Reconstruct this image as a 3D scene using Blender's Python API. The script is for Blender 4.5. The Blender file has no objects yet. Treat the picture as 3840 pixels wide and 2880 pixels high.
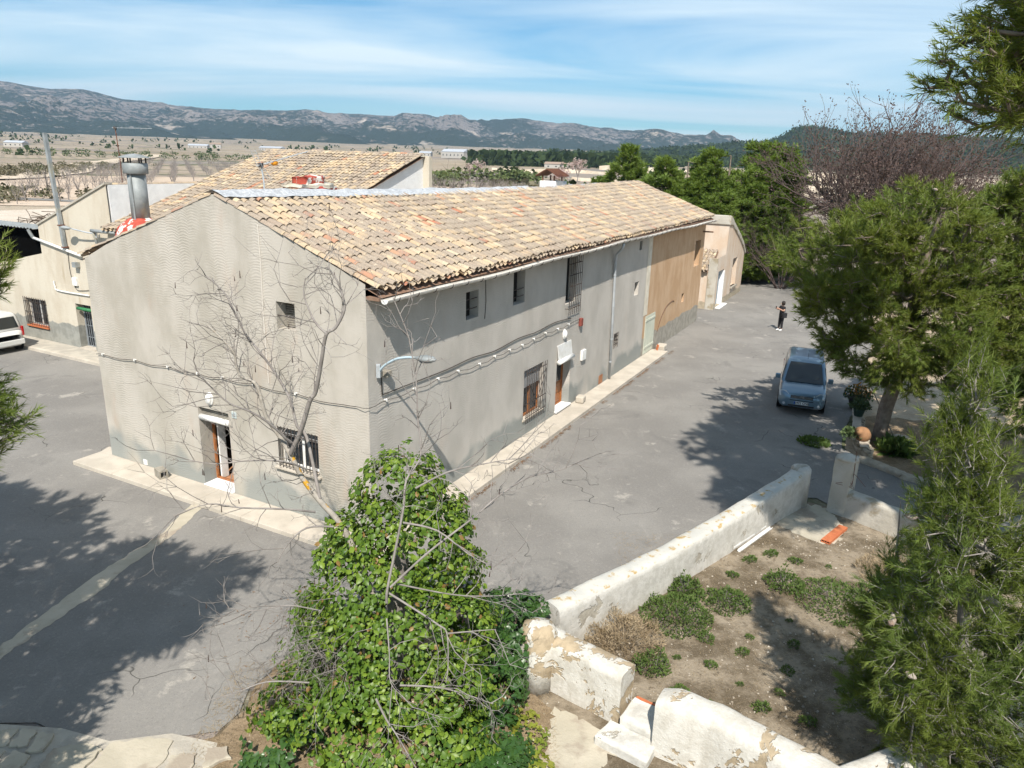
import bpy, math, random
import numpy as np
from mathutils import Vector, Matrix, noise as mnoise
rnd = random.Random(7)
rng = np.random.default_rng(11)
S = bpy.context.scene
COL = S.collection
# ---------------------------------------------------------------- camera
TH, RO, FPX = math.radians(17.0), math.radians(1.74), 2756.0
CAM = np.array([0.0, 0.0, 9.0])
_f = np.array([0, math.cos(TH), -math.sin(TH)]); _r = np.array([1.0, 0, 0]); _u = np.cross(_r, _f)
CR = _r*math.cos(RO)+_u*math.sin(RO); CU = _u*math.cos(RO)-_r*math.sin(RO); CF = _f
cam = bpy.data.cameras.new('camera'); camo = bpy.data.objects.new('camera', cam); COL.objects.link(camo)
cam.sensor_width = 36.0; cam.lens = 36.0*FPX/3840.0; cam.clip_start = 0.1; cam.clip_end = 60000
M = Matrix.Identity(4)
for i in range(3):
    M[i][0] = CR[i]; M[i][1] = CU[i]; M[i][2] = -CF[i]; M[i][3] = CAM[i]
camo.matrix_world = M
S.camera = camo
# ---------------------------------------------------------------- world, sun, exposure
SUN_TO = Vector((-0.075, -2.325, 2.80)).normalized()
SUN_EL = math.asin(SUN_TO.z); SUN_AZ = math.atan2(SUN_TO.x, SUN_TO.y)
W = bpy.data.worlds.new('World'); S.world = W; W.use_nodes = True
wn = W.node_tree; wn.nodes.clear()
def wnode(t, **k):
    n = wn.nodes.new(t)
    for a, b in k.items(): setattr(n, a, b)
    return n
sky = wnode('ShaderNodeTexSky', sky_type='NISHITA', sun_disc=False, sun_elevation=SUN_EL, sun_rotation=SUN_AZ,
            altitude=600, air_density=1.0, dust_density=0.6, ozone_density=2.2)
tcw = wnode('ShaderNodeTexCoord'); sep = wnode('ShaderNodeSeparateXYZ'); wn.links.new(tcw.outputs['Generated'], sep.inputs[0])
def wmath(op, a, b=None, c=None):
    n = wnode('ShaderNodeMath', operation=op)
    for i, x in enumerate((a, b, c)):
        if x is None: continue
        if isinstance(x, (int, float)): n.inputs[i].default_value = x
        else: wn.links.new(x, n.inputs[i])
    return n.outputs[0]
zz = wmath('MAXIMUM', sep.outputs['Z'], 0.0); zz = wmath('ADD', zz, 0.11)
cx = wmath('DIVIDE', sep.outputs['X'], zz); cy = wmath('DIVIDE', sep.outputs['Y'], zz)
cmb = wnode('ShaderNodeCombineXYZ'); wn.links.new(cx, cmb.inputs[0]); wn.links.new(cy, cmb.inputs[1])
mp = wnode('ShaderNodeMapping'); mp.inputs['Rotation'].default_value = (0, 0, math.radians(24)); mp.inputs['Scale'].default_value = (0.30, 0.85, 1)
mp.inputs['Location'].default_value = (0.9, 0.35, 0)
wn.links.new(cmb.outputs[0], mp.inputs['Vector'])
nz = wnode('ShaderNodeTexNoise'); nz.inputs['Scale'].default_value = 0.85; nz.inputs['Detail'].default_value = 7; nz.inputs['Roughness'].default_value = 0.52; nz.inputs['Distortion'].default_value = 0.7
wn.links.new(mp.outputs[0], nz.inputs['Vector'])
rp = wnode('ShaderNodeValToRGB'); wn.links.new(nz.outputs[0], rp.inputs[0])
rp.color_ramp.elements[0].position = 0.38; rp.color_ramp.elements[0].color = (0.0, 0.0, 0.0, 1)
rp.color_ramp.elements[1].position = 0.64; rp.color_ramp.elements[1].color = (0.9, 0.9, 0.9, 1)
tint = wnode('ShaderNodeMix', data_type='RGBA', blend_type='MULTIPLY'); tint.inputs[0].default_value = 1.0
wn.links.new(sky.outputs[0], tint.inputs[6]); tint.inputs[7].default_value = (0.80, 1.30, 1.46, 1)
mxw = wnode('ShaderNodeMix', data_type='RGBA'); wn.links.new(rp.outputs[0], mxw.inputs[0]); wn.links.new(tint.outputs[2], mxw.inputs[6]); mxw.inputs[7].default_value = (11.6, 13.0, 13.4, 1)
bg = wnode('ShaderNodeBackground'); bg.inputs[1].default_value = 0.068; wn.links.new(mxw.outputs[2], bg.inputs[0])
wo = wnode('ShaderNodeOutputWorld'); wn.links.new(bg.outputs[0], wo.inputs[0])
sun = bpy.data.lights.new('sun', 'SUN'); sun.energy = 5.0; sun.angle = math.radians(0.55); sun.color = (1.0, 0.938, 0.85)
suno = bpy.data.objects.new('sun', sun); COL.objects.link(suno); suno.rotation_euler = SUN_TO.to_track_quat('Z', 'Y').to_euler(); suno.location = (0, -20, 40)
S.view_settings.view_transform = 'Standard'; S.view_settings.look = 'None'; S.view_settings.exposure = 0.45; S.view_settings.gamma = 1.0
S.view_settings.use_curve_mapping = False
S.cycles.max_bounces = 6; S.cycles.diffuse_bounces = 2; S.cycles.transmission_bounces = 4; S.cycles.transparent_max_bounces = 8; S.cycles.volume_bounces = 0
S.cycles.use_denoising = True; S.cycles.adaptive_threshold = 0.02
# ---------------------------------------------------------------- frames and mesh helpers
C0 = Vector((-3.28, 16.0, 0.0)); BANG = math.atan2(0.8885, 0.459)
BU = Vector((math.cos(BANG), math.sin(BANG), 0)); BV = Vector((-math.sin(BANG), math.cos(BANG), 0))
def B(u, v, z=0.0): return C0+BU*u+BV*v+Vector((0, 0, z))
def nzv(p, s=1.0): return mnoise.noise(Vector(p)*s)
def mesh(name, V, F):
    me = bpy.data.meshes.new(name)
    V = np.asarray(V, dtype=np.float32)
    if isinstance(F, np.ndarray):
        k = F.shape[1]; me.vertices.add(len(V)); me.vertices.foreach_set('co', V.ravel())
        me.loops.add(F.size); me.loops.foreach_set('vertex_index', F.astype(np.int32).ravel())
        me.polygons.add(len(F)); me.polygons.foreach_set('loop_start', np.arange(0, F.size, k, dtype=np.int32))
        me.update(calc_edges=True)
    else:
        me.from_pydata([tuple(map(float, v)) for v in V], [], F); me.update()
    return me
def obj(name, me, mat=None, parent=None, kind=None, smooth=False):
    o = bpy.data.objects.new(name, me); COL.objects.link(o)
    if mat is not None and len(me.materials) == 0: me.materials.append(mat)
    if parent is not None: o.parent = parent
    if kind: o['kind'] = kind
    if smooth: me.polygons.foreach_set('use_smooth', [True]*len(me.polygons))
    return o
def tag(o, label, cat, group=None):
    o['label'] = label; o['category'] = cat
    if group: o['group'] = group
    return o
def thing(name, label, cat, loc=(0, 0, 0), rz=0.0, group=None):
    o = bpy.data.objects.new(name, None); COL.objects.link(o); o.empty_display_size = 0.3
    o.location = loc; o.rotation_euler = (0, 0, rz); return tag(o, label, cat, group)
def copy_tree(o, parent=None):
    c = o.copy(); COL.objects.link(c)
    if parent is not None: c.parent = parent
    for ch in list(o.children): copy_tree(ch, c)
    return c
class MB:
    def __init__(s): s.v = []; s.f = []
    def add(s, V, F):
        n = len(s.v); s.v += [tuple(x) for x in V]; s.f += [tuple(i+n for i in f) for f in F]; return s
    def box(s, x0, x1, y0, y1, z0, z1):
        return s.add([(x0,y0,z0),(x1,y0,z0),(x1,y1,z0),(x0,y1,z0),(x0,y0,z1),(x1,y0,z1),(x1,y1,z1),(x0,y1,z1)],
                     [(3,2,1,0),(4,5,6,7),(0,1,5,4),(1,2,6,5),(2,3,7,6),(3,0,4,7)])
    def poly(s, P): return s.add(P, [tuple(range(len(P)))])
    def prism(s, P, z0, z1):
        n = len(P); V = [(p[0], p[1], z0) for p in P]+[(p[0], p[1], z1) for p in P]
        return s.add(V, [tuple(range(n-1, -1, -1)), tuple(range(n, 2*n))]+[(i, (i+1) % n, n+(i+1) % n, n+i) for i in range(n)])
    def prism_axis(s, P, a0, a1, ax):          # P in the two other axes, extruded along axis ax
        def mk(p, a): q = [p[0], p[1]]; q.insert(ax, a); return tuple(q)
        n = len(P); V = [mk(p, a0) for p in P]+[mk(p, a1) for p in P]
        return s.add(V, [tuple(range(n-1, -1, -1)), tuple(range(n, 2*n))]+[(i, (i+1) % n, n+(i+1) % n, n+i) for i in range(n)])
    def tube(s, pts, r, n=8, cap=True):
        pts = [Vector(p) for p in pts]; m = len(pts); rr = r if isinstance(r, (list, tuple)) else [r]*m
        V = []; F = []; up = None
        for i, p in enumerate(pts):
            d = (pts[min(i+1, m-1)]-pts[max(i-1, 0)]).normalized()
            if up is None: up = Vector((0, 0, 1)) if abs(d.z) < 0.9 else Vector((1, 0, 0))
            a = d.cross(up).normalized(); b = a.cross(d).normalized(); up = b
            for k in range(n):
                t = 2*math.pi*k/n; V.append(p+a*math.cos(t)*rr[i]+b*math.sin(t)*rr[i])
        for i in range(m-1):
            for k in range(n): F.append((i*n+k, i*n+(k+1) % n, (i+1)*n+(k+1) % n, (i+1)*n+k))
        if cap: F += [tuple(range(n-1, -1, -1)), tuple((m-1)*n+k for k in range(n))]
        return s.add(V, F)
    def lathe(s, prof, c=(0, 0, 0), n=16, sx=1.0, sy=1.0):
        V = []; F = []; m = len(prof)
        for r, z in prof:
            for k in range(n): t = 2*math.pi*k/n; V.append((c[0]+r*math.cos(t)*sx, c[1]+r*math.sin(t)*sy, c[2]+z))
        for i in range(m-1):
            for k in range(n): F.append((i*n+k, i*n+(k+1) % n, (i+1)*n+(k+1) % n, (i+1)*n+k))
        F += [tuple(range(n-1, -1, -1)), tuple((m-1)*n+k for k in range(n))]
        return s.add(V, F)
    def build(s, name, mat, parent=None, kind=None, smooth=False, bevel=0.0):
        o = obj(name, mesh(name, s.v, s.f), mat, parent, kind, smooth)
        if bevel:
            b = o.modifiers.new('bevel', 'BEVEL'); b.width = bevel; b.segments = 2; b.limit_method = 'ANGLE'
        return o
def sheet(name, P, z, mat, kind='structure', parent=None):     # flat polygon
    from mathutils.geometry import tessellate_polygon
    V = [Vector((p[0], p[1], z)) for p in P]; F = []
    for t in tessellate_polygon([V]):
        a, b, c = (V[i] for i in t)
        F.append(tuple(t) if (b-a).cross(c-a).z > 0 else tuple(reversed(t)))
    return obj(name, mesh(name, V, F), mat, parent, kind)
def merge(Vb, Fb, mats):                    # Vb (n,3), Fb (m,k), mats (N,4,4) -> merged arrays
    Vb = np.asarray(Vb, float); Fb = np.asarray(Fb); n = len(Vb); N = len(mats)
    Vh = np.concatenate([Vb, np.ones((n, 1))], 1)
    V = np.einsum('nij,vj->nvi', mats, Vh)[:, :, :3].reshape(-1, 3)
    F = (Fb[None]+(np.arange(N)*n)[:, None, None]).reshape(-1, Fb.shape[1])
    return V, F
def catmull(P, k=6):
    P = [Vector(p) for p in P]; out = []
    for i in range(len(P)-1):
        p0, p1, p2, p3 = P[max(i-1, 0)], P[i], P[i+1], P[min(i+2, len(P)-1)]
        for j in range(k):
            t = j/k; out.append(0.5*((2*p1)+(p2-p0)*t+(2*p0-5*p1+4*p2-p3)*t*t+(3*p1-p0-3*p2+p3)*t**3))
    out.append(P[-1]); return out
def rough_edge(P, step=0.35, amp=0.08, seed=0):
    out = []; r = random.Random(seed)
    for i in range(len(P)):
        a = Vector(P[i]).to_2d(); b = Vector(P[(i+1) % len(P)]).to_2d(); L = (b-a).length
        k = max(1, int(L/step)); k = min(k, 80)
        for j in range(k):
            p = a.lerp(b, j/k); out.append((p.x+(r.random()-.5)*2*amp*(j > 0), p.y+(r.random()-.5)*2*amp*(j > 0)))
    return out
# ---------------------------------------------------------------- materials
class NT:
    def __init__(s, name):
        s.m = bpy.data.materials.new(name); s.m.use_nodes = True; s.t = s.m.node_tree; s.t.nodes.clear()
        s.out = s.t.nodes.new('ShaderNodeOutputMaterial'); s._pos = None
    def n(s, t, ins=None, **k):
        n = s.t.nodes.new(t)
        for a, b in k.items(): setattr(n, a, b)
        for a, b in (ins or {}).items(): s.set(n.inputs[a], b)
        return n
    def set(s, sock, x):
        if isinstance(x, bpy.types.NodeSocket): s.t.links.new(x, sock)
        elif x is not None:
            if isinstance(x, tuple) and len(x) == 3 and sock.type == 'RGBA': x = x+(1,)
            sock.default_value = x
    def math(s, op, a, b=None, c=None, clamp=False):
        n = s.n('ShaderNodeMath', operation=op, use_clamp=clamp)
        for i, x in enumerate((a, b, c)):
            if x is not None: s.set(n.inputs[i], x)
        return n.outputs[0]
    def mix(s, f, a, b, blend='MIX'):
        n = s.n('ShaderNodeMix', data_type='RGBA', blend_type=blend); s.set(n.inputs[0], f); s.set(n.inputs[6], a); s.set(n.inputs[7], b); return n.outputs[2]
    def pos(s):
        if s._pos is None: s._pos = s.n('ShaderNodeNewGeometry').outputs['Position']
        return s._pos
    def objc(s): return s.n('ShaderNodeTexCoord').outputs['Object']
    def scale(s, v, sc): return s.n('ShaderNodeMapping', {'Vector': v, 'Scale': sc}).outputs[0]
    def noise(s, v, sc, det=4, ro=0.55, dist=0.0): return s.n('ShaderNodeTexNoise', {'Vector': v, 'Scale': sc, 'Detail': min(det, 5), 'Roughness': ro, 'Distortion': dist}).outputs[0]
    def vor(s, v, sc, feat='F1', out='Distance'): return s.n('ShaderNodeTexVoronoi', {'Vector': v, 'Scale': sc}, feature=feat).outputs[out]
    def step(s, x, a, b):
        n = s.n('ShaderNodeMapRange', {'Value': x, 'From Min': a, 'From Max': b}, interpolation_type='SMOOTHSTEP'); return n.outputs[0]
    def ramp(s, x, stops):
        n = s.n('ShaderNodeValToRGB', {'Fac': x}); e = n.color_ramp.elements
        while len(e) < len(stops): e.new(0.5)
        for el, (p, c) in zip(e, stops): el.position = p; el.color = c+(1,)
        return n.outputs[0]
    def sep(s, v): return s.n('ShaderNodeSeparateXYZ', {0: v}).outputs
    def bump(s, h, st=0.3, dist=0.02): return s.n('ShaderNodeBump', {'Height': h, 'Strength': st, 'Distance': dist}).outputs[0]
    def bsdf(s, col, rough=0.85, metal=0.0, nrm=None, spec=0.3, **k):
        p = s.n('ShaderNodeBsdfPrincipled', {'Base Color': col, 'Roughness': rough, 'Metallic': metal, 'Specular IOR Level': spec})
        if nrm is not None: s.set(p.inputs['Normal'], nrm)
        for a, b in k.items(): s.set(p.inputs[a.replace('_', ' ')], b)
        return p.outputs[0]
    def done(s, sh): s.t.links.new(sh, s.out.inputs['Surface']); return s.m
def plain(name, c1, c2=None, sc=6.0, rough=0.8, metal=0.0, bump=0.0, bsc=None, spec=0.3, c3=None, sc3=1.2, t3=(0.52, 0.62), det=5):
    T = NT(name); v = T.pos(); col = c1
    if c2 is not None: col = T.mix(T.step(T.noise(v, sc, det), 0.35, 0.65), c1, c2)
    if c3 is not None: col = T.mix(T.step(T.noise(v, sc3, 6, 0.6), *t3), col, c3)
    nr = T.bump(T.noise(v, bsc or sc*6, 6, 0.65), 1.0, bump) if bump else None
    return T.done(T.bsdf(col, rough, metal, nr, spec))
def m_stucco_f(name, base, base2, stain, comb=1.0, cement=True):
    T = NT(name); o = T.objc(); x, y, z = T.sep(o)[0:3]; s = T.math('ADD', x, y)
    wob = T.noise(T.scale(o, (1, 1, 0.6)), 1.3, 3)
    sw = T.math('DIVIDE', T.math('ADD', s, T.math('MULTIPLY', wob, 0.22)), 0.40)
    cidx = T.math('FLOOR', sw); f = T.math('FRACT', sw)
    wnz = T.n('ShaderNodeTexWhiteNoise', {'W': cidx}, noise_dimensions='1D').outputs[0]
    arc = T.math('POWER', T.math('SUBTRACT', f, 0.5), 2.0)
    fine = T.noise(o, 5.0, 3)
    ph = T.math('ADD', T.math('MULTIPLY', z, 14.2), T.math('MULTIPLY', arc, 2.6)); ph = T.math('ADD', ph, wnz)
    ph = T.math('ADD', ph, T.math('MULTIPLY', fine, 1.7)); ph = T.math('ADD', ph, T.math('MULTIPLY', wob, 2.0))
    wave = T.math('SINE', T.math('MULTIPLY', ph, 6.2832))
    msk = T.step(T.noise(T.scale(o, (0.8, 0.8, 0.35)), 0.9, 3), 0.36, 0.66)
    amp = T.math('MULTIPLY', msk, comb)
    wv = T.math('MULTIPLY', wave, amp)
    big = T.noise(T.scale(o, (0.8, 0.8, 0.45)), 1.1, 6, 0.62)
    col = T.mix(T.step(big, 0.35, 0.66), base, base2)
    col = T.mix(T.math('MULTIPLY', T.step(T.noise(T.scale(o, (1.3, 1.3, 0.45)), 0.8, 5, 0.65), 0.55, 0.78), 0.6), col, stain)
    if cement:
        hz = T.math('ADD', z, T.math('MULTIPLY', T.noise(o, 0.8, 4), 1.5))
        cm = T.math('MULTIPLY', T.math('SUBTRACT', 1.0, T.step(hz, 1.35, 1.75)), T.step(T.noise(T.scale(o, (0.6, 0.6, 0.3)), 0.8, 2), 0.36, 0.5))
        col = T.mix(cm, col, (0.30, 0.31, 0.29))
    dk = T.math('MULTIPLY', T.math('MULTIPLY', T.math('SUBTRACT', 0.0, wave), amp), 0.05)
    col = T.mix(T.math('ADD', 0.10, dk, clamp=True), col, T.mix(1.0, col, (0.45, 0.43, 0.40), 'MULTIPLY'))
    grit = T.noise(o, 60, 3)
    h = T.math('ADD', T.math('MULTIPLY', wv, 0.0021), T.math('MULTIPLY', grit, 0.004))
    h = T.math('ADD', h, T.math('MULTIPLY', big, 0.03))
    nr = T.n('ShaderNodeBump', {'Height': h, 'Strength': 0.9, 'Distance': 1.0}).outputs[0]
    return T.done(T.bsdf(col, 0.93, 0, nr, 0.15))
m_stucco = m_stucco_f('combed_render', (0.51, 0.475, 0.42), (0.41, 0.38, 0.325), (0.46, 0.355, 0.28))
m_stucco2 = m_stucco_f('combed_render_long', (0.555, 0.52, 0.47), (0.465, 0.435, 0.39), (0.51, 0.44, 0.375), 1.2)
def m_plaster_f(name, c1, c2, c3, dado=None, dadoz=1.1, streak=0.5):
    T = NT(name); o = T.objc(); z = T.sep(o)[2]
    a = T.noise(T.scale(o, (1, 1, 0.45)), 1.2, 7, 0.62)
    col = T.mix(T.step(a, 0.38, 0.62), c1, c2)
    b = T.noise(T.scale(o, (2.2, 2.2, 0.35)), 1.0, 6, 0.65)
    col = T.mix(T.math('MULTIPLY', T.step(b, 0.56, 0.72), streak), col, c3)
    if dado is not None:
        hz = T.math('ADD', z, T.math('MULTIPLY', T.noise(o, 1.1, 4), 0.6))
        col = T.mix(T.step(hz, dadoz+0.34, dadoz+0.28), col, T.mix(T.step(T.noise(o, 3, 5), .4, .6), dado, tuple(d*0.8 for d in dado)))
    pit = T.noise(o, 11, 6, 0.7)
    h = T.math('ADD', T.math('MULTIPLY', a, 0.03), T.math('MULTIPLY', pit, 0.012))
    nr = T.n('ShaderNodeBump', {'Height': h, 'Strength': 0.9, 'Distance': 1.0}).outputs[0]
    return T.done(T.bsdf(col, 0.94, 0, nr, 0.12))
m_ochre = m_plaster_f('ochre_plaster', (0.45, 0.295, 0.175), (0.53, 0.37, 0.24), (0.58, 0.46, 0.35), (0.36, 0.33, 0.28), 1.0)
m_cream = m_plaster_f('cream_plaster', (0.49, 0.43, 0.34), (0.55, 0.50, 0.41), (0.36, 0.29, 0.20), (0.30, 0.30, 0.27), 1.1, 0.6)
m_shed = m_plaster_f('worn_pink_plaster', (0.58, 0.45, 0.34), (0.62, 0.53, 0.44), (0.50, 0.36, 0.23), (0.42, 0.36, 0.27), 0.4, 0.7)
m_white = plain('whitewash', (0.80, 0.80, 0.79), (0.72, 0.72, 0.71), 2.0, 0.9, bump=0.012, bsc=7)
def m_flake_f(name, top, top2, tan, dirt, thr):
    T = NT(name); p = T.pos(); n1 = T.noise(p, 1.15, 5, 0.68, 0.4); fl = T.step(n1, thr, thr+0.022); n2 = T.noise(p, 4.0, 5, 0.7)
    col = T.mix(T.step(n2, 0.38, 0.64), top, top2); col = T.mix(T.math('MULTIPLY', T.step(T.noise(T.scale(p, (2.5, 2.5, 0.5)), 1.3, 5, 0.7), 0.52, 0.72), 0.55), col, dirt)
    tc = T.mix(T.step(T.noise(p, 6, 5, 0.7), 0.4, 0.62), tan, tuple(c*0.78 for c in tan)); col = T.mix(fl, col, tc)
    h = T.math('ADD', T.math('MULTIPLY', T.math('SUBTRACT', 1.0, fl), 0.012), T.math('MULTIPLY', T.noise(p, 16, 5, 0.7), 0.014)); nr = T.n('ShaderNodeBump', {'Height': h, 'Strength': 1.0, 'Distance': 1.0}).outputs[0]
    return T.done(T.bsdf(col, 0.94, 0, nr, 0.12))
m_parapet = m_flake_f('flaking_whitewash', (0.60, 0.575, 0.52), (0.50, 0.47, 0.41), (0.43, 0.345, 0.235), (0.40, 0.365, 0.305), 0.535)
m_parapet2 = m_flake_f('weathered_whitewash', (0.57, 0.55, 0.505), (0.46, 0.44, 0.395), (0.42, 0.385, 0.32), (0.36, 0.34, 0.30), 0.60)
m_lichen_top = plain('lichen_coping', (0.55, 0.53, 0.47), (0.47, 0.46, 0.42), 2.2, 0.95, bump=0.015, bsc=12, c3=(0.40, 0.28, 0.12), sc3=4.5, t3=(0.54, 0.66))
m_greywall = plain('grey_weathered_plaster', (0.42, 0.39, 0.33), (0.50, 0.47, 0.41), 1.5, 0.95, bump=0.02, bsc=8, c3=(0.33, 0.28, 0.2), sc3=1.3)
m_conc = plain('pale_concrete', (0.52, 0.465, 0.39), (0.43, 0.385, 0.32), 1.6, 0.92, bump=0.006, bsc=25, c3=(0.46, 0.42, 0.35), sc3=2.2, t3=(0.56, 0.7))
m_conc_dk = plain('kerb_concrete', (0.46, 0.42, 0.35), (0.36, 0.33, 0.28), 2.6, 0.93, bump=0.012, bsc=18)
m_strip = plain('concrete_strip', (0.40, 0.36, 0.28), (0.48, 0.43, 0.34), 1.4, 0.95, bump=0.012, bsc=14, c3=(0.33, 0.28, 0.22), sc3=0.9)
def m_asphalt_f():
    T = NT('asphalt'); p = T.pos()
    a = T.noise(p, 0.32, 6, 0.6); b = T.noise(p, 90, 3, 0.7); c = T.noise(p, 2.2, 6, 0.65)
    col = T.mix(T.step(a, 0.36, 0.66), (0.205, 0.194, 0.178), (0.265, 0.252, 0.23))
    col = T.mix(T.math('MULTIPLY', T.step(c, 0.60, 0.72), 0.55), col, (0.37, 0.345, 0.305))
    col = T.mix(T.step(T.noise(p, 0.75, 7, 0.7), 0.60, 0.68), col, (0.37, 0.345, 0.305))
    col = T.mix(T.math('MULTIPLY', T.step(T.noise(p, 0.55, 5, 0.6, 1.0), 0.56, 0.68), 0.45), col, (0.135, 0.13, 0.122))
    col = T.mix(T.math('MULTIPLY', T.step(T.noise(T.scale(p, (1, 0.25, 1)), 1.6, 5, 0.7), 0.58, 0.70), 0.35), col, (0.33, 0.31, 0.28))
    col = T.mix(T.math('MULTIPLY', T.step(b, 0.35, 0.65), 0.35), col, (0.13, 0.125, 0.12))
    crk = T.vor(T.n('ShaderNodeVectorMath', {0: p, 1: T.n('ShaderNodeTexNoise', {'Vector': p, 'Scale': 1.2}).outputs[1]}, operation='ADD').outputs[0], 0.33, 'DISTANCE_TO_EDGE')
    ck = T.math('MULTIPLY', T.math('SUBTRACT', 1.0, T.step(crk, 0.001, 0.005)), T.step(T.noise(p, 0.3, 2), 0.53, 0.60))
    col = T.mix(T.math('MULTIPLY', T.step(T.noise(p, 14, 4, 0.75), 0.52, 0.66), 0.30), col, (0.34, 0.32, 0.285))
    col = T.mix(T.math('MULTIPLY', T.step(T.noise(p, 23, 3, 0.75), 0.56, 0.66), 0.35), col, (0.115, 0.11, 0.105))
    col = T.mix(ck, col, (0.07, 0.068, 0.06))
    nr = T.bump(T.math('SUBTRACT', b, ck), 0.7, 0.006)
    return T.done(T.bsdf(col, 0.9, 0, nr, 0.2))
m_asphalt = m_asphalt_f()
def m_soil_f(name, c1, c2, c3, c4, sc=1.0):
    T = NT(name); p = T.pos()
    a = T.noise(p, 0.8*sc, 8, 0.68); b = T.noise(p, 7*sc, 6, 0.7); g = T.noise(p, 45, 4, 0.7)
    col = T.mix(T.step(a, 0.40, 0.60), c1, c2)
    col = T.mix(T.step(b, 0.52, 0.66), col, c3)
    col = T.mix(T.math('MULTIPLY', T.step(g, 0.56, 0.68), 0.7), col, c4)
    h = T.math('ADD', T.math('MULTIPLY', b, 0.05), T.math('MULTIPLY', g, 0.02))
    nr = T.n('ShaderNodeBump', {'Height': h, 'Strength': 0.8, 'Distance': 1.0}).outputs[0]
    return T.done(T.bsdf(col, 0.97, 0, nr, 0.1))
m_soil = m_soil_f('garden_soil', (0.12, 0.094, 0.062), (0.30, 0.25, 0.185), (0.16, 0.128, 0.09), (0.33, 0.28, 0.22), 1.0)
m_litter_and_shade = m_soil_f('needle_litter', (0.21, 0.155, 0.095), (0.30, 0.225, 0.145), (0.17, 0.125, 0.08), (0.40, 0.33, 0.24), 1.8)  # litter colour, also used to paint the shade round the big pine's trunk
m_pineearth = m_soil_f('pale_earth', (0.40, 0.31, 0.215), (0.49, 0.40, 0.29), (0.33, 0.26, 0.18), (0.55, 0.47, 0.36), 0.8)
def m_tile_f():
    T = NT('barrel_tile'); p = T.pos()
    g = T.n('ShaderNodeNewGeometry'); oi = T.n('ShaderNodeObjectInfo')
    r = T.math('FRACT', T.math('ADD', T.math('MULTIPLY', oi.outputs['Random'], 0.999), T.math('MULTIPLY', g.outputs['Random Per Island'], 1.0)))
    col = T.ramp(r, [(0.0, (0.475, 0.38, 0.26)), (0.22, (0.42, 0.315, 0.205)), (0.42, (0.53, 0.435, 0.305)), (0.60, (0.45, 0.335, 0.22)), (0.80, (0.52, 0.41, 0.265)), (0.94, (0.44, 0.30, 0.195)), (0.98, (0.41, 0.22, 0.14)), (1.0, (0.40, 0.155, 0.09))])
    l1 = T.noise(p, 26, 5, 0.75); l2 = T.noise(p, 1.1, 5, 0.6); rl = T.math('FRACT', T.math('MULTIPLY', r, 7.31))
    lm = T.step(T.math('ADD', T.math('ADD', T.math('MULTIPLY', l1, 0.55), T.math('MULTIPLY', l2, 0.95)), T.math('MULTIPLY', rl, 0.34)), 0.74, 0.98)
    lic = T.mix(T.step(T.noise(p, 60, 3, 0.7), 0.42, 0.6), (0.22, 0.185, 0.15), (0.37, 0.31, 0.255))
    col = T.mix(T.math('MULTIPLY', lm, 0.85), col, lic)
    col = T.mix(T.math('MULTIPLY', T.step(T.noise(p, 9, 4, 0.7), 0.58, 0.72), 0.5), col, (0.70, 0.60, 0.44))
    nr = T.bump(T.math('ADD', l1, T.math('MULTIPLY', lm, 0.5)), 0.6, 0.006)
    return T.done(T.bsdf(col, 0.92, 0, nr, 0.15))
m_tile = m_tile_f()
m_zinc = plain('galvanised_steel', (0.24, 0.26, 0.26), (0.33, 0.35, 0.35), 3.0, 0.65, 0.25, bump=0.002, bsc=20, c3=(0.36, 0.34, 0.27), sc3=1.8, t3=(0.56, 0.7))
m_zincpipe = plain('grey_downpipe', (0.50, 0.53, 0.55), (0.42, 0.45, 0.47), 3.0, 0.5, 0.3)
def m_alu_f():
    T = NT('aluminium_flashing'); p = T.pos()
    h = T.noise(T.n('ShaderNodeVectorMath', {0: p, 1: T.n('ShaderNodeTexNoise', {'Vector': p, 'Scale': 3.0}).outputs[1]}, operation='ADD').outputs[0], 5.5, 4, 0.6)
    nr = T.bump(h, 0.9, 0.05)
    return T.done(T.bsdf(T.mix(T.step(h, .4, .6), (0.46, 0.465, 0.47), (0.64, 0.645, 0.65)), 0.45, 0.30, nr, 0.5))
m_alu = m_alu_f()
m_redpaint = plain('flaking_red_paint', (0.43, 0.085, 0.055), (0.36, 0.06, 0.04), 5, 0.8, bump=0.012, bsc=12, c3=(0.70, 0.66, 0.60), sc3=3.2, t3=(0.53, 0.57))
m_rubble = plain('broken_masonry', (0.47, 0.37, 0.26), (0.30, 0.24, 0.18), 7, 0.95, bump=0.04, bsc=14)
m_mortar = plain('lime_mortar', (0.70, 0.65, 0.55), (0.60, 0.54, 0.43), 3, 0.93, bump=0.015, bsc=16)
m_woodor = plain('varnished_pine', (0.36, 0.14, 0.045), (0.27, 0.095, 0.03), 9, 0.45, spec=0.5)
m_brownwood = plain('dark_wood', (0.13, 0.075, 0.045), (0.18, 0.11, 0.07), 6, 0.8)
m_fascia = plain('brown_fascia', (0.20, 0.12, 0.08), (0.26, 0.17, 0.12), 4, 0.9)
m_iron = plain('dark_iron', (0.055, 0.05, 0.048), (0.09, 0.07, 0.06), 8, 0.7, 0.2)
m_rust = plain('rusty_sheet', (0.13, 0.06, 0.045), (0.19, 0.085, 0.05), 5, 0.75, 0.2)
m_pvc = plain('white_plastic', (0.80, 0.80, 0.78), (0.72, 0.71, 0.67), 4, 0.45, spec=0.5)
m_pvcold = plain('aged_gutter_plastic', (0.72, 0.69, 0.63), (0.60, 0.56, 0.50), 3, 0.6, c3=(0.42, 0.37, 0.31), sc3=2.5, t3=(0.6, 0.7))
m_lampblue = plain('pale_blue_paint', (0.40, 0.50, 0.56), (0.34, 0.44, 0.50), 5, 0.5)
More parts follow.
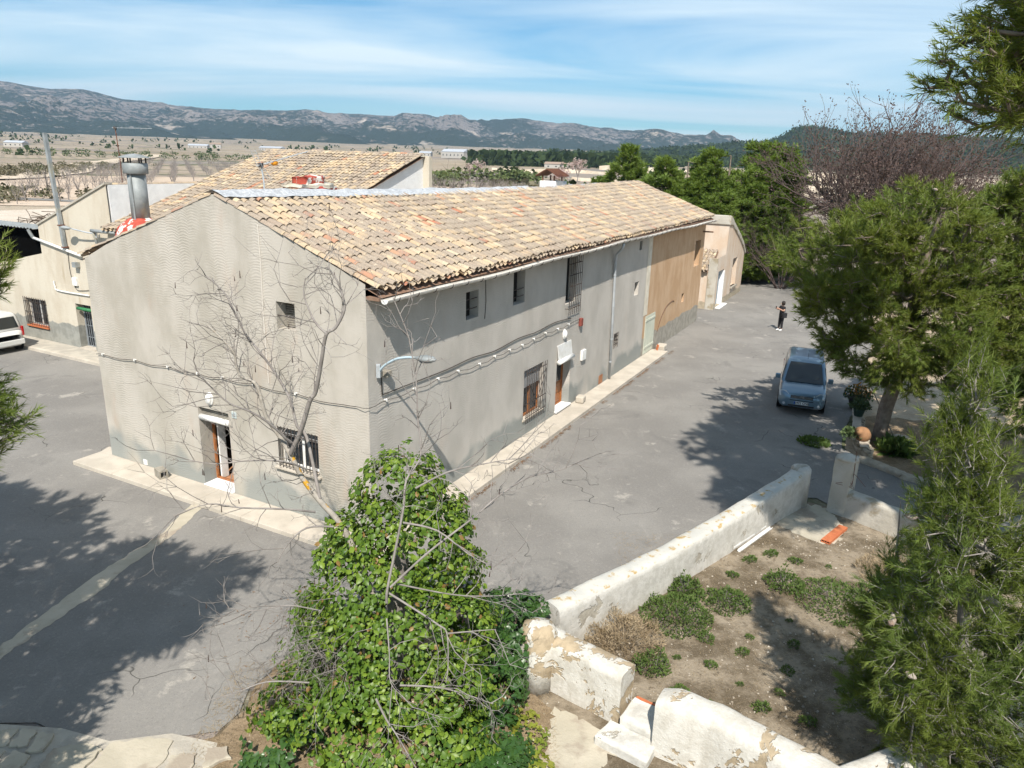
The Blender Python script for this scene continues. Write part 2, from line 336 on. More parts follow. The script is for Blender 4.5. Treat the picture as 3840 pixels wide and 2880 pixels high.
m_redbox = plain('dark_red_box', (0.22, 0.06, 0.045), None, rough=0.6)
m_marble = plain('white_marble', (0.82, 0.82, 0.82), (0.76, 0.76, 0.77), 3, 0.35, spec=0.5)
m_greendoor = plain('pale_green_paint', (0.56, 0.57, 0.47), (0.50, 0.52, 0.43), 3, 0.7)
m_greydoor = plain('grey_door', (0.26, 0.28, 0.30), (0.20, 0.22, 0.24), 4, 0.6)
m_bluedoor = plain('blue_grey_door', (0.25, 0.30, 0.35), (0.20, 0.24, 0.28), 4, 0.6)
m_greenblind = plain('green_blind', (0.04, 0.20, 0.08), (0.03, 0.15, 0.06), 8, 0.6)
m_shutter = plain('weathered_slats', (0.30, 0.28, 0.24), (0.22, 0.20, 0.17), 6, 0.85)
m_greyslat = plain('grey_blind_slats', (0.33, 0.33, 0.33), (0.27, 0.27, 0.27), 6, 0.6)
m_floor = plain('terracotta_floor', (0.46, 0.24, 0.13), (0.40, 0.20, 0.11), 3, 0.5)
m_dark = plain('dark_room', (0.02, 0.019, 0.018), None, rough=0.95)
m_black = plain('black_netting', (0.004, 0.004, 0.004), None, rough=1.0, spec=0.0)
m_cable = plain('black_cable', (0.05, 0.045, 0.04), None, rough=0.7)
m_cablew = plain('white_cable', (0.6, 0.56, 0.5), None, rough=0.6)
m_terra = plain('terracotta', (0.52, 0.17, 0.07), (0.44, 0.13, 0.055), 6, 0.85, bump=0.004)
m_block = plain('grey_concrete_block', (0.33, 0.30, 0.25), (0.25, 0.23, 0.19), 9, 0.95, bump=0.01, bsc=40)
m_plaque = plain('blue_glazed_tile', (0.55, 0.58, 0.55), (0.42, 0.50, 0.50), 14, 0.3, spec=0.5)
def m_glass_f(name, c=(0.02, 0.025, 0.03)):
    T = NT(name); return T.done(T.bsdf(c, 0.06, 0, None, 0.6))
m_glass = m_glass_f('window_glass')
# ---------------------------------------------------------------- wall helpers
def wall_sheet(P, s0, s1, top, holes, depth=0.4, z0=0.0):
    xs = sorted(set([s0, s1]+[t[0] for t in top if s0 < t[0] < s1]+[h[i] for h in holes for i in (0, 1)]))
    # extra columns keep faces small
    xx = [xs[0]]
    for a, b in zip(xs, xs[1:]):
        k = max(1, int((b-a)/2.0))
        xx += [a+(b-a)*j/k for j in range(1, k+1)]
    tx = [t[0] for t in top]; tz = [t[1] for t in top]
    mb = MB()
    for a, b in zip(xx, xx[1:]):
        m = (a+b)/2; hs = sorted([h for h in holes if h[0] <= m <= h[1]], key=lambda h: h[2]); z = z0
        for h in hs:
            if h[2] > z+1e-4: mb.poly([P(a, z, 0), P(b, z, 0), P(b, h[2], 0), P(a, h[2], 0)])
            z = h[3]
        mb.poly([P(a, z, 0), P(b, z, 0), P(b, float(np.interp(b, tx, tz)), 0), P(a, float(np.interp(a, tx, tz)), 0)])
    for h in holes:
        d = h[4] if len(h) > 4 else depth; a, b, c, e = h[:4]
        mb.poly([P(a, c, 0), P(a, e, 0), P(a, e, d), P(a, c, d)]); mb.poly([P(b, c, 0), P(b, c, d), P(b, e, d), P(b, e, 0)])
        mb.poly([P(a, e, 0), P(b, e, 0), P(b, e, d), P(a, e, d)]); mb.poly([P(a, c, 0), P(a, c, d), P(b, c, d), P(b, c, 0)])
    return mb
def boxP(mb, P, s0, s1, z0, z1, d0, d1):
    return mb.add([P(s0,z0,d0),P(s1,z0,d0),P(s1,z0,d1),P(s0,z0,d1),P(s0,z1,d0),P(s1,z1,d0),P(s1,z1,d1),P(s0,z1,d1)],
                  [(3,2,1,0),(4,5,6,7),(0,1,5,4),(1,2,6,5),(2,3,7,6),(3,0,4,7)])
def frame_ring(mb, P, s0, s1, z0, z1, d0, d1, t):
    boxP(mb, P, s0, s0+t, z0, z1, d0, d1); boxP(mb, P, s1-t, s1, z0, z1, d0, d1)
    boxP(mb, P, s0+t, s1-t, z1-t, z1, d0, d1); boxP(mb, P, s0+t, s1-t, z0, z0+t, d0, d1); return mb
def fill_pane(parent, P, s0, s1, z0, z1, d, mat=None):
    return MB().poly([P(s0, z0, d), P(s1, z0, d), P(s1, z1, d), P(s0, z1, d)]).build('pane', mat or m_glass, parent)
def slats(parent, P, s0, s1, z0, z1, d, pitch, mat, name='slat'):
    n = int((z1-z0)/pitch); me = None
    for i in range(n):
        z = z0+(i+.5)*pitch
        boxP(mb := MB(), P, s0, s1, z-pitch*.42, z+pitch*.30, d-0.012, d+0.012); mb.build(name, mat, parent)
def grille(parent, P, s0, s1, z0, z1, d, n, rails, mat, r=0.012, name='bar'):
    for i in range(n):
        s = s0+(s1-s0)*i/(n-1); MB().tube([P(s, z0, d), P(s, z1, d)], r, 6).build(name, mat, parent)
    for z in rails: boxP(mb := MB(), P, s0-0.03, s1+0.03, z-0.012, z+0.012, d+0.004+r, d+0.02+r); mb.build('rail', mat, parent)
# ---------------------------------------------------------------- tile roof
def tile_mesh(r0, r1, L, n=6, th=0.016, ch=False):
    V = []; F = []
    def ring(r, y, z0):
        for k in range(n+1):
            t = math.radians(12+156*k/n); x, z = r*math.cos(t), r*math.sin(t)*0.92
            V.append((x, y, (-z if ch else z)+z0))
    ring(r0, 0, 0); ring(r1, L, 0.0); ring(r0-th, 0, 0); ring(r1-th, L, 0)
    m = n+1
    for k in range(n):
        F.append((k, k+1, m+k+1, m+k)); F.append((2*m+k, 3*m+k, 3*m+k+1, 2*m+k+1)); F.append((m+k, m+k+1, 3*m+k+1, 3*m+k)); F.append((k+1, k, 2*m+k, 2*m+k+1))
    F.append((0, m, 3*m, 2*m)); F.append((n, 2*m+n, 3*m+n, m+n))
    return np.array(V), np.array(F)
TV, TF = tile_mesh(0.082, 0.102, 0.46); CV, CF_ = tile_mesh(0.10, 0.085, 0.46, 4, 0.014, True); CV = CV[:10]; CF_ = np.array([(k, k+1, 6+k, 5+k) for k in range(4)]); LVt, LFt = tile_mesh(0.082, 0.102, 0.46, 3); LVt = LVt[:8]; LFt = np.array([(k, k+1, 5+k, 4+k) for k in range(3)])
TILE_ME = mesh('roof_tile', TV, TF); TILE_ME.materials.append(m_tile); TILE_ME.polygons.foreach_set('use_smooth', [True]*len(TILE_ME.polygons))
try: TILE_ME.set_sharp_from_angle(angle=math.radians(50))
except Exception: pass
def tile_roof(parent, O, A, D, width, length, sp=0.235, ex=0.335, sag=None, nparts=300, seed=1, skip=None, cover_len=0.46, low=False):
    r = random.Random(seed); O, A, D = Vector(O), Vector(A).normalized(), Vector(D).normalized(); N = A.cross(D).normalized()
    if N.z < 0: N = -N
    nc = int(round(width/sp)); nr = int(round(length/ex)); cov = []; chn = []
    for i in range(nc+1):
        colsh = (r.random()-.5)*0.035; colang = (r.random()-.5)*0.04
        for j in range(nr):
            for kind in (0, 1):
                if kind == 1 and i == nc: continue
                a = (i+(0.5 if kind else 0.0))*sp
                y = length-(j+1)*ex-(cover_len-ex)+0.05
                jit = 0.014 if kind == 0 else 0.008
                p = O+A*(a+colsh+(r.random()-.5)*jit)+D*(y+(r.random()-.5)*0.085+(0.06 if kind else 0))+N*((0.075 if kind == 0 else 0.115)+(r.random()-.5)*0.014)
                if skip and skip(a, y): continue
                if sag: p.z += sag(a, y)
                ang = colang+(r.random()-.5)*0.11; pit = -0.035+(r.random()-.5)*0.03
                Dj = (D*math.cos(ang)+A*math.sin(ang)+N*(-pit)*1.0).normalized(); Aj = Dj.cross(N).normalized()
                if Aj.dot(A) < 0: Aj = -Aj
                Nj = Aj.cross(Dj).normalized(); Nj = Nj if Nj.z > 0 else -Nj
                Mx = Matrix(((Aj.x, Dj.x, Nj.x, p.x), (Aj.y, Dj.y, Nj.y, p.y), (Aj.z, Dj.z, Nj.z, p.z), (0, 0, 0, 1)))
                (cov if kind == 0 else chn).append(Mx)
    root = parent
    while root.parent: root = root.parent
    Rt = Matrix.Translation(root.location) @ root.rotation_euler.to_matrix().to_4x4(); cv = Vector(CAM)
    cov.sort(key=lambda m: (Rt @ m.translation-cv).length)
    for m in cov[:nparts]:
        o = bpy.data.objects.new('roof_tile', TILE_ME); COL.objects.link(o); o.parent = parent; o.matrix_basis = m
    if len(cov) > nparts:
        V, F = merge(*((LVt, LFt) if low else (TV, TF)), np.array([[list(q) for q in m] for m in cov[nparts:]])); obj('roof_tiles', mesh('roof_tiles', V, F), m_tile, parent, 'stuff')
    V, F = merge(CV, CF_, np.array([[list(q) for q in m] for m in chn])); obj('channel_tiles', mesh('channel_tiles', V, F), m_tile, parent, 'stuff')
    return cov
# ================================================================ the land
def smooth(a, b, x):
    t = np.clip((x-a)/(b-a), 0, 1); return t*t*(3-2*t)
def fbm(x, y, sc, seed=0, octv=4, ridged=False):
    out = np.zeros(np.shape(x)); amp = 1.0; tot = 0.0; xs = np.ravel(x); ys = np.ravel(y); f = sc
    for k in range(octv):
        v = np.fromiter((mnoise.noise((float(a)*f+seed*13.7, float(b)*f-seed*7.1, k*3.3)) for a, b in zip(xs, ys)), float, len(xs)).reshape(np.shape(x))
        out += amp*((1-2*np.abs(v)) if ridged else v); tot += amp; amp *= 0.5; f *= 2.05
    return out/tot
def land_z(x, y):
    r = np.hypot(x, y); z = 27.0*np.clip((r-260)/1750, 0, 3)**1.35
    return z
def m_land_f():
    T = NT('dry_farmland'); p = T.pos(); x, y, z = T.sep(p)[0:3]
    pd = T.n('ShaderNodeVectorMath', {0: p, 1: T.n('ShaderNodeVectorMath', {0: T.n('ShaderNodeTexNoise', {'Vector': p, 'Scale': 0.01, 'Detail': 2}).outputs[1], 'Scale': 60.0}, operation='SCALE').outputs[0]}, operation='ADD').outputs[0]
    ps = T.scale(pd, (1, 1.7, 0))
    cell = T.n('ShaderNodeTexVoronoi', {'Vector': ps, 'Scale': 0.0075}, feature='F1').outputs['Color']
    rc = T.sep(cell)[0]; rc2 = T.sep(cell)[1]
    col = T.ramp(rc, [(0.0, (0.30, 0.235, 0.17)), (0.2, (0.38, 0.305, 0.225)), (0.38, (0.235, 0.195, 0.17)), (0.55, (0.36, 0.285, 0.205)), (0.7, (0.20, 0.175, 0.165)), (0.84, (0.39, 0.325, 0.25)), (1.0, (0.27, 0.21, 0.145))])
    edge = T.n('ShaderNodeTexVoronoi', {'Vector': ps, 'Scale': 0.0075}, feature='DISTANCE_TO_EDGE').outputs['Distance']
    a = T.noise(p, 0.05, 8, 0.65); b = T.noise(p, 0.35, 6, 0.7); c = T.noise(p, 2.0, 4, 0.7)
    col = T.mix(T.math('MULTIPLY', T.step(a, 0.48, 0.62), 0.55), col, (0.225, 0.195, 0.13))
    col = T.mix(T.math('MULTIPLY', T.step(b, 0.57, 0.66), 0.65), col, (0.11, 0.12, 0.065))
    col = T.mix(T.math('MULTIPLY', T.step(c, 0.55, 0.68), 0.45), col, (0.56, 0.48, 0.38))
    # planting rows in some of the fields
    row = T.math('SINE', T.math('MULTIPLY', T.math('ADD', T.math('MULTIPLY', x, 0.83), T.math('MULTIPLY', y, 0.55)), 1.05))
    rm = T.math('MULTIPLY', T.math('MULTIPLY', T.step(row, 0.2, 0.8), T.step(rc2, 0.45, 0.5)), 0.4)
    col = T.mix(rm, col, (0.17, 0.145, 0.125))
    col = T.mix(T.math('MULTIPLY', T.math('SUBTRACT', 1.0, T.step(edge, 0.012, 0.03)), T.step(a, 0.4, 0.5)), col, (0.10, 0.11, 0.06))
    nr = T.bump(T.math('ADD', b, c), 0.6, 0.25)
    return T.done(T.bsdf(col, 0.97, 0, nr, 0.1))
m_land = m_land_f()
# ground: one polar sheet to beyond the mountains
nA = 144
rr = np.concatenate([[3, 8, 16, 30, 60, 100, 150, 200, 260], np.geomspace(320, 3200, 34), [4500, 7000, 12000]])
az = np.linspace(0, 2*np.pi, nA, endpoint=False)
Rg, Ag = np.meshgrid(rr, az, indexing='ij'); X = Rg*np.sin(Ag); Y = Rg*np.cos(Ag)
Z = np.where(Rg < 3300, land_z(X, Y), land_z(0*Rg+3200, 0*Rg)); Z = Z+np.where((Rg > 300) & (Rg < 3300), fbm(X, Y, 0.004, 3, 3)*np.clip((Rg-300)/900, 0, 1)*5, 0)-0.02
V = np.concatenate([np.stack([X, Y, Z], -1).reshape(-1, 3), [[0, 0, -0.02]]]); F = []
nR = len(rr)
for i in range(nR-1):
    for k in range(nA): F.append((i*nA+k, i*nA+(k+1) % nA, (i+1)*nA+(k+1) % nA, (i+1)*nA+k))
F += [(len(V)-1, k, (k+1) % nA) for k in range(nA)]
obj('ground', mesh('ground', V, F), m_land, None, 'structure', True)
# mountains: profile of (azimuth, elevation slope) read as a ridge 5.2 km away
MT = [(-75,.050),(-60,.058),(-45,.064),(-33.52,.0621),(-32.11,.0602),(-30.41,.058),(-29.14,.0585),(-27.6,.0539),(-25.19,.0489),(-23.23,.0471),(-22.37,.0463),(-19.71,.0449),(-17.26,.0463),(-15.37,.0488),(-13.47,.047),(-11.2,.0469),(-9.22,.0471),(-7.55,.0515),(-5.88,.0492),(-2.49,.0455),(.23,.0491),(2.62,.0447),(6.03,.0367),(7.72,.0357),(9.05,.0374),(10.73,.0325),(13.36,.0297),(14.67,.0253),(17.26,.0165),(22,.012),(30,.010)]
def m_mtn_f(name, rock, rock2, veg, pale, vs, thr):
    T = NT(name); p = T.pos(); z = T.sep(p)[2]
    pw = T.scale(p, (1, 1, 1.6))
    a = T.noise(pw, 0.0022, 6, 0.6); b = T.noise(pw, vs, 5, 0.72); c = T.noise(pw, 0.006, 6, 0.65)
    col = T.mix(T.step(c, 0.35, 0.65), rock, rock2)
    pm = T.math('MULTIPLY', T.step(T.noise(pw, 0.0042, 5, 0.6), 0.60, 0.66), T.step(c, 0.42, 0.55))
    col = T.mix(pm, col, pale)
    low = T.math('MULTIPLY', T.math('SUBTRACT', 1.0, T.step(z, 40, 190)), 0.16)
    vm = T.step(T.math('ADD', T.math('ADD', b, low), T.math('MULTIPLY', T.math('SUBTRACT', a, 0.5), 0.75)), thr, thr+0.07)
    col = T.mix(T.math('MULTIPLY', vm, T.math('SUBTRACT', 1.0, T.math('MULTIPLY', pm, 0.8))), col, veg)
    nr = T.bump(T.math('ADD', T.math('MULTIPLY', b, 1.0), c), 1.0, 16.0)
    return T.done(T.bsdf(col, 0.97, 0, nr, 0.05))
m_mtn = m_mtn_f('mountain_scrub_rock', (0.245, 0.215, 0.195), (0.19, 0.168, 0.157), (0.038, 0.052, 0.042), (0.46, 0.39, 0.32), 0.036, 0.455)
m_hillm = m_mtn_f('wooded_hill', (0.215, 0.185, 0.13), (0.16, 0.145, 0.105), (0.034, 0.05, 0.028), (0.40, 0.34, 0.27), 0.09, 0.415)
def ridge_mesh(prof, r0, rp, r1, az0, az1, na, nr, base_fn, seed, gull):
    A = np.radians(np.linspace(az0, az1, na)); t = np.linspace(0, 1, nr)
    Rr = r0+(r1-r0)*t; AA, RR = np.meshgrid(A, Rr, indexing='ij')
    pa = [p[0] for p in prof]; ps = [p[1] for p in prof]
    sl = np.interp(np.degrees(AA), pa, ps); x = RR*np.sin(AA); y = RR*np.cos(AA)
    peak = 9+sl*rp; tt = (RR-r0)/(rp-r0)
    shp = np.where(tt < 1, (0.30*tt+0.70*np.clip(tt, 0, 1)**1.9), 1-0.9*np.clip((RR-rp)/(r1-rp), 0, 1)**1.3)
    b0 = base_fn(r0)
    g = fbm(x, y, 1/900., seed, 5, True); g2 = fbm(x, y, 1/260., seed+2, 3, True)
    env = np.clip(tt, 0, 1)*np.clip(1.04-np.clip(tt, 0, 1), 0, 1)*4
    z = b0+(peak-b0)*shp+(g-0.45)*gull*env+(g2-0.45)*gull*0.35*env
    z += fbm(x, y, 1/120., seed+5, 2)*gull*0.06
    V = np.stack([x, y, z], -1).reshape(-1, 3); idx = np.arange(na*nr).reshape(na, nr)
    F = np.stack([idx[:-1, :-1], idx[:-1, 1:], idx[1:, 1:], idx[1:, :-1]], -1).reshape(-1, 4)
    return V, F
V, F = ridge_mesh(MT, 2500, 5200, 6400, -75, 30, 420, 62, lambda r: 14, 1, 150)
obj('mountains', mesh('mountains', V, F), m_mtn, None, 'structure', True)
HL = [(1,.001),(4.09,.0057),(7.15,.0107),(10.15,.016),(12.76,.0206),(14.68,.0231),(15.94,.0263),(17.19,.0262),(18.39,.0321),(18.95,.0387),(19.66,.0458),(20.39,.0475),(21.61,.0436),(23.38,.0399),(25.35,.0404),(27.53,.0398),(29.65,.0373),(31.4,.0386),(32.92,.037),(45,.04),(60,.03),(75,.01)]
V, F = ridge_mesh(HL, 900, 1900, 2600, 0, 75, 260, 40, lambda r: 4, 9, 34)
obj('wooded_hill', mesh('wooded_hill', V, F), m_hillm, None, 'structure', True)
# ================================================================ ground sheets near the house
ASPH = [(-45, 6), (-30, 9.8), (-12, 9.9), (-8.15, 9.74), (-7.57, 9.77), (-7.19, 9.6), (-6.62, 9.32), (-6.12, 9.37), (-5.54, 9.57), (-5.05, 9.59), (-4.59, 9.7), (-4.4, 10.12), (-4.44, 10.71), (-4.11, 11.48),
        (-3.4, 12.3), (-2.2, 13.0), (-0.86, 13.75), (0.29, 13.5), (0.62, 12.6), (3.2, 14.9), (5.4, 16.9), (7.9, 19.3), (8.8, 19.2), (9.1, 18.5), (10.7, 16.6), (13.5, 13.0), (17, 9), (20, 11), (16, 16.4), (13.4, 19.6), (12.05, 20.9), (11.4, 21.9), (11.2, 23.2),
        (12.2, 25.2), (13.1, 26.8), (16.2, 32.6), (20.5, 41), (23.2, 48), (23.6, 55), (22, 60.5), (18.2, 60.2), (14, 62), (-2, 62), (-30, 62), (-48, 45)]
sheet('road', rough_edge(ASPH, 0.4, 0.06, 3), 0.004, m_asphalt)
GARD = [(-4.9, 8.9), (-3.6, 11.9), (-1.2, 13.9), (0.5, 13.7), (0.95, 12.7), (3.2, 14.75), (5.4, 16.75), (8.0, 19.3), (9.0, 18.6), (10.6, 16.5), (13.4, 12.9), (16, 8), (14, 2), (-3, 2), (-9, 5), (-9, 9.6), (-7, 9.25)]
sheet('garden_soil', rough_edge(GARD, 0.5, 0.05, 4), -0.006, m_soil)
sheet('pine_floor', rough_edge([(11.3, 22.0), (12.1, 20.9), (13.4, 19.6), (16, 16.4), (20, 11), (40, 14), (46, 44), (24, 50), (16.2, 32.4), (13.1, 26.6), (11.3, 23.2)], 0.6, 0.08, 5), -0.003, m_pineearth)
sheet('pine_shade', rough_edge([(11.7, 22.4), (12.4, 21.2), (14.0, 19.8), (17, 19.2), (19.5, 21), (18.6, 24.5), (15.8, 26.4), (13.6, 26.6), (12.0, 24.0)], 0.4, 0.2, 7), 0.003, m_litter_and_shade)  # darker brown sheet painting the tree shade onto the pale earth round the trunk
sheet('needle_litter', rough_edge([(-5.1, 9.45), (-4.55, 9.6), (-4.3, 10.2), (-4.35, 10.8), (-4.0, 11.5), (-3.3, 12.2), (-2, 12.6), (0.2, 11.2), (0.9, 10.4), (1.2, 9.2), (0.6, 7.8), (-3, 7.4), (-5.6, 8.3), (-5.2, 9.0)], 0.25, 0.09, 6), 0.003, m_litter_and_shade)
sheet('concrete_strip', rough_edge([(-8.05, 17.52), (-8.4, 17.62), (-8.43, 16.06), (-8.87, 14.59), (-9.08, 13.71), (-9.23, 12.78), (-9.43, 11.64), (-9.7, 10.2), (-9.4, 10.1), (-9.14, 11.49), (-8.78, 12.9), (-8.55, 13.63), (-8.5, 14.43), (-8.13, 16.07)], 0.12, 0.035, 8), 0.009, m_strip)
for pts, nm in (([(0.9, 10.5), (1.5, 10.1), (2.0, 9.8), (1.6, 9.2), (1.0, 8.6), (0.5, 8.9), (0.75, 9.6)], 'concrete_patch'), ([(6.9, 17.7), (8.2, 18.9), (8.9, 18.5), (8.9, 17.4), (8.4, 16.7), (7.9, 16.5), (7.6, 16.8)], 'concrete_patch')):
    sheet(nm, rough_edge(pts, 0.09, 0.09, 12), 0.004, m_strip)
# broken pavement at the lower left: separate slabs
pav = obj('pavement', mesh('pavement', [(-9.6, 7.6, 0.008), (-4.2, 7.6, 0.008), (-4.5, 9.45, 0.008), (-5.3, 9.62, 0.008), (-6.2, 9.42, 0.008), (-7.1, 9.66, 0.008), (-9.6, 9.78, 0.008)], [(0, 1, 2, 3, 4, 5, 6)]), m_conc_dk, None, 'structure')
SLABS = [[(-8.0, 9.55), (-7.75, 9.6), (-7.72, 9.25), (-7.98, 9.2)], [(-7.68, 9.6), (-7.42, 9.55), (-7.4, 9.25), (-7.66, 9.22)], [(-7.36, 9.5), (-7.12, 9.5), (-7.08, 9.15), (-7.34, 9.12)], [(-7.95, 9.1), (-7.66, 9.15), (-7.6, 8.8), (-7.9, 8.7)], [(-7.55, 9.14), (-7.2, 9.05), (-7.25, 8.7), (-7.55, 8.72)],
         [(-6.95, 9.2), (-6.5, 9.32), (-6.2, 9.22), (-6.3, 8.6), (-6.95, 8.5)], [(-6.15, 9.36), (-5.6, 9.5), (-5.2, 9.45), (-5.15, 9.1), (-5.35, 8.7), (-6.2, 8.6)], [(-5.1, 9.15), (-4.72, 9.2), (-4.68, 8.9), (-5.05, 8.75)], [(-4.6, 9.3), (-4.3, 9.35), (-4.15, 9.12), (-4.5, 8.9)], [(-6.9, 8.42), (-6.3, 8.5), (-5.5, 8.55), (-5.6, 8.1), (-6.8, 8.1)]]
for i, q in enumerate(SLABS):
    MB().prism(rough_edge(q, 0.07, 0.028, 20+i), 0.0, 0.035+0.012*(i % 3)).build('paving_slab', m_strip, pav, bevel=0.008)
# walkway with kerb round the house, slab by slab
walk = thing('walkway', 'raised pale concrete walkway with kerb along the farmhouse walls', 'walkway', C0, BANG)
def wslab(P, name='slab', z1=0.12): MB().prism(P, -0.02, z1).build(name, m_conc, walk, bevel=0.012)
e = [10.35, 8.6, 6.9, 5.2, 3.5, 1.7, 0.0]
for a, b in zip(e, e[1:]): wslab([(-0.90, a-0.006), (-0.90, b+0.006), (0.0, b+0.006), (0.0, a-0.006)])
e = [-0.90, 1.6, 4.2, 6.8, 9.4, 12.0, 14.6, 17.2, 19.8, 22.3]
for a, b in zip(e, e[1:]): wslab([(a+0.006, -0.82), (b-0.006, -0.82), (b-0.006, 0.0), (a+0.006, 0.0)])
wslab([(0.0, 9.86), (0.45, 9.86), (0.35, 10.5), (0.0, 10.35)])
# ================================================================ farmhouse
fh = thing('farmhouse', 'long grey rendered farmhouse with barrel tile roof and ochre far end', 'farmhouse', C0, BANG)
gp = lambda s, z, d: (d, s, z); fp = lambda s, z, d: (s, d, z)
GH = [(4.66, 5.81, 0.14, 2.40, 0.45), (1.60, 2.92, 1.32, 2.40, 0.25), (2.11, 2.70, 4.94, 5.61, 0.34)]
gw = wall_sheet(gp, 0, 9.83, [(0, 6.285), (4.45, 7.99), (4.55, 7.99), (7.04, 7.13), (8.52, 6.60), (9.83, 6.02)], GH).build('gable_wall', m_stucco, fh)
FH = [(4.27, 4.95, 4.73, 5.50, 0.3), (7.05, 7.84, 4.70, 5.80, 0.3), (11.08, 11.95, 4.10, 5.80, 0.3), (8.0, 9.45, 0.68, 2.38, 0.22), (10.6, 11.85, 0.22, 2.14, 0.35), (18.78, 19.35, 3.30, 3.90, 0.25), (19.05, 19.42, 5.30, 5.70, 0.2), (16.48, 17.02, 1.36, 1.98, 0.22)]
fw = wall_sheet(fp, 0, 20.45, [(0, 6.0), (20.45, 6.0)], FH).build('long_wall', m_stucco2, fh)
OH = [(29.1, 30.25, 3.46, 4.91, 0.3), (27.12, 27.62, 1.72, 2.2, 0.25), (20.8, 22.32, 0.13, 2.02, 0.06)]
ow = wall_sheet(fp, 20.45, 31.1, [(20.45, 6.0), (31.1, 6.0)], OH).build('ochre_wall', m_ochre, fh)
MB().poly([(31.1, 0, 0), (31.1, 9.83, 0), (31.1, 9.83, 5.98), (31.1, 4.52, 7.7), (31.1, 0, 5.98)]).poly([(0, 9.83, 0), (31.1, 9.83, 0), (31.1, 9.83, 5.98), (0, 9.83, 5.98)]).build('back_wall', m_ochre, fh)
MB().poly([(0.02, 0.02, 0.13), (31, 0.02, 0.13), (31, 9.8, 0.13), (0.02, 9.8, 0.13)]).build('interior_floor', m_floor, fh)
MB().poly([(4.2, 0.02, 0.13), (4.2, 9.8, 0.13), (4.2, 9.8, 6), (4.2, 0.02, 6)]).poly([(0.1, 0.02, 3.0), (31, 0.02, 3.0), (31, 9.8, 3.0), (0.1, 9.8, 3.0)]).build('interior_partition', m_dark, fh)
boxP(MB(), fp, 0, 0, 0, 0, 0, 0)
# plaster bands: pale strip at the joint with the ochre part
wall_sheet(lambda s, z, d: (s, d-0.012, z), 20.35, 20.95, [(20.35, 5.9), (20.95, 5.8)], [], z0=2.1).build('plaster_band', m_mortar, fh)
roof = MB().poly([(0.04, 4.52, 7.86), (31.3, 4.52, 7.72), (31.3, -0.40, 6.02), (0.04, -0.40, 6.02)]).poly([(0.04, 4.52, 7.86), (0.04, 10.15, 5.93), (31.3, 10.15, 5.93), (31.3, 4.52, 7.72)]).build('roof', m_fascia, fh)
def sag_main(a, y): return -0.15*math.sin(math.pi*min(max(a/31.3, 0), 1))*(1-y/5.3)+0.045*nzv((a*0.35, y*0.5, 1.0))+0.02*nzv((a*1.3, y, 4))
tile_roof(roof, (0.07, 4.42, 7.86), (1, 0, 0), (0, -4.9, -1.80), 31.2, 5.03, sp=0.252, ex=0.36, sag=sag_main, seed=3, cover_len=0.48)
tile_roof(roof, (0.06, 4.62, 7.86), (1, 0, 0), (0, 5.5, -1.9), 31.2, 5.75, sp=0.26, ex=0.36, sag=sag_main, nparts=0, seed=5, low=True)
# eave board, gutter, brackets, downpipe
MB().box(0.0, 31.2, -0.36, -0.004, 5.945, 6.015).build('eave_board', m_fascia, fh)
def gutter_z(u): return 6.0+0.02*math.sin(u*0.9)-0.03*math.sin(u*0.21+1)
gb = MB(); gs = [0.08+31.3*i/60 for i in range(61)]
for a, b in zip(gs, gs[1:]):
    V = []; n = 8
    for s in (a, b):
        for k in range(n+1):
            t = math.pi+math.pi*k/n; V.append((s, -0.47+0.092*math.cos(t), gutter_z(s)+0.092*math.sin(t)))
    gb.add(V, [(k, k+1, n+1+k+1, n+1+k) for k in range(n)])
gut = gb.build('gutter', m_pvcold, fh); sol = gut.modifiers.new('solid', 'SOLIDIFY'); sol.thickness = 0.008
for i in range(42):
    s = 0.5+i*0.74; pts = [(s, -0.47+0.10*math.cos(t), gutter_z(s)+0.10*math.sin(t)) for t in np.linspace(math.pi*0.98, 2.06*math.pi, 9)]
    MB().tube(pts, 0.011, 5).build('gutter_bracket', m_iron, gut)
MB().prism_axis([(-0.47+0.096*math.cos(t), gutter_z(0.08)+0.096*math.sin(t)) for t in np.linspace(math.pi, 2*math.pi, 10)], 0.055, 0.08, 0).build('end_cap', m_pvc, gut)
dp = MB().tube([(15.55, -0.47, 5.93), (15.6, -0.40, 5.70), (15.75, -0.13, 5.45), (15.8, -0.09, 5.1), (15.9, -0.085, 3.2), (16.05, -0.085, 0.16)], 0.052, 12).build('downpipe', m_zincpipe, fh, smooth=True)
for z, u_ in ((4.6, 15.83), (3.3, 15.9), (1.9, 15.97), (0.9, 16.02)): MB().tube([(u_, -0.085, z-0.03), (u_, -0.085, z+0.03)], 0.062, 12).build('pipe_clip', m_zincpipe, dp)
# ridge flashing: crumpled aluminium sheet folded over the ridge
def flashing(u0, u1, seed, w0=0.42, w1=0.30):
    nu = int((u1-u0)/0.16); prof = [(-w0, -w0*0.367), (-w0*0.5, -w0*0.15), (0, 0.02), (w1*0.5, -w1*0.14), (w1, -w1*0.34)]; V = []; F = []
    for i in range(nu+1):
        u_ = u0+(u1-u0)*i/nu; sg = sag_main(u_, 0)
        for j, (dv, dz) in enumerate(prof):
            k = 1.0+0.18*nzv((u_*0.8, j, seed)); V.append((u_+0.03*nzv((u_*3, j, seed+1)), 4.52+dv*k, 8.10+sg+dz*k+0.035*nzv((u_*2.4, j*1.7, seed+2))-0.0045*u_))
    m = len(prof)
    for i in range(nu):
        for j in range(m-1): F.append((i*m+j, (i+1)*m+j, (i+1)*m+j+1, i*m+j+1))
    obj('ridge_flashing', mesh('ridge_flashing', V, F), m_alu, fh, None, False)
flashing(-0.02, 16.8, 1); flashing(17.0, 21.6, 7, 0.36); flashing(22.3, 30.6, 11, 0.30)
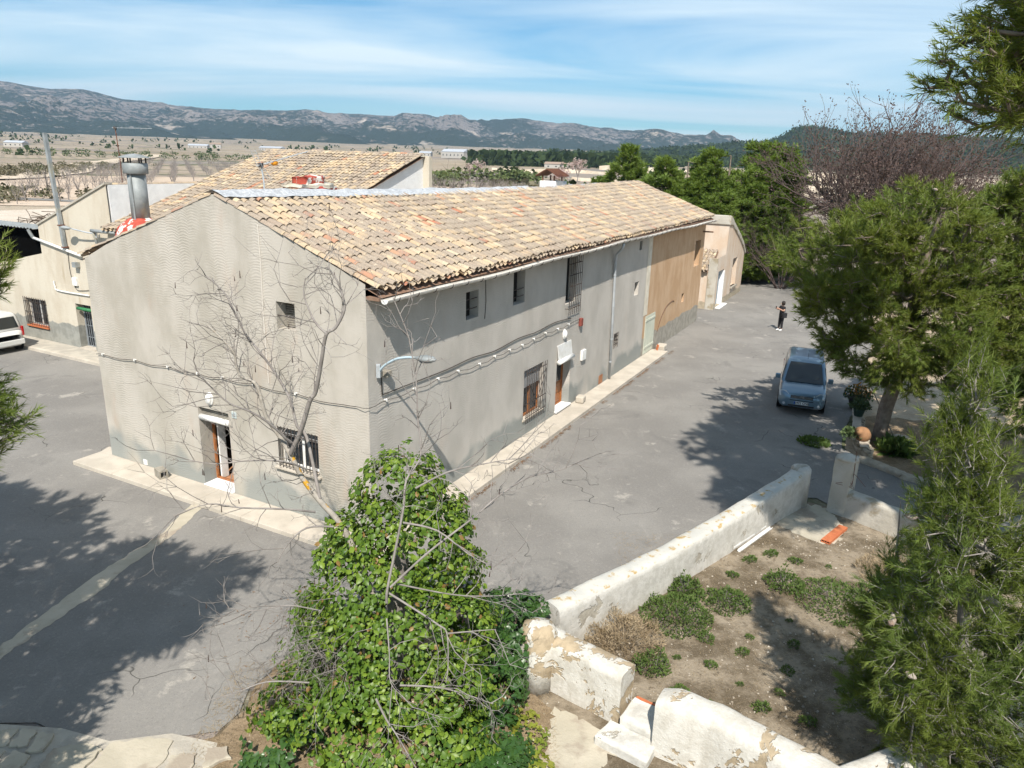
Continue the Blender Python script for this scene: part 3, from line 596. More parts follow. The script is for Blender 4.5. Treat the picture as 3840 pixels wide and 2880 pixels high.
for i in range(5): MB().add(*[(lambda V, F: (V, F))([tuple(Vector((30.4+i*0.02, 4.3-i*0.75, 7.85-i*0.27))+Vector((v[1]*0.3, v[0], v[2]*1.0))) for v in TV], [tuple(f) for f in TF])][0]).build('verge_tile', m_tile, fh)
# gable door, blind, threshold
dr = frame_ring(MB(), gp, 4.66, 5.81, 0.15, 2.40, 0.40, 0.46, 0.055).build('door', m_woodor, fh)
MB().box(0.47, 0.70, 5.66, 5.71, 0.15, 2.28).build('door_leaf', m_pvc, dr); MB().tube([(0.64, 5.65, 1.15), (0.64, 5.61, 1.15), (0.64, 5.61, 1.05)], 0.012, 6).build('handle', m_iron, dr)
MB().box(-0.06, 0.46, 4.67, 5.80, 0.125, 0.155).build('threshold', m_marble, fh, bevel=0.006)
bl = MB().tube([(0.06, 4.68, 2.10), (0.06, 5.79, 2.10)], 0.085, 14).build('blind', m_pvc, fh, smooth=True)
slats(bl, gp, 4.68, 5.79, 2.17, 2.39, 0.13, 0.05, m_shutter)
# chair inside the doorway
ch = thing('chair', 'orange wooden chair standing inside the open gable door', 'chair', B(1.15, 4.95, 0.13), BANG+2.6)
MB().lathe([(0.20, 0.42), (0.22, 0.44), (0.22, 0.46), (0.19, 0.475)], n=14).build('seat', m_woodor, ch)
for a in range(4):
    t = math.pi/4+a*math.pi/2; MB().tube([(0.20*math.cos(t), 0.20*math.sin(t), 0.0), (0.15*math.cos(t), 0.15*math.sin(t), 0.43)], 0.017, 7).build('leg', m_woodor, ch)
MB().tube([(-0.17, 0.12, 0.44), (-0.22, 0.14, 0.75), (-0.22, 0.08, 0.92), (-0.22, -0.08, 0.92), (-0.22, -0.14, 0.75), (-0.17, -0.12, 0.44)], 0.016, 7).build('backrest', m_woodor, ch)
# gable windows
w = frame_ring(MB(), gp, 1.60, 2.92, 1.34, 2.40, 0.18, 0.25, 0.06); boxP(w, gp, 2.21, 2.31, 1.40, 2.34, 0.18, 0.25); w = w.build('window', m_pvc, fh)
fill_pane(w, gp, 1.66, 2.86, 1.40, 2.34, 0.22); slats(w, gp, 1.66, 2.86, 2.14, 2.36, 0.15, 0.045, m_greyslat)
MB().box(-0.10, 0.18, 1.52, 3.0, 1.28, 1.33).build('sill', m_conc, w, bevel=0.006)
grille(w, gp, 1.64, 2.88, 1.24, 2.44, -0.04, 12, (1.45, 2.25), m_iron, 0.011)
w = MB().poly([gp(2.11, 4.94, 0.33), gp(2.70, 4.94, 0.33), gp(2.70, 5.61, 0.33), gp(2.11, 5.61, 0.33)]).build('window', m_dark, fh)
slats(w, gp, 2.12, 2.69, 4.95, 5.60, 0.31, 0.055, m_shutter); MB().tube([gp(2.08, 5.27, 0.04), gp(2.74, 5.27, 0.04)], 0.014, 6).build('bar', m_iron, w)
# long wall windows
def small_window(h, rods, lat=True, slat_mat=None, split=None):
    a, b, c, e, d = h
    w = MB().poly([fp(a, c, d-0.01), fp(b, c, d-0.01), fp(b, e, d-0.01), fp(a, e, d-0.01)]).build('window', m_dark, fh)
    if slat_mat: slats(w, fp, a+0.02, (split or b)-0.02, c+0.02, e-0.02, d-0.04, 0.06, slat_mat)
    for z in rods: MB().tube([fp(a-0.03, z, 0.05), fp(b+0.03, z, 0.05)], 0.014, 6).build('bar', m_iron, w)
    return w
small_window(FH[0], (5.0, 5.27)); small_window(FH[1], (4.92, 5.15), slat_mat=m_greyslat, split=7.45)
w = small_window(FH[2], (), slat_mat=None)
grille(w, fp, 11.10, 12.12, 3.72, 5.78, -0.16, 7, (3.95, 4.35, 4.75, 5.15, 5.55), m_iron, 0.011)
for z in (3.95, 5.55):
    for s in (11.10, 12.12): MB().tube([fp(s, z, 0.0), fp(s, z, -0.16)], 0.011, 6).build('bracket', m_iron, w)
small_window(FH[5], ()); small_window(FH[6], ())
w = small_window(FH[7], ()); grille(w, fp, 16.50, 17.0, 1.34, 2.0, -0.01, 4, (1.5, 1.67, 1.84), m_iron, 0.011)
w = frame_ring(MB(), fp, 8.0, 9.45, 0.70, 2.38, 0.15, 0.22, 0.07); boxP(w, fp, 8.69, 8.77, 0.76, 2.3, 0.15, 0.22); w = w.build('window', m_woodor, fh)
fill_pane(w, fp, 8.06, 9.39, 0.76, 2.32, 0.19); slats(w, fp, 8.06, 9.39, 1.72, 2.36, 0.12, 0.05, m_greyslat)
grille(w, fp, 7.98, 9.48, 0.58, 2.46, -0.13, 12, (0.78, 1.25, 2.30), m_iron, 0.012)
for a_, b_ in (((8.1, 1.95), (8.75, 1.2)), ((8.75, 1.2), (9.4, 2.2))): MB().tube([fp(a_[0], a_[1], -0.15), fp(b_[0], b_[1], -0.15)], 0.011, 6).build('bar', m_iron, w)
MB().box(7.95, 9.5, -0.05, 0.15, 0.63, 0.685).build('sill', m_conc, w)
# entry door on the long wall
dr = frame_ring(MB(), fp, 10.6, 11.85, 0.22, 2.14, 0.29, 0.35, 0.05); boxP(dr, fp, 10.65, 11.80, 0.22, 2.1, 0.33, 0.36); dr = dr.build('door', m_woodor, fh)
for z0, z1 in ((0.32, 0.62), (0.70, 1.05)):
    for s0, s1 in ((10.72, 11.18), (11.27, 11.73)): boxP(q := MB(), fp, s0, s1, z0, z1, 0.312, 0.332); q.build('panel', m_woodor, dr, bevel=0.01)
for s0, s1 in ((10.72, 11.18), (11.27, 11.73)): boxP(q := MB(), fp, s0, s1, 1.12, 2.0, 0.318, 0.332); q.build('pane', m_glass, dr)
MB().box(10.56, 11.9, -0.10, 0.30, 0.17, 0.225).build('threshold', m_marble, fh, bevel=0.006)
bl = MB().tube([(10.53, -0.11, 2.10), (11.80, -0.11, 2.10)], 0.085, 14).build('blind', m_pvc, fh, smooth=True)
slats(bl, lambda s, z, d: (s, d-(2.72-z)*0.14-0.015, z), 10.55, 11.76, 2.17, 2.72, 0.0, 0.045, m_pvc)
# pale green barn door in the ochre part, boards side by side
gd = MB().box(20.8, 22.32, 0.035, 0.055, 0.13, 2.02).build('barn_door', m_greendoor, fh)
for i in range(8):
    a = 20.81+i*0.1887; MB().box(a, a+0.178, -0.02, 0.034, 0.14, 2.01).build('plank', m_greendoor, gd)
for z in (0.4, 1.75): MB().box(20.82, 22.3, -0.045, -0.021, z, z+0.10).build('rail', m_greendoor, gd)
w = small_window((29.1, 30.25, 3.46, 4.91, 0.3), ()); boxP(q := MB(), fp, 29.13, 29.6, 3.48, 4.89, 0.2, 0.24); q.build('shutter', m_brownwood, w)
small_window((27.12, 27.62, 1.72, 2.2, 0.25), ())
MB().tube([(30.4, 0.1, 5.35), (30.9, -0.5, 5.32)], 0.045, 7).build('beam_end', m_brownwood, fh)
MB().box(14.98, 15.38, -0.018, 0.0, 0.14, 0.50).build('hatch', m_woodor, fh)
wire = [(22.9, -0.012, 0.9), (23.4, -0.012, 1.5), (24.2, -0.012, 1.95), (25.2, -0.012, 2.1), (25.6, -0.012, 2.02)]
MB().tube(catmull(wire, 5), 0.022, 5).build('scar', m_brownwood, fh)
# ================================================================ farmhouse fittings that hang on it
def wires(name, label, pts, r, mat, n=5, parent=None):
    o = MB().tube(pts, r, n).build(name, mat); tag(o, label, 'cable'); return o
def BW(P): return [B(*p) for p in P]
tag(MB().tube(BW(catmull([(0.45, -0.04, 4.05), (0.47, -0.03, 3.66), (0.57, -0.03, 3.62), (1.6, -0.03, 3.60), (3.3, -0.03, 3.57), (4.6, -0.03, 3.60), (5.96, -0.03, 3.52), (7.4, -0.03, 3.60), (8.8, -0.03, 3.56), (10.2, -0.03, 3.62), (11.6, -0.03, 3.53)])), 0.015, 5).build('cable', m_cable), 'thick dark power cable running along the long facade', 'cable')
IN = [(-0.02, 0.55), (0.6, 3.46), (1.76, 3.43), (2.84, 3.43), (3.84, 3.40), (5.01, 3.33), (5.9, 3.36), (6.85, 3.36), (7.72, 3.33), (8.55, 3.37), (9.46, 3.39), (10.47, 3.35), (11.4, 3.35)][1:]
pts = []
for (a, za), (b, zb) in zip(IN, IN[1:]):
    pts += [(a, -0.055, za), ((a+b)/2, -0.055, (za+zb)/2-0.05)]
pts = [(-0.055, 0.35, 3.42), (-0.055, -0.055, 3.44)]+pts+[(11.4, -0.055, 3.35), (12.4, -0.05, 3.36)]
wl = tag(MB().tube(BW(catmull(pts, 3)), 0.007, 5).build('service_wire', m_cable), 'thin dark wire on white insulators along the long facade', 'wire')
for i, (a, z) in enumerate(IN):
    o = MB().tube(BW([(a, 0.0, z), (a, -0.07, z)]), 0.022, 8).tube(BW([(a, -0.055, z-0.03), (a, -0.055, z+0.035)]), 0.021, 8).build('insulator', m_pvc, wl)
GI = [(9.55, 3.30), (8.15, 3.34), (6.79, 3.36), (5.64, 3.36), (4.72, 3.39), (3.61, 3.41), (2.2, 3.40), (0.71, 3.39)]
pts = [(-0.055, 9.83, 3.27)]
for (a, za), (b, zb) in zip(GI, GI[1:]): pts += [(-0.055, a, za), (-0.055, (a+b)/2, (za+zb)/2-0.05)]
pts += [(-0.055, 0.71, 3.39), (-0.055, 0.35, 3.41)]
wl = tag(MB().tube(BW(catmull(pts, 3)), 0.009, 5).build('service_wire', m_cable), 'sagging dark wire on insulators across the gable wall', 'wire')
for a, z in GI[:-1]: MB().tube(BW([(0, a, z), (-0.07, a, z)]), 0.022, 8).tube(BW([(-0.055, a, z-0.03), (-0.055, a, z+0.035)]), 0.021, 8).build('insulator', m_pvc, wl)
tag(MB().tube(BW([(-0.012, 3.1, 7.36), (-0.012, 3.09, 6.39), (-0.012, 3.12, 5.25), (-0.012, 3.10, 3.5)]), 0.014, 5).build('aerial_cable', m_cablew), 'pale aerial cable hanging straight down the gable wall', 'cable')
tag(MB().tube(BW([(5.3, -0.012, 5.95), (5.35, -0.012, 5.1), (5.3, -0.012, 4.6)]), 0.009, 5).build('facade_wire', m_cable), 'thin dark wire hanging beside the small shaded window', 'wire')
# street lamps
def street_lamp(name, label, mount, arm, head_dir, mat):
    t = thing(name, label, 'street lamp', mount, 0.0)
    m0 = Vector(mount)
    MB().box(-0.05, 0.05, -0.05, 0.05, -0.16, 0.16).build('mount', m_zincpipe, t, bevel=0.01)
    pts = [Vector(a)-m0 for a in arm]; MB().tube(catmull(pts, 5), 0.03, 8).build('arm', mat, t, smooth=True)
    d = Vector(head_dir).normalized(); e = pts[-1]; side = d.cross(Vector((0, 0, 1))).normalized(); up = side.cross(d)
    h = MB(); prof = [(0, .035), (.08, .05), (.16, .10), (.32, .135), (.48, .12), (.58, .06), (.60, .01)]; n = 10; V = []; F = []
    for x, w in prof:
        for k in range(n): a = 2*math.pi*k/n; V.append(e+d*x+side*w*math.cos(a)+up*(w*0.62*math.sin(a)+0.01))
    for i in range(len(prof)-1):
        for k in range(n): F.append((i*n+k, i*n+(k+1) % n, (i+1)*n+(k+1) % n, (i+1)*n+k))
    F += [tuple(range(n)), tuple((len(prof)-1)*n+k for k in range(n))]
    h.add(V, F); hd = h.build('lamp_head', m_zinc, t, smooth=True)
    g = MB(); V = [e+d*(0.33+0.17*math.cos(a))+side*0.105*math.sin(a)-up*(0.062 if True else 0) for a in np.linspace(0, 2*math.pi, 14, endpoint=False)]
    V2 = [v-up*0.035+(e+d*0.33-v)*0.3 for v in V]
    g.add(V+V2, [tuple(range(14, 28))]+[(i, (i+1) % 14, 14+(i+1) % 14, 14+i) for i in range(14)]); g.build('lens', m_pvc, hd)
    return t
street_lamp('street_lamp', 'grey street lamp on curved arm at the corner of the long facade', B(0.31, -0.06, 4.25), [B(0.31, -0.08, 4.25), B(0.32, -0.25, 4.42), B(0.34, -0.55, 4.60), B(0.36, -0.85, 4.68), B(0.37, -1.0, 4.69)], -BV+Vector((0, 0, 0.05)), m_lampblue)
tag(MB().box(-0.09, 0.09, -0.09, 0.09, -0.07, 0.07).build('junction_box', m_block, bevel=0.008), 'small grey junction box under the corner street lamp', 'junction box').location = B(0.62, -0.06, 4.12)
bpy.data.objects['junction_box'].rotation_euler = (0, 0, BANG)
# bulkhead lamps
def bulkhead(label, loc, nrm_rz, mat=m_pvc):
    t = thing('wall_lamp', label, 'wall lamp', loc, nrm_rz)
    MB().lathe([(0.0, 0), (0.12, 0.0), (0.125, 0.03), (0.11, 0.05)], n=16, sy=1.55).build('base', mat, t)
    MB().lathe([(0.095, 0.05), (0.09, 0.09), (0.06, 0.12), (0.0, 0.13)], n=16, sy=1.55).build('glass', m_pvc, t, smooth=True)
    return t
b1 = bulkhead('white oval bulkhead lamp above the open gable door', B(-0.002, 5.28, 2.71), 0); b1.rotation_euler = (math.radians(90), 0, BANG-math.pi/2)
b2 = bulkhead('white bulkhead lamp above the rolled blind of the facade door', B(11.1, -0.002, 3.03), 0); b2.rotation_euler = (math.radians(90), 0, BANG)
o = tag(MB().box(12.80, 13.18, -0.09, 0.0, 1.66, 2.05).box(12.93, 13.05, -0.096, -0.088, 1.85, 1.98).build('meter_box', m_pvc, bevel=0.01), 'white electricity meter box on the long facade', 'meter box'); o.location = C0; o.rotation_euler = (0, 0, BANG)
o = tag(MB().box(12.42, 12.62, -0.12, 0.0, 3.08, 3.38).build('fuse_box', m_redbox, bevel=0.02), 'small red fuse box high on the long facade', 'fuse box'); o.location = C0; o.rotation_euler = (0, 0, BANG)
o = tag(MB().box(-0.02, 0.0, 4.34, 4.51, 2.33, 2.51).build('number_plaque', m_plaque), 'pale blue glazed plaque beside the gable door', 'plaque'); o.location = C0; o.rotation_euler = (0, 0, BANG)
for i, (dy, dz, w_, h_) in enumerate(((-0.04, 0.0, 0.018, 0.09), (0.0, 0.02, 0.02, 0.06), (0.035, -0.02, 0.018, 0.08), (-0.01, -0.045, 0.05, 0.014))):
    MB().box(-0.024, -0.02, 4.425+dy-w_/2, 4.425+dy+w_/2, 2.42+dz-h_/2, 2.42+dz+h_/2).build('glyph', m_bluedoor, o)
o = tag(MB().box(-0.02, 0.0, 8.20, 8.36, 0.14, 0.30).box(-0.026, -0.02, 8.23, 8.33, 0.21, 0.24).build('vent_cover', m_pvc), 'small white vent cover low on the gable wall', 'vent'); o.location = C0; o.rotation_euler = (0, 0, BANG)
# hollow concrete block on the walkway
def ring_prism(mb, W, H, t, L):
    for a, b, c, d in ((-W/2, W/2, 0, t), (-W/2, W/2, H-t, H), (-W/2, -W/2+t, t, H-t), (W/2-t, W/2, t, H-t)): mb.box(-L/2, L/2, a, b, c, d)
    return mb
o = tag(ring_prism(MB(), 0.24, 0.24, 0.04, 0.38).build('concrete_block', m_block), 'hollow grey concrete block lying on the walkway by the gable', 'concrete block'); o.location = B(-0.30, 7.22, 0.12); o.rotation_euler = (0, 0, BANG+1.25)
o = tag(MB().box(-0.20, 0.20, -0.16, 0.16, 0, 0.26).build('stone_block', m_conc, bevel=0.05), 'pale stone block on the walkway beside the facade door', 'stone block'); o.location = B(12.45, -0.26, 0.12); o.rotation_euler = (0, 0, BANG+0.1)
o = tag(MB().box(-0.32, 0.32, -0.22, 0.22, 0, 0.30).build('stone_step', m_conc, bevel=0.05), 'large pale stone block at the end of the walkway', 'stone block'); o.location = B(22.75, -0.35, 0.004); o.rotation_euler = (0, 0, BANG+0.05)
o = tag(MB().box(-0.10, 0.10, -0.02, 0.02, 0, 0.28).build('loose_brick', m_terra, bevel=0.005), 'orange brick leaning beside the pale green barn door', 'brick'); o.location = B(22.2, -0.28, 0.12); o.rotation_euler = (0.2, 0, BANG+0.7)
# metal chimney with red flaunching
ch = thing('metal_chimney', 'tall round galvanised chimney with red flaking base on the gable', 'chimney', B(0.78, 8.3, 0), BANG)
def blob(prof, n, seed, amp, mat, name, parent, c=(0, 0, 0), sx=1, sy=1):
    mb = MB().lathe(prof, c, n, sx, sy); mb.v = [(x+amp*nzv((x*4+seed, y*4, z*4)), y+amp*nzv((x*4, y*4+seed, z*4)), z+amp*nzv((x*4, y*4, z*4+seed))) for x, y, z in mb.v]
    return mb.build(name, mat, parent, smooth=True)
blob([(1.0, 6.3), (0.97, 6.62), (0.80, 6.90), (0.55, 7.07), (0.36, 7.14), (0.26, 7.16)], 22, 2, 0.06, m_redpaint, 'base', ch, sx=0.62)
lean = lambda z: (0.0, 0.0, z)
MB().lathe([(0.235, 7.02), (0.235, 8.42)], n=24).build('flue', m_zinc, ch, smooth=True); MB().box(-0.245, -0.225, -0.10, -0.05, 7.1, 8.4).build('seam', m_zinc, ch)
MB().lathe([(0.30, 8.33), (0.315, 8.34), (0.315, 8.60), (0.30, 8.61)], n=24).build('collar', m_zinc, ch, smooth=True)
for k in range(6): t = k*math.pi/3+0.3; MB().box(0.27*math.cos(t)-0.015, 0.27*math.cos(t)+0.015, 0.27*math.sin(t)-0.015, 0.27*math.sin(t)+0.015, 8.60, 8.76).build('strut', m_iron, ch)
MB().lathe([(0.40, 8.74), (0.40, 8.755), (0.2, 8.82), (0.02, 8.85)], n=24).build('cap', m_zinc, ch)
# broken red chimney stump behind the ridge
st = thing('chimney_stump', 'broken red chimney stump with bare masonry behind the ridge', 'chimney', B(4.6, 5.55, 0), BANG)
def lump(name, P0, P1, seed, mat, amp=0.05, n=5):
    V = []; F = []; x0, y0, z0 = P0; x1, y1, z1 = P1
    import itertools
    idx = {}
    for a, b, c in itertools.product(range(n+1), repeat=3):
        if 0 < a < n and 0 < b < n and 0 < c < n: continue
        p = Vector((x0+(x1-x0)*a/n, y0+(y1-y0)*b/n, z0+(z1-z0)*c/n)); q = p*3.1
        idx[a, b, c] = len(V); V.append(p+Vector((nzv(q+Vector((seed, 0, 0))), nzv(q+Vector((0, seed, 0))), nzv(q+Vector((0, 0, seed)))))*amp)
    for a, b in itertools.product(range(n), repeat=2):
        for c in (0, n):
            F += [(idx[a, b, c], idx[a+1, b, c], idx[a+1, b+1, c], idx[a, b+1, c]), (idx[a, c, b], idx[a+1, c, b], idx[a+1, c, b+1], idx[a, c, b+1]), (idx[c, a, b], idx[c, a+1, b], idx[c, a+1, b+1], idx[c, a, b+1])]
    return V, F
def lump_obj(name, P0, P1, seed, mat, parent, amp=0.05): return MB().add(*lump(name, P0, P1, seed, mat, amp)).build(name, mat, parent, smooth=True)
lump_obj('body', (-0.85, -0.4, 7.3), (0.55, 0.45, 8.08), 3, m_redpaint, st, 0.07); lump_obj('top', (-0.6, -0.3, 8.05), (0.15, 0.3, 8.34), 5, m_redpaint, st, 0.09)
lump_obj('rubble_core', (-1.5, -0.35, 7.3), (-0.6, 0.3, 7.98), 8, m_rubble, st, 0.12); lump_obj('broken_face', (-0.5, -0.52, 7.5), (0.05, -0.30, 8.0), 9, m_rubble, st, 0.06); lump_obj('mortar_cap', (-0.9, -0.42, 8.04), (0.4, 0.4, 8.14), 12, m_mortar, st, 0.07)
# white chimney with rusty pitched cap
wc = thing('white_chimney', 'small white chimney with rusty pitched metal cap on the ridge', 'chimney', B(23.0, 6.2, 0), BANG)
MB().box(-0.6, 0.35, -0.45, 0.45, 6.6, 8.0).build('stack', m_white, wc, bevel=0.03); lump_obj('broken_side', (0.3, -0.4, 6.8), (0.8, 0.35, 7.95), 21, m_white, wc, 0.12)
for sx in (-0.5, 0.45):
    for sy in (-0.32, 0.32): MB().box(sx-0.03, sx+0.03, sy-0.03, sy+0.03, 7.98, 8.27).build('post', m_rust, wc)
cap = MB().prism_axis([(-0.62, 8.22), (0.0, 8.56), (0.62, 8.22), (0.62, 8.24), (0.0, 8.585), (-0.62, 8.24)], -0.75, 0.72, 0).build('cap', m_rust, wc)
for k in range(9): MB().prism_axis([(-0.62, 8.25), (0.0, 8.59), (0.62, 8.25), (0.62, 8.27), (0.0, 8.61), (-0.62, 8.27)], -0.74+k*0.175, -0.69+k*0.175, 0).build('rib', m_rust, cap)
# television aerials
def yagi(label, base, z_top, boom_dir, L, mat, refl, director=True):
    t = thing('television_aerial', label, 'aerial', base); h = z_top-base[2]
    MB().tube([(0, 0, 0), (0.02, 0, h*0.5), (-0.03, 0, h)], 0.02, 7).build('mast', mat, t)
    d = Vector(boom_dir).normalized(); s = Vector((-d.y, d.x, 0)).normalized(); c = Vector((-0.03, 0, h-0.05))
    bm_ = MB().tube([c-d*0.15, c+d*L], 0.012, 6).build('boom', m_zincpipe, t)
    for i in range(9): q = c+d*(0.12+i*L/9.5); MB().tube([q-s*(0.14-i*0.006), q+s*(0.14-i*0.006)], 0.006, 5).build('element', m_zincpipe, bm_)
    MB().box(c.x-0.05, c.x+0.05, c.y-0.05, c.y+0.05, c.z-0.07, c.z+0.05).build('clamp', m_iron, t)
    if refl:
        for sg in (1, -1):
            a = c-d*0.05; e = a-d*0.12*0+Vector((0, 0, sg*0.42))-d*0.18*(1 if sg > 0 else -1.6)
            for o_ in (-0.10, 0.10): MB().tube([a+s*o_, e+s*o_], 0.007, 5).build('reflector_rail', m_zincpipe, t)
            for i in range(6): f = (i+0.5)/6; q = a.lerp(e, f); MB().tube([q-s*0.10, q+s*0.10], 0.004, 4).build('reflector_rod', m_zincpipe, t)
    return t
yagi('rusty mast television aerial with comb boom beyond the metal chimney', B(9.0, 20.6, 7.2), 9.85, -BV*0.95+BU*0.2, 1.9, m_rust, False)
ya = yagi('grey television aerial with orange dipole box above the broken chimney', B(1.95, 4.85, 7.7), 8.72, BU*0.75+BV*-0.1+Vector((0, 0, 0.18)), 1.6, m_zincpipe, True)
o = MB().lathe([(0.01, -0.10), (0.06, -0.06), (0.07, 0.03), (0.03, 0.11)], n=10).build('dipole_box', plain('orange_plastic', (0.75, 0.30, 0.02), None, rough=0.5), ya, smooth=True); o.location = (0.20, 0.42, 1.02); o.rotation_euler = (math.radians(90), 0, -0.5)
# ================================================================ rear house
rh = thing('rear_house', 'cream rear house with grey dado and tiled roof behind the farmhouse', 'house', C0, BANG)
rp_ = lambda s, z, d: (7.2+d, s, z)
RH = [(21.28, 22.38, 0.16, 2.20, 0.40), (24.65, 26.25, 0.74, 2.05, 0.28)]
wall_sheet(rp_, 9.86, 36.0, [(9.86, 5.72), (19.12, 5.72), (19.14, 7.52), (24.30, 5.54), (24.32, 4.28), (27.8, 3.58), (36, 3.3)], RH).build('front_wall', m_cream, rh)
MB().prism_axis([(19.14, 7.52), (24.30, 5.54), (24.30, 5.62), (19.14, 7.60)], 7.14, 7.50, 0).build('coping', m_conc_dk, rh)
MB().box(7.3, 12.1, 19.14, 19.42, 5.0, 7.50).box(12.1, 16.4, 19.14, 19.42, 5.0, 6.2).build('parapet_wall', m_white, rh)
for i in range(12): obj('cap_tile', TILE_ME, None, rh).matrix_basis = Matrix.Translation((7.35+i*0.40, 19.28, 7.49)) @ Matrix.Rotation(-math.pi/2, 4, 'Z') @ Matrix.Rotation(0.03*nzv((i, 2, 3)), 4, 'X')
wall_sheet(lambda s, z, d: (s, 9.84-d, z), 7.2, 16.6, [(7.2, 5.70), (16.6, 8.95)], [], z0=3.0).build('side_wall', m_white, rh)
MB().box(16.6, 16.85, 9.5, 19.3, 0, 9.02).build('end_wall', m_cream, rh)
rroof = MB().poly([(16.5, 9.7, 8.97), (16.5, 19.12, 8.97), (6.95, 19.12, 5.68), (6.95, 9.7, 5.68)]).build('roof', m_fascia, rh)
def sag_rear(a, y): return -0.10*math.sin(math.pi*min(max(a/9.4, 0), 1))*math.sin(math.pi*min(max(y/10, 0), 1))+0.05*nzv((a*0.5, y*0.4, 7.0))
tile_roof(rroof, (16.45, 9.78, 8.99), (0, 1, 0), (-9.5, 0, -3.28), 9.3, 10.1, sag=sag_rear, seed=9)
mb = MB().prism_axis([(-0.22, 8.98), (0.0, 9.12), (0.2, 8.98)], 9.7, 19.3, 1); mb.v = [(x+16.45, y, z+0.02*nzv((x*5, y*3, z))) for x, y, z in mb.v]; mb.build('ridge_mortar', m_mortar, rroof)
for i in range(25): obj('ridge_tile', TILE_ME, None, rroof).matrix_basis = Matrix.Translation((16.47, 9.72+i*0.385, 9.07+0.03*nzv((i*0.7, 1, 1)))) @ Matrix.Rotation(0.05*nzv((i, 5, 2)), 4, 'X')
MB().tube([(6.88, 18.4, 5.62), (6.88, 20.0, 5.62)], 0.07, 10).tube([(6.88, 19.9, 5.60), (7.0, 19.95, 5.2), (7.12, 19.95, 4.6)], 0.055, 10).build('gutter', m_zinc, rh, smooth=True)
dr = frame_ring(MB(), rp_, 21.28, 22.38, 0.16, 2.2, 0.33, 0.39, 0.05).build('door', m_greydoor, rh)
boxP(q := MB(), rp_, 21.33, 22.33, 0.18, 2.15, 0.36, 0.38); q.build('pane', m_glass, dr)
grille(dr, rp_, 21.38, 22.28, 0.2, 2.12, 0.33, 7, (0.6, 1.15), m_greydoor, 0.013)
MB().tube([(7.24, 21.3, 1.98), (7.24, 22.3, 1.98)], 0.075, 12).build('blind', m_greenblind, rh, smooth=True)
MB().box(7.10, 7.55, 21.28, 22.38, 0.10, 0.165).build('threshold', m_conc, rh)
w = frame_ring(MB(), rp_, 24.65, 26.25, 0.76, 2.05, 0.2, 0.27, 0.06); boxP(w, rp_, 25.40, 25.50, 0.8, 2.0, 0.2, 0.27); w = w.build('window', m_pvc, rh); fill_pane(w, rp_, 24.7, 26.2, 0.8, 2.0, 0.24)
grille(w, rp_, 24.6, 26.3, 0.68, 2.12, -0.06, 13, (0.9, 1.4, 1.9), m_iron, 0.013); MB().box(7.12, 7.42, 24.6, 26.3, 0.70, 0.76).build('sill', m_terra, w)
o = MB().tube([(7.12, 24.68, 4.97), (7.10, 21.30, 4.43)], 0.06, 10).build('rain_pipe', m_pvc, rh, smooth=True); MB().tube([(7.0, 24.75, 5.35), (7.05, 24.7, 5.15), (7.12, 24.66, 4.97)], 0.075, 10).build('elbow', m_zinc, o)
MB().tube(catmull([(7.15, 23.65, 3.1), (7.15, 23.62, 2.85), (7.15, 23.35, 2.68), (7.15, 21.2, 2.68)]), 0.03, 8).build('conduit', m_pvc, rh)
MB().box(7.1, 7.2, 21.9, 22.2, 3.05, 3.4).build('junction_box', m_pvc, rh); MB().box(6.98, 7.2, 21.6, 21.85, 3.9, 4.12).build('spout', m_zinc, rh)
MB().tube(catmull([(7.17, 22.3, 4.6), (7.17, 22.35, 3.6), (7.17, 22.1, 2.9), (7.17, 21.7, 2.85), (7.17, 21.0, 2.95)]), 0.012, 5).build('cable', m_cable, rh)
wsl = MB()
pv = thing('rear_pavement', 'raised grey pavement with pale kerb before the rear house', 'pavement', C0, BANG)
MB().box(6.15, 7.2, 10.2, 36, -0.02, 0.13).build('slab', m_conc_dk, pv)
for i in range(26): MB().box(5.98, 6.148, 10.2+i*0.98, 11.165+i*0.98, -0.02, 0.14).build('kerb_stone', m_conc, pv, bevel=0.015)
# mast, lamp, carport
ms = thing('steel_mast', 'leaning square steel mast bracketed to the cream rear house', 'mast', B(7.08, 22.32, 4.6), BANG)
MB().prism_axis([(-0.07, -0.07), (0.07, -0.07), (0.07, 0.07), (-0.07, 0.07)], 0, 4.9, 2).build('pole', m_zinc, ms)
for z in (0.1, 1.05): MB().box(-0.10, 0.16, -0.12, 0.12, z, z+0.05).build('bracket', m_rust, ms)
MB().tube(catmull([(0.1, 0.05, 3.5), (0.12, 0.4, 3.6), (0.1, 0.65, 3.2), (0.1, 0.6, 2.6), (0.1, 0.35, 2.45)]), 0.015, 5).build('cable_loop', m_cable, ms)
ms.rotation_euler = (math.radians(-3), 0, BANG)
street_lamp('street_lamp', 'straight armed street lamp on the cream rear house', B(7.0, 19.9, 5.48), [B(7.0, 19.9, 5.48), B(6.9, 20.4, 5.52), B(6.8, 21.2, 5.62)], BV*0.95-BU*0.15+Vector((0, 0, 0.04)), m_zincpipe)
cp = thing('carport', 'dark carport with corrugated sheet roof and black netting', 'carport', C0, BANG)
for i in range(22):
    a = 24.4+i*0.5; MB().prism_axis([(a, 5.36), (a+0.12, 5.42), (a+0.25, 5.36), (a+0.37, 5.42), (a+0.495, 5.36), (a+0.495, 5.375), (a+0.37, 5.435), (a+0.25, 5.375), (a+0.12, 5.435), (a, 5.375)], 7.0, 8.1, 0).build('roof_sheet', m_zinc, cp)
MB().box(7.40, 7.42, 24.34, 36, 2.5, 5.34).box(7.42, 8.1, 24.34, 24.36, 2.5, 5.34).build('netting', m_black, cp)
for v_ in (28, 32, 35.8): MB().box(7.46, 7.54, v_, v_+0.08, 0, 5.34).build('post', m_zinc, cp)
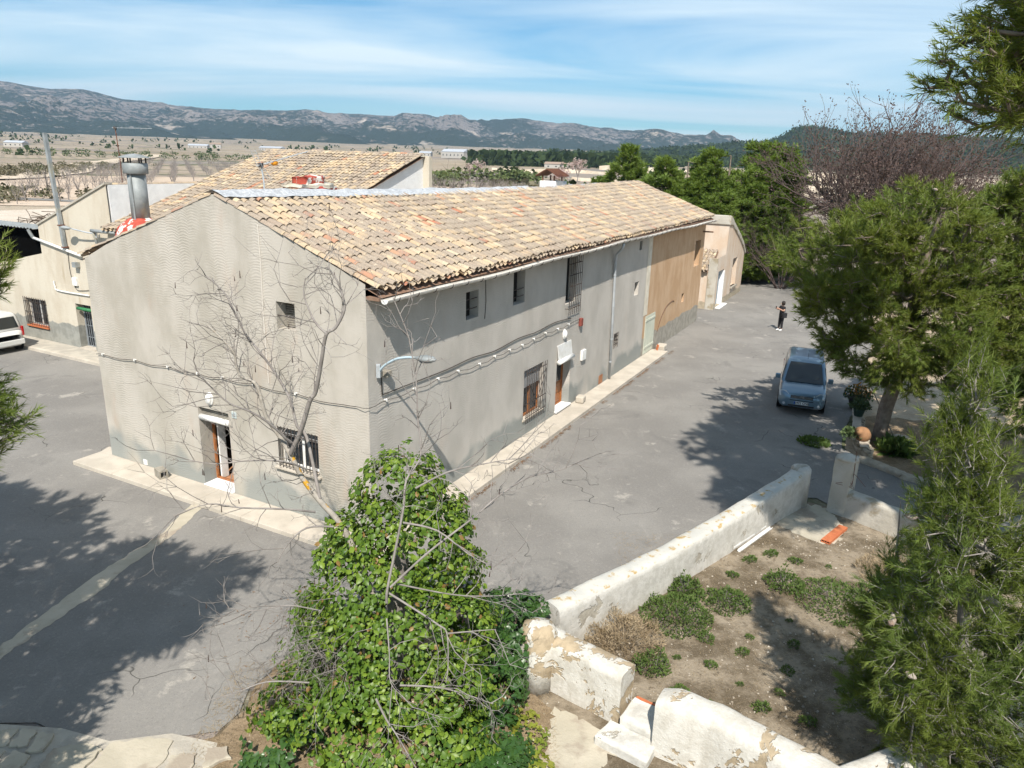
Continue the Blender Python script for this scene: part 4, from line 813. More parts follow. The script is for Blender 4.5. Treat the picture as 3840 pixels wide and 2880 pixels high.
# branch pile and hollow bricks behind the carport
bp = thing('branch_pile', 'tangled pile of dead branches beyond the carport roof', 'branch pile', B(12.6, 30.8, 4.6))
mb = MB(); r = random.Random(5)
for i in range(170):
    a = r.uniform(0, 6.28); c = Vector((r.gauss(0, 1.2), r.gauss(0, 1.2), abs(r.gauss(0, 0.3)))); d = Vector((math.cos(a), math.sin(a), r.uniform(-0.3, 0.5)))*r.uniform(0.4, 1.1); mb.tube([c-d, c+Vector((0, 0, 0.1)), c+d], 0.02, 4)
mb.build('branches', plain('dead_wood', (0.10, 0.075, 0.055), (0.16, 0.12, 0.09), 6, 0.9), bp); MB().box(-2.2, 2.2, -2.2, 2.2, -4.6, -0.05).build('heap', m_soil, bp)
# ================================================================ end shed
sh = thing('end_shed', 'small worn pink shed with rounded roof edge beyond the farmhouse', 'shed', C0, BANG)
sp_ = lambda s, z, d: (s, d-0.02, z)
SH = [(35.8, 37.6, 0.05, 2.42, 0.35), (40.1, 41.6, 0.86, 2.82, 0.3)]
wall_sheet(sp_, 35.2, 43.9, [(35.2, 3.34), (37.58, 3.36), (37.6, 5.55), (38.6, 5.2), (41.5, 4.1), (43.0, 3.45), (43.9, 2.9)], SH).build('front_wall', m_shed, sh)
wall_sheet(lambda s, z, d: (35.2+d, s, z), -0.02, 2.4, [(-0.02, 3.34), (0.5, 3.32), (0.52, 2.4), (2.4, 2.4)], []).build('porch_wall', m_shed, sh)
MB().box(35.14, 35.22, -0.06, 0.50, 0, 3.32).build('cement_pier', m_greywall, sh)
wall_sheet(lambda s, z, d: (37.6+d, s, z), -0.02, 5.0, [(-0.02, 5.55), (5.0, 5.6)], [], z0=2.5).build('tall_wall', m_shed, sh)
mb = MB()
pr = [(37.5, 5.9), (38.0, 5.82), (38.8, 5.45), (41.5, 4.42), (43.0, 3.75), (44.05, 3.05), (44.05, 2.8), (43.0, 3.42), (41.5, 4.08), (38.6, 5.18), (37.5, 5.28)]
MB().prism_axis([(a, c) for a, c in pr], -0.10, 5.0, 1).build('roof', m_greywall, sh, bevel=0.05)
MB().box(43.86, 43.9, 0, 5, 0, 2.9).box(35.2, 37.6, 2.3, 2.42, 0, 2.4).build('back_wall', m_shed, sh)
lr = MB().poly([(35.0, 0.5, 2.42), (37.6, 0.5, 3.5), (37.6, 2.5, 3.5), (35.0, 2.5, 2.42)]).build('porch_roof', m_fascia, sh)
tile_roof(lr, (37.55, 0.62, 3.5), (0, 1, 0), (-2.6, 0, -1.08), 1.8, 2.75, nparts=60, seed=21)
dr = frame_ring(MB(), sp_, 35.8, 37.6, 0.05, 2.42, 0.26, 0.34, 0.06); boxP(dr, sp_, 35.86, 37.54, 0.05, 2.36, 0.30, 0.34); dr = dr.build('door', m_bluedoor, sh)
for i in range(8): a = 35.88+i*0.206; boxP(q := MB(), sp_, a, a+0.195, 0.08, 2.34, 0.27, 0.299); q.build('plank', m_bluedoor, dr)
MB().box(37.45, 37.62, -0.05, 0.3, 0.0, 2.3).build('white_jamb', m_white, sh); MB().box(35.8, 38.0, -0.35, -0.02, 0.0, 0.06).build('threshold', m_white, sh, bevel=0.01)
w = MB().poly([sp_(40.1, 0.86, 0.29), sp_(41.6, 0.86, 0.29), sp_(41.6, 2.82, 0.29), sp_(40.1, 2.82, 0.29)]).build('window', m_dark, sh); MB().box(40.0, 41.8, -0.16, 0.1, 0.76, 0.86).build('sill', m_ochre, w)
boxP(q := MB(), sp_, 40.12, 40.25, 0.88, 2.8, 0.1, 0.2); q.build('frame', m_rust, w)
# ================================================================ garden walls
def sweep(path, t, mat, name, parent, seed, amp=0.022, rnd_top=0.08, z0=-0.05, mtop=None, nseg=0.16):
    P = [Vector(p) for p in path]; pts = []
    for a, b in zip(P, P[1:]):
        k = max(1, int((b.xy-a.xy).length/nseg)); pts += [a.lerp(b, i/k) for i in range(k)]
    pts.append(P[-1]); sec = [(-1, 0), (-1, .3), (-1, .6), (-1, .85), (-.93, .96), (-.7, 1.0), (-.25, 1.01), (.25, 1.01), (.7, 1.0), (.93, .96), (1, .85), (1, .6), (1, .3), (1, 0)]; n = len(sec); V = []; F = []; top = []
    for i, p in enumerate(pts):
        d = (pts[min(i+1, len(pts)-1)].xy-pts[max(i-1, 0)].xy).normalized(); s = Vector((-d.y, d.x, 0))
        for o, f in sec:
            q = Vector((p.x, p.y, z0))+s*o*t/2+Vector((0, 0, (p.z-z0)*f)); w = q*2.6
            V.append(q+Vector((nzv(w+Vector((seed, 0, 0))), nzv(w+Vector((0, seed, 0))), nzv(w+Vector((0, 0, seed)))*(f > .7)))*amp)
    for i in range(len(pts)-1):
        for k in range(n-1): F.append((i*n+k, (i+1)*n+k, (i+1)*n+k+1, i*n+k+1))
    F += [tuple(range(n)), tuple((len(pts)-1)*n+k for k in range(n-1, -1, -1))]
    me = mesh(name, V, F); o = obj(name, me, mat, parent, None, True)
    if mtop:
        me.materials.append(mtop); mi = [1 if (i < (len(pts)-1)*(n-1) and 4 <= i % (n-1) <= 8) else 0 for i in range(len(F))]; me.polygons.foreach_set('material_index', mi)
    try: me.set_sharp_from_angle(angle=math.radians(60))
    except Exception: pass
    return o
gwl = thing('road_wall', 'long low whitewashed wall with lichen coping along the road', 'wall', (0, 0, 0))
sweep([(0.88, 12.1, .95), (2.2, 13.25, .93), (3.6, 14.5, .90), (5.35, 16.2, .90), (6.8, 17.65, .92), (7.75, 18.5, 1.0), (8.0, 18.74, 1.08)], 0.46, m_parapet2, 'wall_run', gwl, 3, mtop=m_lichen_top)
blob([(0.27, -0.05), (0.27, 0.95), (0.26, 1.08), (0.20, 1.15), (0.05, 1.18)], 18, 4, 0.02, m_parapet2, 'rounded_end', gwl, (8.05, 18.78, 0))
fw1 = thing('garden_wall', 'thick whitewashed garden wall with tan flaking outer face', 'wall', (0, 0, 0))
sweep([(0.78, 11.2, 1.02), (1.4, 10.78, 1.0), (2.08, 10.28, 0.98)], 0.46, m_parapet, 'wall_run', fw1, 7, 0.03)
blob([(0.34, -0.05), (0.36, 0.6), (0.33, 1.05), (0.26, 1.20), (0.08, 1.27)], 18, 9, 0.05, m_parapet, 'rounded_pier', fw1, (0.60, 11.12, 0))
fw2 = thing('garden_wall', 'whitewashed garden wall beside the steps, rounded at its end', 'wall', (0, 0, 0))
sweep([(2.5, 9.72, 0.96), (2.75, 9.58, 1.06), (3.3, 9.32, 1.03), (4.7, 8.12, 1.0)], 0.52, m_parapet, 'wall_run', fw2, 13, 0.03)
sweep([(4.7, 8.12, 1.0), (5.6, 8.5, 1.0), (7.5, 9.3, 0.98), (10, 10.6, 0.95)], 0.45, m_parapet, 'side_run', fw2, 17, 0.03)
stp = thing('garden_steps', 'two worn whitewashed steps between the garden walls', 'steps', (0, 0, 0))
stp_m = Matrix.Translation((2.3, 10.0, 0)) @ Matrix.Rotation(-0.60, 4, 'Z')
for i, (x0, x1, y0, y1, z) in enumerate(((-0.28, 0.36, -0.25, 0.33, 0.30), (-0.45, 0.42, -0.72, -0.26, 0.17))):
    o = MB().add(*lump('s', (x0, y0, -0.05), (x1, y1, z), 30+i, None, 0.03)).build('step', m_parapet2, stp, smooth=True, bevel=0.0); o.matrix_basis = stp_m
o = MB().box(-0.26, 0.36, 0.335, 0.38, 0.24, 0.31).build('brick_edge', m_terra, stp); o.matrix_basis = stp_m
gps = thing('gate_post', 'square weathered gate post with low wall beside the drive', 'gate post', (0, 0, 0))
V, F = lump('post', (-0.23, -0.21, -0.05), (0.23, 0.21, 1.62), 41, None, 0.03); o = MB().add(V, F).build('post', m_greywall, gps, smooth=False, bevel=0.03); o.matrix_basis = Matrix.Translation((9.06, 18.36, 0)) @ Matrix.Rotation(-0.75, 4, 'Z')
blob([(0.29, 1.56), (0.26, 1.64), (0.15, 1.70), (0.02, 1.72)], 14, 3, 0.02, m_greywall, 'cap', gps, (9.06, 18.36, 0))
sweep([(9.2, 18.18, 0.72), (9.9, 17.3, 0.70), (10.7, 16.45, 0.68), (12.6, 14.3, 0.6)], 0.32, m_greywall, 'low_wall', gps, 23, 0.025)
wt = thing('wire_tangle', 'loose rusty wire hanging on the gate post', 'wire', (9.2, 18.1, 0.7)); mb = MB(); r = random.Random(2)
mb.tube(catmull([(r.gauss(0, .13), r.gauss(0, .10), 0.1+abs(r.gauss(0, .3))) for _ in range(12)], 4), 0.006, 4); mb.build('strand', m_rust, wt)
# ---- loose things in the garden
for i, (a, b) in enumerate((((5.43, 16.20), (6.72, 17.48)), ((5.52, 16.08), (6.78, 17.36)), ((5.64, 15.98), (6.84, 17.24)))):
    a, b = Vector(a), Vector(b); L = (b-a).length
    t = MB().box(0, L, -0.04, 0.04, 0, 0.012).box(0, L, -0.04, -0.028, 0.012, 0.05).box(0, L, 0.028, 0.04, 0.012, 0.05).build('plastic_profile', m_pvc)
    tag(t, ['white plastic profile nearest the road wall of the three', 'middle one of the three white plastic profiles', 'outer white plastic profile on the soil, farthest from the wall'][i], 'plastic profile', 'white profiles beside the road wall'); t.location = (a.x, a.y, 0.02+0.03*(i != 2)); t.rotation_euler = (0.2*(i-1), 0, math.atan2(b.y-a.y, b.x-a.x))
o = thing('hollow_brick', 'long orange hollow brick lying on the garden soil', 'brick', (7.98, 16.55, 0.01), math.atan2(0.9, 0.87))
MB().box(0, 1.15, -0.11, 0.11, 0, 0.012).box(0, 1.15, -0.11, 0.11, 0.063, 0.075).build('shell', m_terra, o)
for y_ in (-0.11, -0.037, 0.026, 0.098): MB().box(0.001, 1.149, y_, y_+0.012, 0.012, 0.063).build('web', m_terra, o)
# ---- stone planter, edging and pots beside the drive
m_stone = plain('pale_limestone', (0.46, 0.40, 0.31), (0.36, 0.31, 0.24), 4, 0.95, bump=0.015, bsc=14)
STONES = []
for k in range(4):
    V, F = lump('stone', (-0.5, -0.5, -0.5), (0.5, 0.5, 0.5), 50+k*7, None, 0.26); me = mesh('stone', [Vector(v).lerp(Vector(v).normalized()*0.55, 0.55) for v in V], F); me.materials.append(m_stone); me.polygons.foreach_set('use_smooth', [True]*len(me.polygons)); STONES.append(me)
def stone(parent, loc, sc, rz, name='stone'):
    o = bpy.data.objects.new(name, STONES[int(abs(loc[0]*13+loc[1]*7)) % 4]); COL.objects.link(o); o.location = loc; o.scale = sc; o.rotation_euler = (0, 0, rz)
    if parent: o.parent = parent
    return o
r = random.Random(8); pl = thing('stone_planter', 'dry stone planter wall under the big pine', 'planter', (0, 0, 0))
path = [(11.40, 22.1), (11.75, 23.5), (12.4, 24.9), (13.1, 26.6)]
for lay in range(3):
    for i in range(16):
        t = (i+0.5*(lay % 2))/16*3; k = min(int(t), 2); p = Vector(path[k]).lerp(Vector(path[k+1]), t-k); stone(pl, (p.x+r.gauss(0, .03)+0.1, p.y, 0.08+lay*0.155), (0.3, 0.3, 0.18), r.uniform(0, 3))
for i in range(8):
    t = (i+.5)/8*3; k = min(int(t), 2); p = Vector(path[k]).lerp(Vector(path[k+1]), t-k); q = Vector(path[k+1])-Vector(path[k])
    o = MB().add(*lump('c', (-0.30, -0.14, 0), (0.30, 0.14, 0.06), 70+i, None, 0.02)).build('coping_slab', m_conc, pl); o.location = (p.x-0.02, p.y, 0.50); o.rotation_euler = (0, 0, math.atan2(q.y, q.x))
ed = thing('stone_edging', 'row of pale stones edging the drive', 'edging', (0, 0, 0))
path = [(11.35, 22.0), (11.65, 21.63), (12.13, 20.76), (12.9, 19.9), (13.8, 19.0), (15.2, 17.3)]
for i in range(17):
    t = i/17*5; k = min(int(t), 4); p = Vector(path[k]).lerp(Vector(path[k+1]), t-k); q = Vector(path[k+1])-Vector(path[k]); stone(ed, (p.x, p.y, 0.07), (0.46, 0.26, 0.24), math.atan2(q.y, q.x)+r.gauss(0, .1))
o = stone(None, (13.45, 23.95, 0.05), (1.15, 0.75, 0.16), 0.5, 'flat_stone'); tag(o, 'large flat pale stone lying beside the pine trunk', 'stone')
m_leafdk = plain('pot_plant_leaves', (0.05, 0.085, 0.03), (0.08, 0.11, 0.04), 8, 0.7)
m_marigold = plain('orange_flowers', (0.42, 0.17, 0.02), (0.30, 0.16, 0.03), 12, 0.8)
def leaf_cloud(n, c, rad, size, seed, up=0.3, asp=0.45):
    g = np.random.default_rng(seed); d = g.normal(size=(n, 3)); d /= np.linalg.norm(d, axis=1)[:, None]; d[:, 2] = np.abs(d[:, 2]) if up is not None else d[:, 2]
    rr_ = g.random(n)**0.4; p = np.array(c)+d*rr_[:, None]*np.array(rad); a = d+g.normal(size=(n, 3))*0.6+np.array([0, 0, up or 0]); a /= np.linalg.norm(a, axis=1)[:, None]
    s = np.cross(a, g.normal(size=(n, 3))); s /= np.linalg.norm(s, axis=1)[:, None]; L = size*(0.6+0.8*g.random(n))[:, None]
    V = np.stack([p, p+a*L*0.5+s*L*asp, p+a*L, p+a*L*0.5-s*L*asp], 1).reshape(-1, 3); F = np.arange(n*4).reshape(-1, 4); return V, F
def pot(label, loc, mat, flower=None, seed=0, rad=0.2):
    t = thing('plant_pot', label, 'plant pot', loc); k = rad/0.2
    MB().lathe([(0.13*k, 0), (0.19*k, 0.24*k), (0.215*k, 0.25*k), (0.215*k, 0.30*k), (0.18*k, 0.30*k), (0.17*k, 0.25*k)], n=18).build('pot', mat, t, smooth=True)
    V, F = leaf_cloud(420, (0, 0, 0.26*k), (0.32*k, 0.32*k, 0.30*k), 0.09, seed); obj('leaves', mesh('leaves', V, F), m_leafdk, t, 'stuff')
    if flower:
        V, F = leaf_cloud(160, (0, 0, 0.36*k), (0.3*k, 0.3*k, 0.25*k), 0.06, seed+1, asp=0.8); obj('flowers', mesh('flowers', V, F), flower, t, 'stuff')
    return t
pot('dark pot with orange flowers at the far end of the planter', (13.55, 27.5, 0.0), m_iron, m_marigold, 3, 0.34)
pot('dark green pot with small plant on the planter wall', (12.45, 25.0, 0.56), plain('green_pot', (0.03, 0.07, 0.06), None, rough=0.5), None, 5, 0.22)
t = thing('clay_jar', 'round terracotta jar lying on the planter end', 'jar', (11.45, 22.5, 0.56)); o = MB().lathe([(0.08, -0.30), (0.20, -0.2), (0.25, 0.0), (0.2, 0.16), (0.12, 0.24), (0.14, 0.28)], n=18).build('body', plain('old_terracotta', (0.34, 0.18, 0.09), (0.27, 0.15, 0.08), 5, 0.85), t, smooth=True); o.rotation_euler = (0.1, -1.0, 0.4); o.location = (0, 0, 0.22)
V, F = leaf_cloud(260, (-0.3, 0.05, 0.1), (0.35, 0.3, 0.3), 0.1, 9); obj('leaves', mesh('leaves', V, F), m_leafdk, t, 'stuff')
tag(MB().tube([(13.1, 23.05, 0.02), (12.75, 24.4, 1.3), (12.4, 25.6, 2.5)], 0.022, 6).build('wooden_pole', plain('bare_pole', (0.30, 0.25, 0.19), None, rough=0.9)), 'thin bare pole leaning against the pine trunk', 'pole')
# ================================================================ vehicles
m_bluecar = (lambda T: T.done(T.bsdf((0.15, 0.235, 0.31), 0.3, 0.45, None, 0.5, Coat_Weight=0.7, Coat_Roughness=0.08)))(NT('metallic_blue_paint'))
m_whitecar = (lambda T: T.done(T.bsdf((0.62, 0.62, 0.60), 0.3, 0.1, None, 0.5, Coat_Weight=0.5)))(NT('silver_white_paint'))
m_tyre = plain('tyre_rubber', (0.022, 0.022, 0.022), None, rough=0.85); m_rim = plain('wheel_cover', (0.42, 0.42, 0.43), None, rough=0.4, metal=0.6)
m_plasticdk = plain('dark_plastic', (0.03, 0.03, 0.032), None, rough=0.6); m_chrome = plain('chrome', (0.62, 0.63, 0.65), None, rough=0.2, metal=0.9)
m_headl = m_glass_f('headlamp_glass', (0.50, 0.53, 0.55)); m_tail = m_glass_f('tail_lamp', (0.35, 0.012, 0.012)); m_plate = plain('plate_white', (0.80, 0.80, 0.78), None, rough=0.4); m_eu = plain('plate_blue', (0.02, 0.10, 0.45), None, rough=0.4); m_ink = plain('plate_ink', (0.02, 0.02, 0.02), None, rough=0.6)
m_autoglass = m_glass_f('car_glass', (0.018, 0.024, 0.026))
def minivan(name, label, loc, rz, paint, text):
    t = thing(name, label, 'car', loc, rz)
    st = [(-2.06, .66, .42, .80), (-2.04, .78, .32, .98), (-1.95, .83, .27, 1.02), (-1.6, .86, .22, 1.04), (-.8, .865, .20, 1.05), (0.3, .865, .20, 1.05), (1.15, .862, .20, 1.05), (1.45, .855, .21, 1.00), (1.72, .84, .22, .93), (1.90, .80, .24, .85), (2.0, .73, .27, .77), (2.05, .60, .32, .68), (2.07, .40, .36, .62)]
    V = []; F = []; sec = [(0, 0), (.80, 0), (.95, .10), (1.0, .32), (1.0, .55), (.985, .78), (.94, .93), (.80, .985), (.45, 1.0), (0, 1.0)]
    full = sec+[(-a, b) for a, b in reversed(sec[1:-1])]; n = len(full)
    for x, hw, zb, zt in st:
        for a, b in full: V.append((x, a*hw, zb+(zt-zb)*b+(0.035*(1-abs(a)**2) if b > .97 and x > 1.2 else 0)))
    for i in range(len(st)-1):
        for k in range(n): F.append((i*n+k, i*n+(k+1) % n, (i+1)*n+(k+1) % n, (i+1)*n+k))
    F += [tuple(range(n)), tuple((len(st)-1)*n+k for k in range(n))]
    MB().add(V, F).build('body', paint, t, smooth=True)
    # cabin
    rows = [(1.02, 1.20, -2.0, .83), (1.25, 0.98, -1.99, .80), (1.55, 0.66, -1.95, .735), (1.70, 0.47, -1.90, .69), (1.77, 0.28, -1.80, .60), (1.80, 0.0, -1.5, .40)]
    V = []; F = []; m = 12
    for z, xf, xr, hw in rows:
        loop = [(xf, hw*.80), (xf-.06, hw*.95), (xf-.22, hw), (xf-.8, hw), ((xf+xr)/2-.3, hw), (xr+.1, hw), (xr, hw*.85)]
        loop = loop+[(a, -b) for a, b in reversed(loop)]; V += [(a, b, z) for a, b in loop]; m = len(loop)
    for i in range(len(rows)-1):
        for k in range(m): F.append((i*m+k, i*m+(k+1) % m, (i+1)*m+(k+1) % m, (i+1)*m+k))
    F.append(tuple((len(rows)-1)*m+k for k in range(m)))
    MB().add(V, F).build('cabin', paint, t, smooth=True)
    def pane(P, nm, off=(0, 0, 0)): return MB().poly([(a+off[0], b+off[1], c+off[2]) for a, b, c in P]).build(nm, m_autoglass, t)
    pane([(1.215, -.70, 1.06), (1.215, .70, 1.06), (0.69, .60, 1.56), (0.535, .56, 1.68), (0.535, -.56, 1.68), (0.69, -.60, 1.56)], 'windscreen', (0.028, 0, 0.016))
    pane([(-1.995, -.66, 1.12), (-1.995, .66, 1.12), (-1.93, .55, 1.62), (-1.93, -.55, 1.62)], 'rear_window', (-0.012, 0, 0))
    for s in (-1, 1):
        for a, b, c, d in ((0.92, 0.16, 0.16, 0.58), (0.08, -0.95, -0.95, 0.08), (-1.05, -1.85, -1.80, -1.05)):
            pane([(a, s*.838, 1.10), (b, s*.838, 1.10), (c, s*.742, 1.56), (d, s*.742, 1.56)], 'side_window', (0, 0, 0))
        for x in (1.22, -1.47):
            w = MB().tube([(x, s*.66, .31), (x, s*.69, .31), (x, s*.865, .31), (x, s*.875, .31)], [.26, .305, .305, .27], 20).build('wheel', m_tyre, t, smooth=False)
            MB().tube([(x, s*.87, .31), (x, s*.885, .31)], [.20, .17], 16).build('rim', m_rim, w)
            MB().tube([(x, s*.845, .33), (x, s*.872, .33)], .36, 20).build('wheel_arch', m_plasticdk, t)
        MB().box(-1.9, 1.6, s*.866-.012, s*.866+.012, .50, .58).build('side_trim', m_plasticdk, t)
        mr = MB().box(0.86, 1.0, s*.87 if s > 0 else -1.06, 1.06 if s > 0 else -.87, 1.06, 1.24).build('mirror', paint, t, bevel=0.03)
        hl = MB().poly([(1.925, s*.775, .655), (2.005, s*.52, .66), (1.99, s*.46, .77), (1.90, s*.58, .86), (1.80, s*.80, .83)]); hl.v = [(x+.022, y+s*.022, z+.012) for x, y, z in hl.v]; hl.build('headlight', m_headl, t)
        MB().tube([(2.02, s*.62, .40), (2.055, s*.62, .40)], .05, 12).build('fog_lamp', m_headl, t)
        MB().box(-2.06, -1.96, s*.80-.045, s*.80+.045, .72, 1.15).build('tail_lamp', m_tail, t, bevel=0.02)
    gr = MB().box(2.03, 2.075, -.40, .40, .63, .74).build('grille', m_plasticdk, t)
    for z in (.652, .70): MB().box(2.07, 2.088, -.38, .38, z, z+.022).build('grille_bar', m_chrome, gr)
    for z in (.655, .70): MB().add([(2.092, -.085, z), (2.092, 0, z+.05), (2.092, .085, z), (2.092, .085, z+.028), (2.092, 0, z+.078), (2.092, -.085, z+.028)], [(0, 1, 4, 5), (1, 2, 3, 4)]).build('chevron', m_chrome, gr)
    MB().box(2.02, 2.085, -.46, .46, .33, .385).build('lower_intake', m_plasticdk, t); MB().box(2.0, 2.076, -.42, .42, .545, .575).build('bumper_slot', m_plasticdk, t)
    MB().box(-2.10, -1.98, -.80, .80, .34, .58).build('rear_bumper', paint, t, bevel=0.03)
    p = MB().box(2.085, 2.098, -.26, .26, .415, .525).build('number_plate', m_plate, t); MB().box(2.098, 2.100, -.26, -.215, .415, .525).build('plate_band', m_eu, p)
    fc = bpy.data.curves.new('plate_text', 'FONT'); fc.body = text; fc.size = 0.118; fc.align_x = 'CENTER'; fc.align_y = 'CENTER'; fc.extrude = 0.0015; fc.offset = 0.0025
    if text:
        tmp = bpy.data.objects.new('tmp_text', fc); COL.objects.link(tmp); bpy.context.view_layer.update(); tm = bpy.data.meshes.new_from_object(tmp.evaluated_get(bpy.context.evaluated_depsgraph_get())); bpy.data.objects.remove(tmp)
        tm.materials.clear(); tm.materials.append(m_ink); fo = obj('plate_text', tm, None, p); fo.location = (2.101, .022, .470); fo.rotation_euler = (math.radians(90), 0, math.radians(90))
    for y0 in (-.5, .1): MB().tube([(1.23, y0, 1.075), (1.05, y0+.45, 1.26)], .008, 5).build('wiper', m_plasticdk, t)
    MB().tube([(0.3, 0.05, 1.79), (0.15, 0.05, 2.1)], .006, 5).build('aerial', m_plasticdk, t)
    return t
minivan('parked_car', 'metallic blue minivan parked beside the road under the pine', (11.72, 28.45, 0.006), math.atan2(-0.93, -0.36), m_bluecar, '6902 CNB')
minivan('parked_car', 'white minivan parked by the rear house at the left edge', B(5.05, 26.4, 0.006), BANG+math.pi/2, m_whitecar, '')
# ================================================================ person
def skin_mesh(name, joints, edges, mat, parent, sub=2):
    me = bpy.data.meshes.new(name); me.from_pydata([j[0] for j in joints], edges, []); o = obj(name, me, mat, parent)
    m = o.modifiers.new('skin', 'SKIN'); m.use_smooth_shade = True
    if not me.skin_vertices: bpy.context.view_layer.update()
    for i, j in enumerate(joints):
        sv = me.skin_vertices[0].data[i]; r_ = j[1]; sv.radius = (r_, r_) if not isinstance(r_, tuple) else r_; sv.use_root = (i == 0)
    s = o.modifiers.new('sub', 'SUBSURF'); s.levels = sub; s.render_levels = sub
    return o
m_skin = plain('skin', (0.42, 0.24, 0.17), None, rough=0.6); m_blackcl = plain('black_cloth', (0.016, 0.016, 0.018), (0.025, 0.025, 0.028), 9, 0.9); m_hair = plain('dark_hair', (0.02, 0.015, 0.012), None, rough=0.5); m_sneak = plain('white_sneakers', (0.72, 0.72, 0.72), None, rough=0.6)
pe = thing('person', 'person in black clothes and white sneakers holding up a phone', 'person', (15.35, 41.6, 0.004), math.radians(200))
J = [((0, 0, .92), (.13, .10)), ((0, 0, 1.12), (.12, .09)), ((0, 0, 1.34), (.15, .10)), ((0, 0, 1.44), .055), ((.02, 0, 1.50), .05), ((.03, 0, 1.56), (.07, .08)), ((.02, 0, 1.64), (.06, .075)),
     ((0, .09, .86), .085), ((.01, .10, .48), .058), ((-.01, .10, .10), .04), ((0, -.09, .86), .085), ((.02, -.10, .48), .058), ((.03, -.10, .10), .04),
     ((0, .17, 1.38), .055), ((.10, .24, 1.18), .042), ((.33, .10, 1.30), .032), ((.40, .06, 1.33), .03), ((0, -.17, 1.38), .055), ((.10, -.24, 1.18), .042), ((.33, -.08, 1.30), .032), ((.40, -.03, 1.33), .03)]
E_ = [(0, 1), (1, 2), (2, 3), (3, 4), (4, 5), (5, 6), (0, 7), (7, 8), (8, 9), (0, 10), (10, 11), (11, 12), (2, 13), (13, 14), (14, 15), (15, 16), (2, 17), (17, 18), (18, 19), (19, 20)]
skin_mesh('body', J, E_, m_skin, pe)
g_ = 1.14
skin_mesh('clothes', [((p[0], p[1], p[2]), (tuple(q*g_ for q in r_) if isinstance(r_, tuple) else r_*g_)) for p, r_ in J[:3]]+[(J[7][0], .10), (J[8][0], .078), ((-.01, .10, .13), .062), (J[10][0], .10), (J[11][0], .078), ((.03, -.10, .13), .062), (J[13][0], .07), ((.06, .215, 1.25), .058), (J[17][0], .07), ((.06, -.215, 1.25), .058)],
          [(0, 1), (1, 2), (0, 3), (3, 4), (4, 5), (0, 6), (6, 7), (7, 8), (2, 9), (9, 10), (2, 11), (11, 12)], m_blackcl, pe)
for y_, x_ in ((.10, -.01), (-.10, .03)): skin_mesh('shoe', [((x_-.03, y_, .05), .05), ((x_+.08, y_, .045), .05), ((x_+.17, y_, .035), .036)], [(0, 1), (1, 2)], m_sneak, pe, 1)
blob([(0.04, 1.46), (0.095, 1.50), (0.105, 1.60), (0.09, 1.68), (0.03, 1.72)], 14, 2, 0.01, m_hair, 'hair', pe, (-0.015, 0, 0))
MB().box(.02+.095, .02+.135, -.012, .012, 1.55, 1.585).build('nose', m_skin, pe)
for s in (-1, 1):
    for k, (L_, a_) in enumerate(((.075, .25), (.085, .1), (.08, -.05), (.065, -.2))):
        MB().tube([(.40, .015+s*.045, 1.345-k*.018), (.40+L_*.6, .015+s*.03, 1.35-k*.018), (.40+L_, .015+s*.005, 1.35-k*.018)], [.011, .010, .007], 6).build('finger', m_skin, pe)
    MB().tube([(.39, .015+s*.05, 1.35), (.43, .015+s*.03, 1.39), (.45, .015+s*.012, 1.40)], [.012, .011, .008], 6).build('thumb', m_skin, pe)
R_ = Matrix.Translation(pe.location) @ Matrix.Rotation(math.radians(200), 4, 'Z')
o = tag(MB().box(-.006, .006, -.04, .04, -.075, .075).build('phone', m_plasticdk, bevel=0.004), 'dark phone held up by the person in black', 'phone'); o.matrix_world = R_ @ Matrix.Translation((.47, .01, 1.37))
bgt = thing('shoulder_bag', 'black shoulder bag hanging at the hip of the person', 'bag', R_ @ Vector((0.05, .27, .80)), math.radians(200))
MB().add(*lump('bag', (-.14, -.06, 0), (.14, .06, .26), 5, None, 0.02)).build('pouch', m_blackcl, bgt, smooth=True); MB().tube([(-.1, 0, .25), (-.06, -.12, .5), (0, -.15, .60), (.06, -.12, .5), (.1, 0, .25)], .012, 5).build('strap', m_blackcl, bgt)
# ================================================================ vegetation tools
def leaf_mat(name, c1, c2, c3, trans=0.35, rough=0.55, spec=0.25, nsc=0.7, rare=None):
    T = NT(name); g = T.n('ShaderNodeNewGeometry'); oi = T.n('ShaderNodeObjectInfo'); r = T.math('FRACT', T.math('ADD', g.outputs['Random Per Island'], oi.outputs['Random']))
    col = T.mix(r, c1, c2); col = T.mix(T.step(T.noise(T.pos(), nsc, 2), 0.45, 0.62), col, c3)
    if rare: col = T.mix(T.math('GREATER_THAN', T.math('FRACT', T.math('MULTIPLY', r, 17.3)), 0.975), col, rare)
    a = T.bsdf(col, rough, 0, None, spec); b = T.n('ShaderNodeBsdfTranslucent', {'Color': T.mix(1.0, col, (1.25, 1.2, 0.6), 'MULTIPLY')}).outputs[0]
    return T.done(T.n('ShaderNodeMixShader', {0: trans, 1: a, 2: b}).outputs[0])
m_needle = leaf_mat('pine_needles', (0.12, 0.16, 0.030), (0.21, 0.25, 0.05), (0.155, 0.21, 0.045))
m_needle2 = leaf_mat('young_pine_needles', (0.11, 0.155, 0.030), (0.19, 0.235, 0.05), (0.14, 0.20, 0.05), 0.4)
m_needle3 = leaf_mat('far_pine_needles', (0.11, 0.17, 0.03), (0.185, 0.25, 0.05), (0.14, 0.205, 0.04), 0.3, nsc=0.4)
m_ivy = leaf_mat('ivy_leaves', (0.04, 0.095, 0.012), (0.20, 0.285, 0.032), (0.085, 0.155, 0.018), 0.28, 0.42, 0.35, 1.5, (0.24, 0.15, 0.05))
m_ivy2 = leaf_mat('dark_ivy_leaves', (0.028, 0.075, 0.016), (0.065, 0.13, 0.026), (0.04, 0.095, 0.02), 0.22, 0.35, 0.5, 1.2)
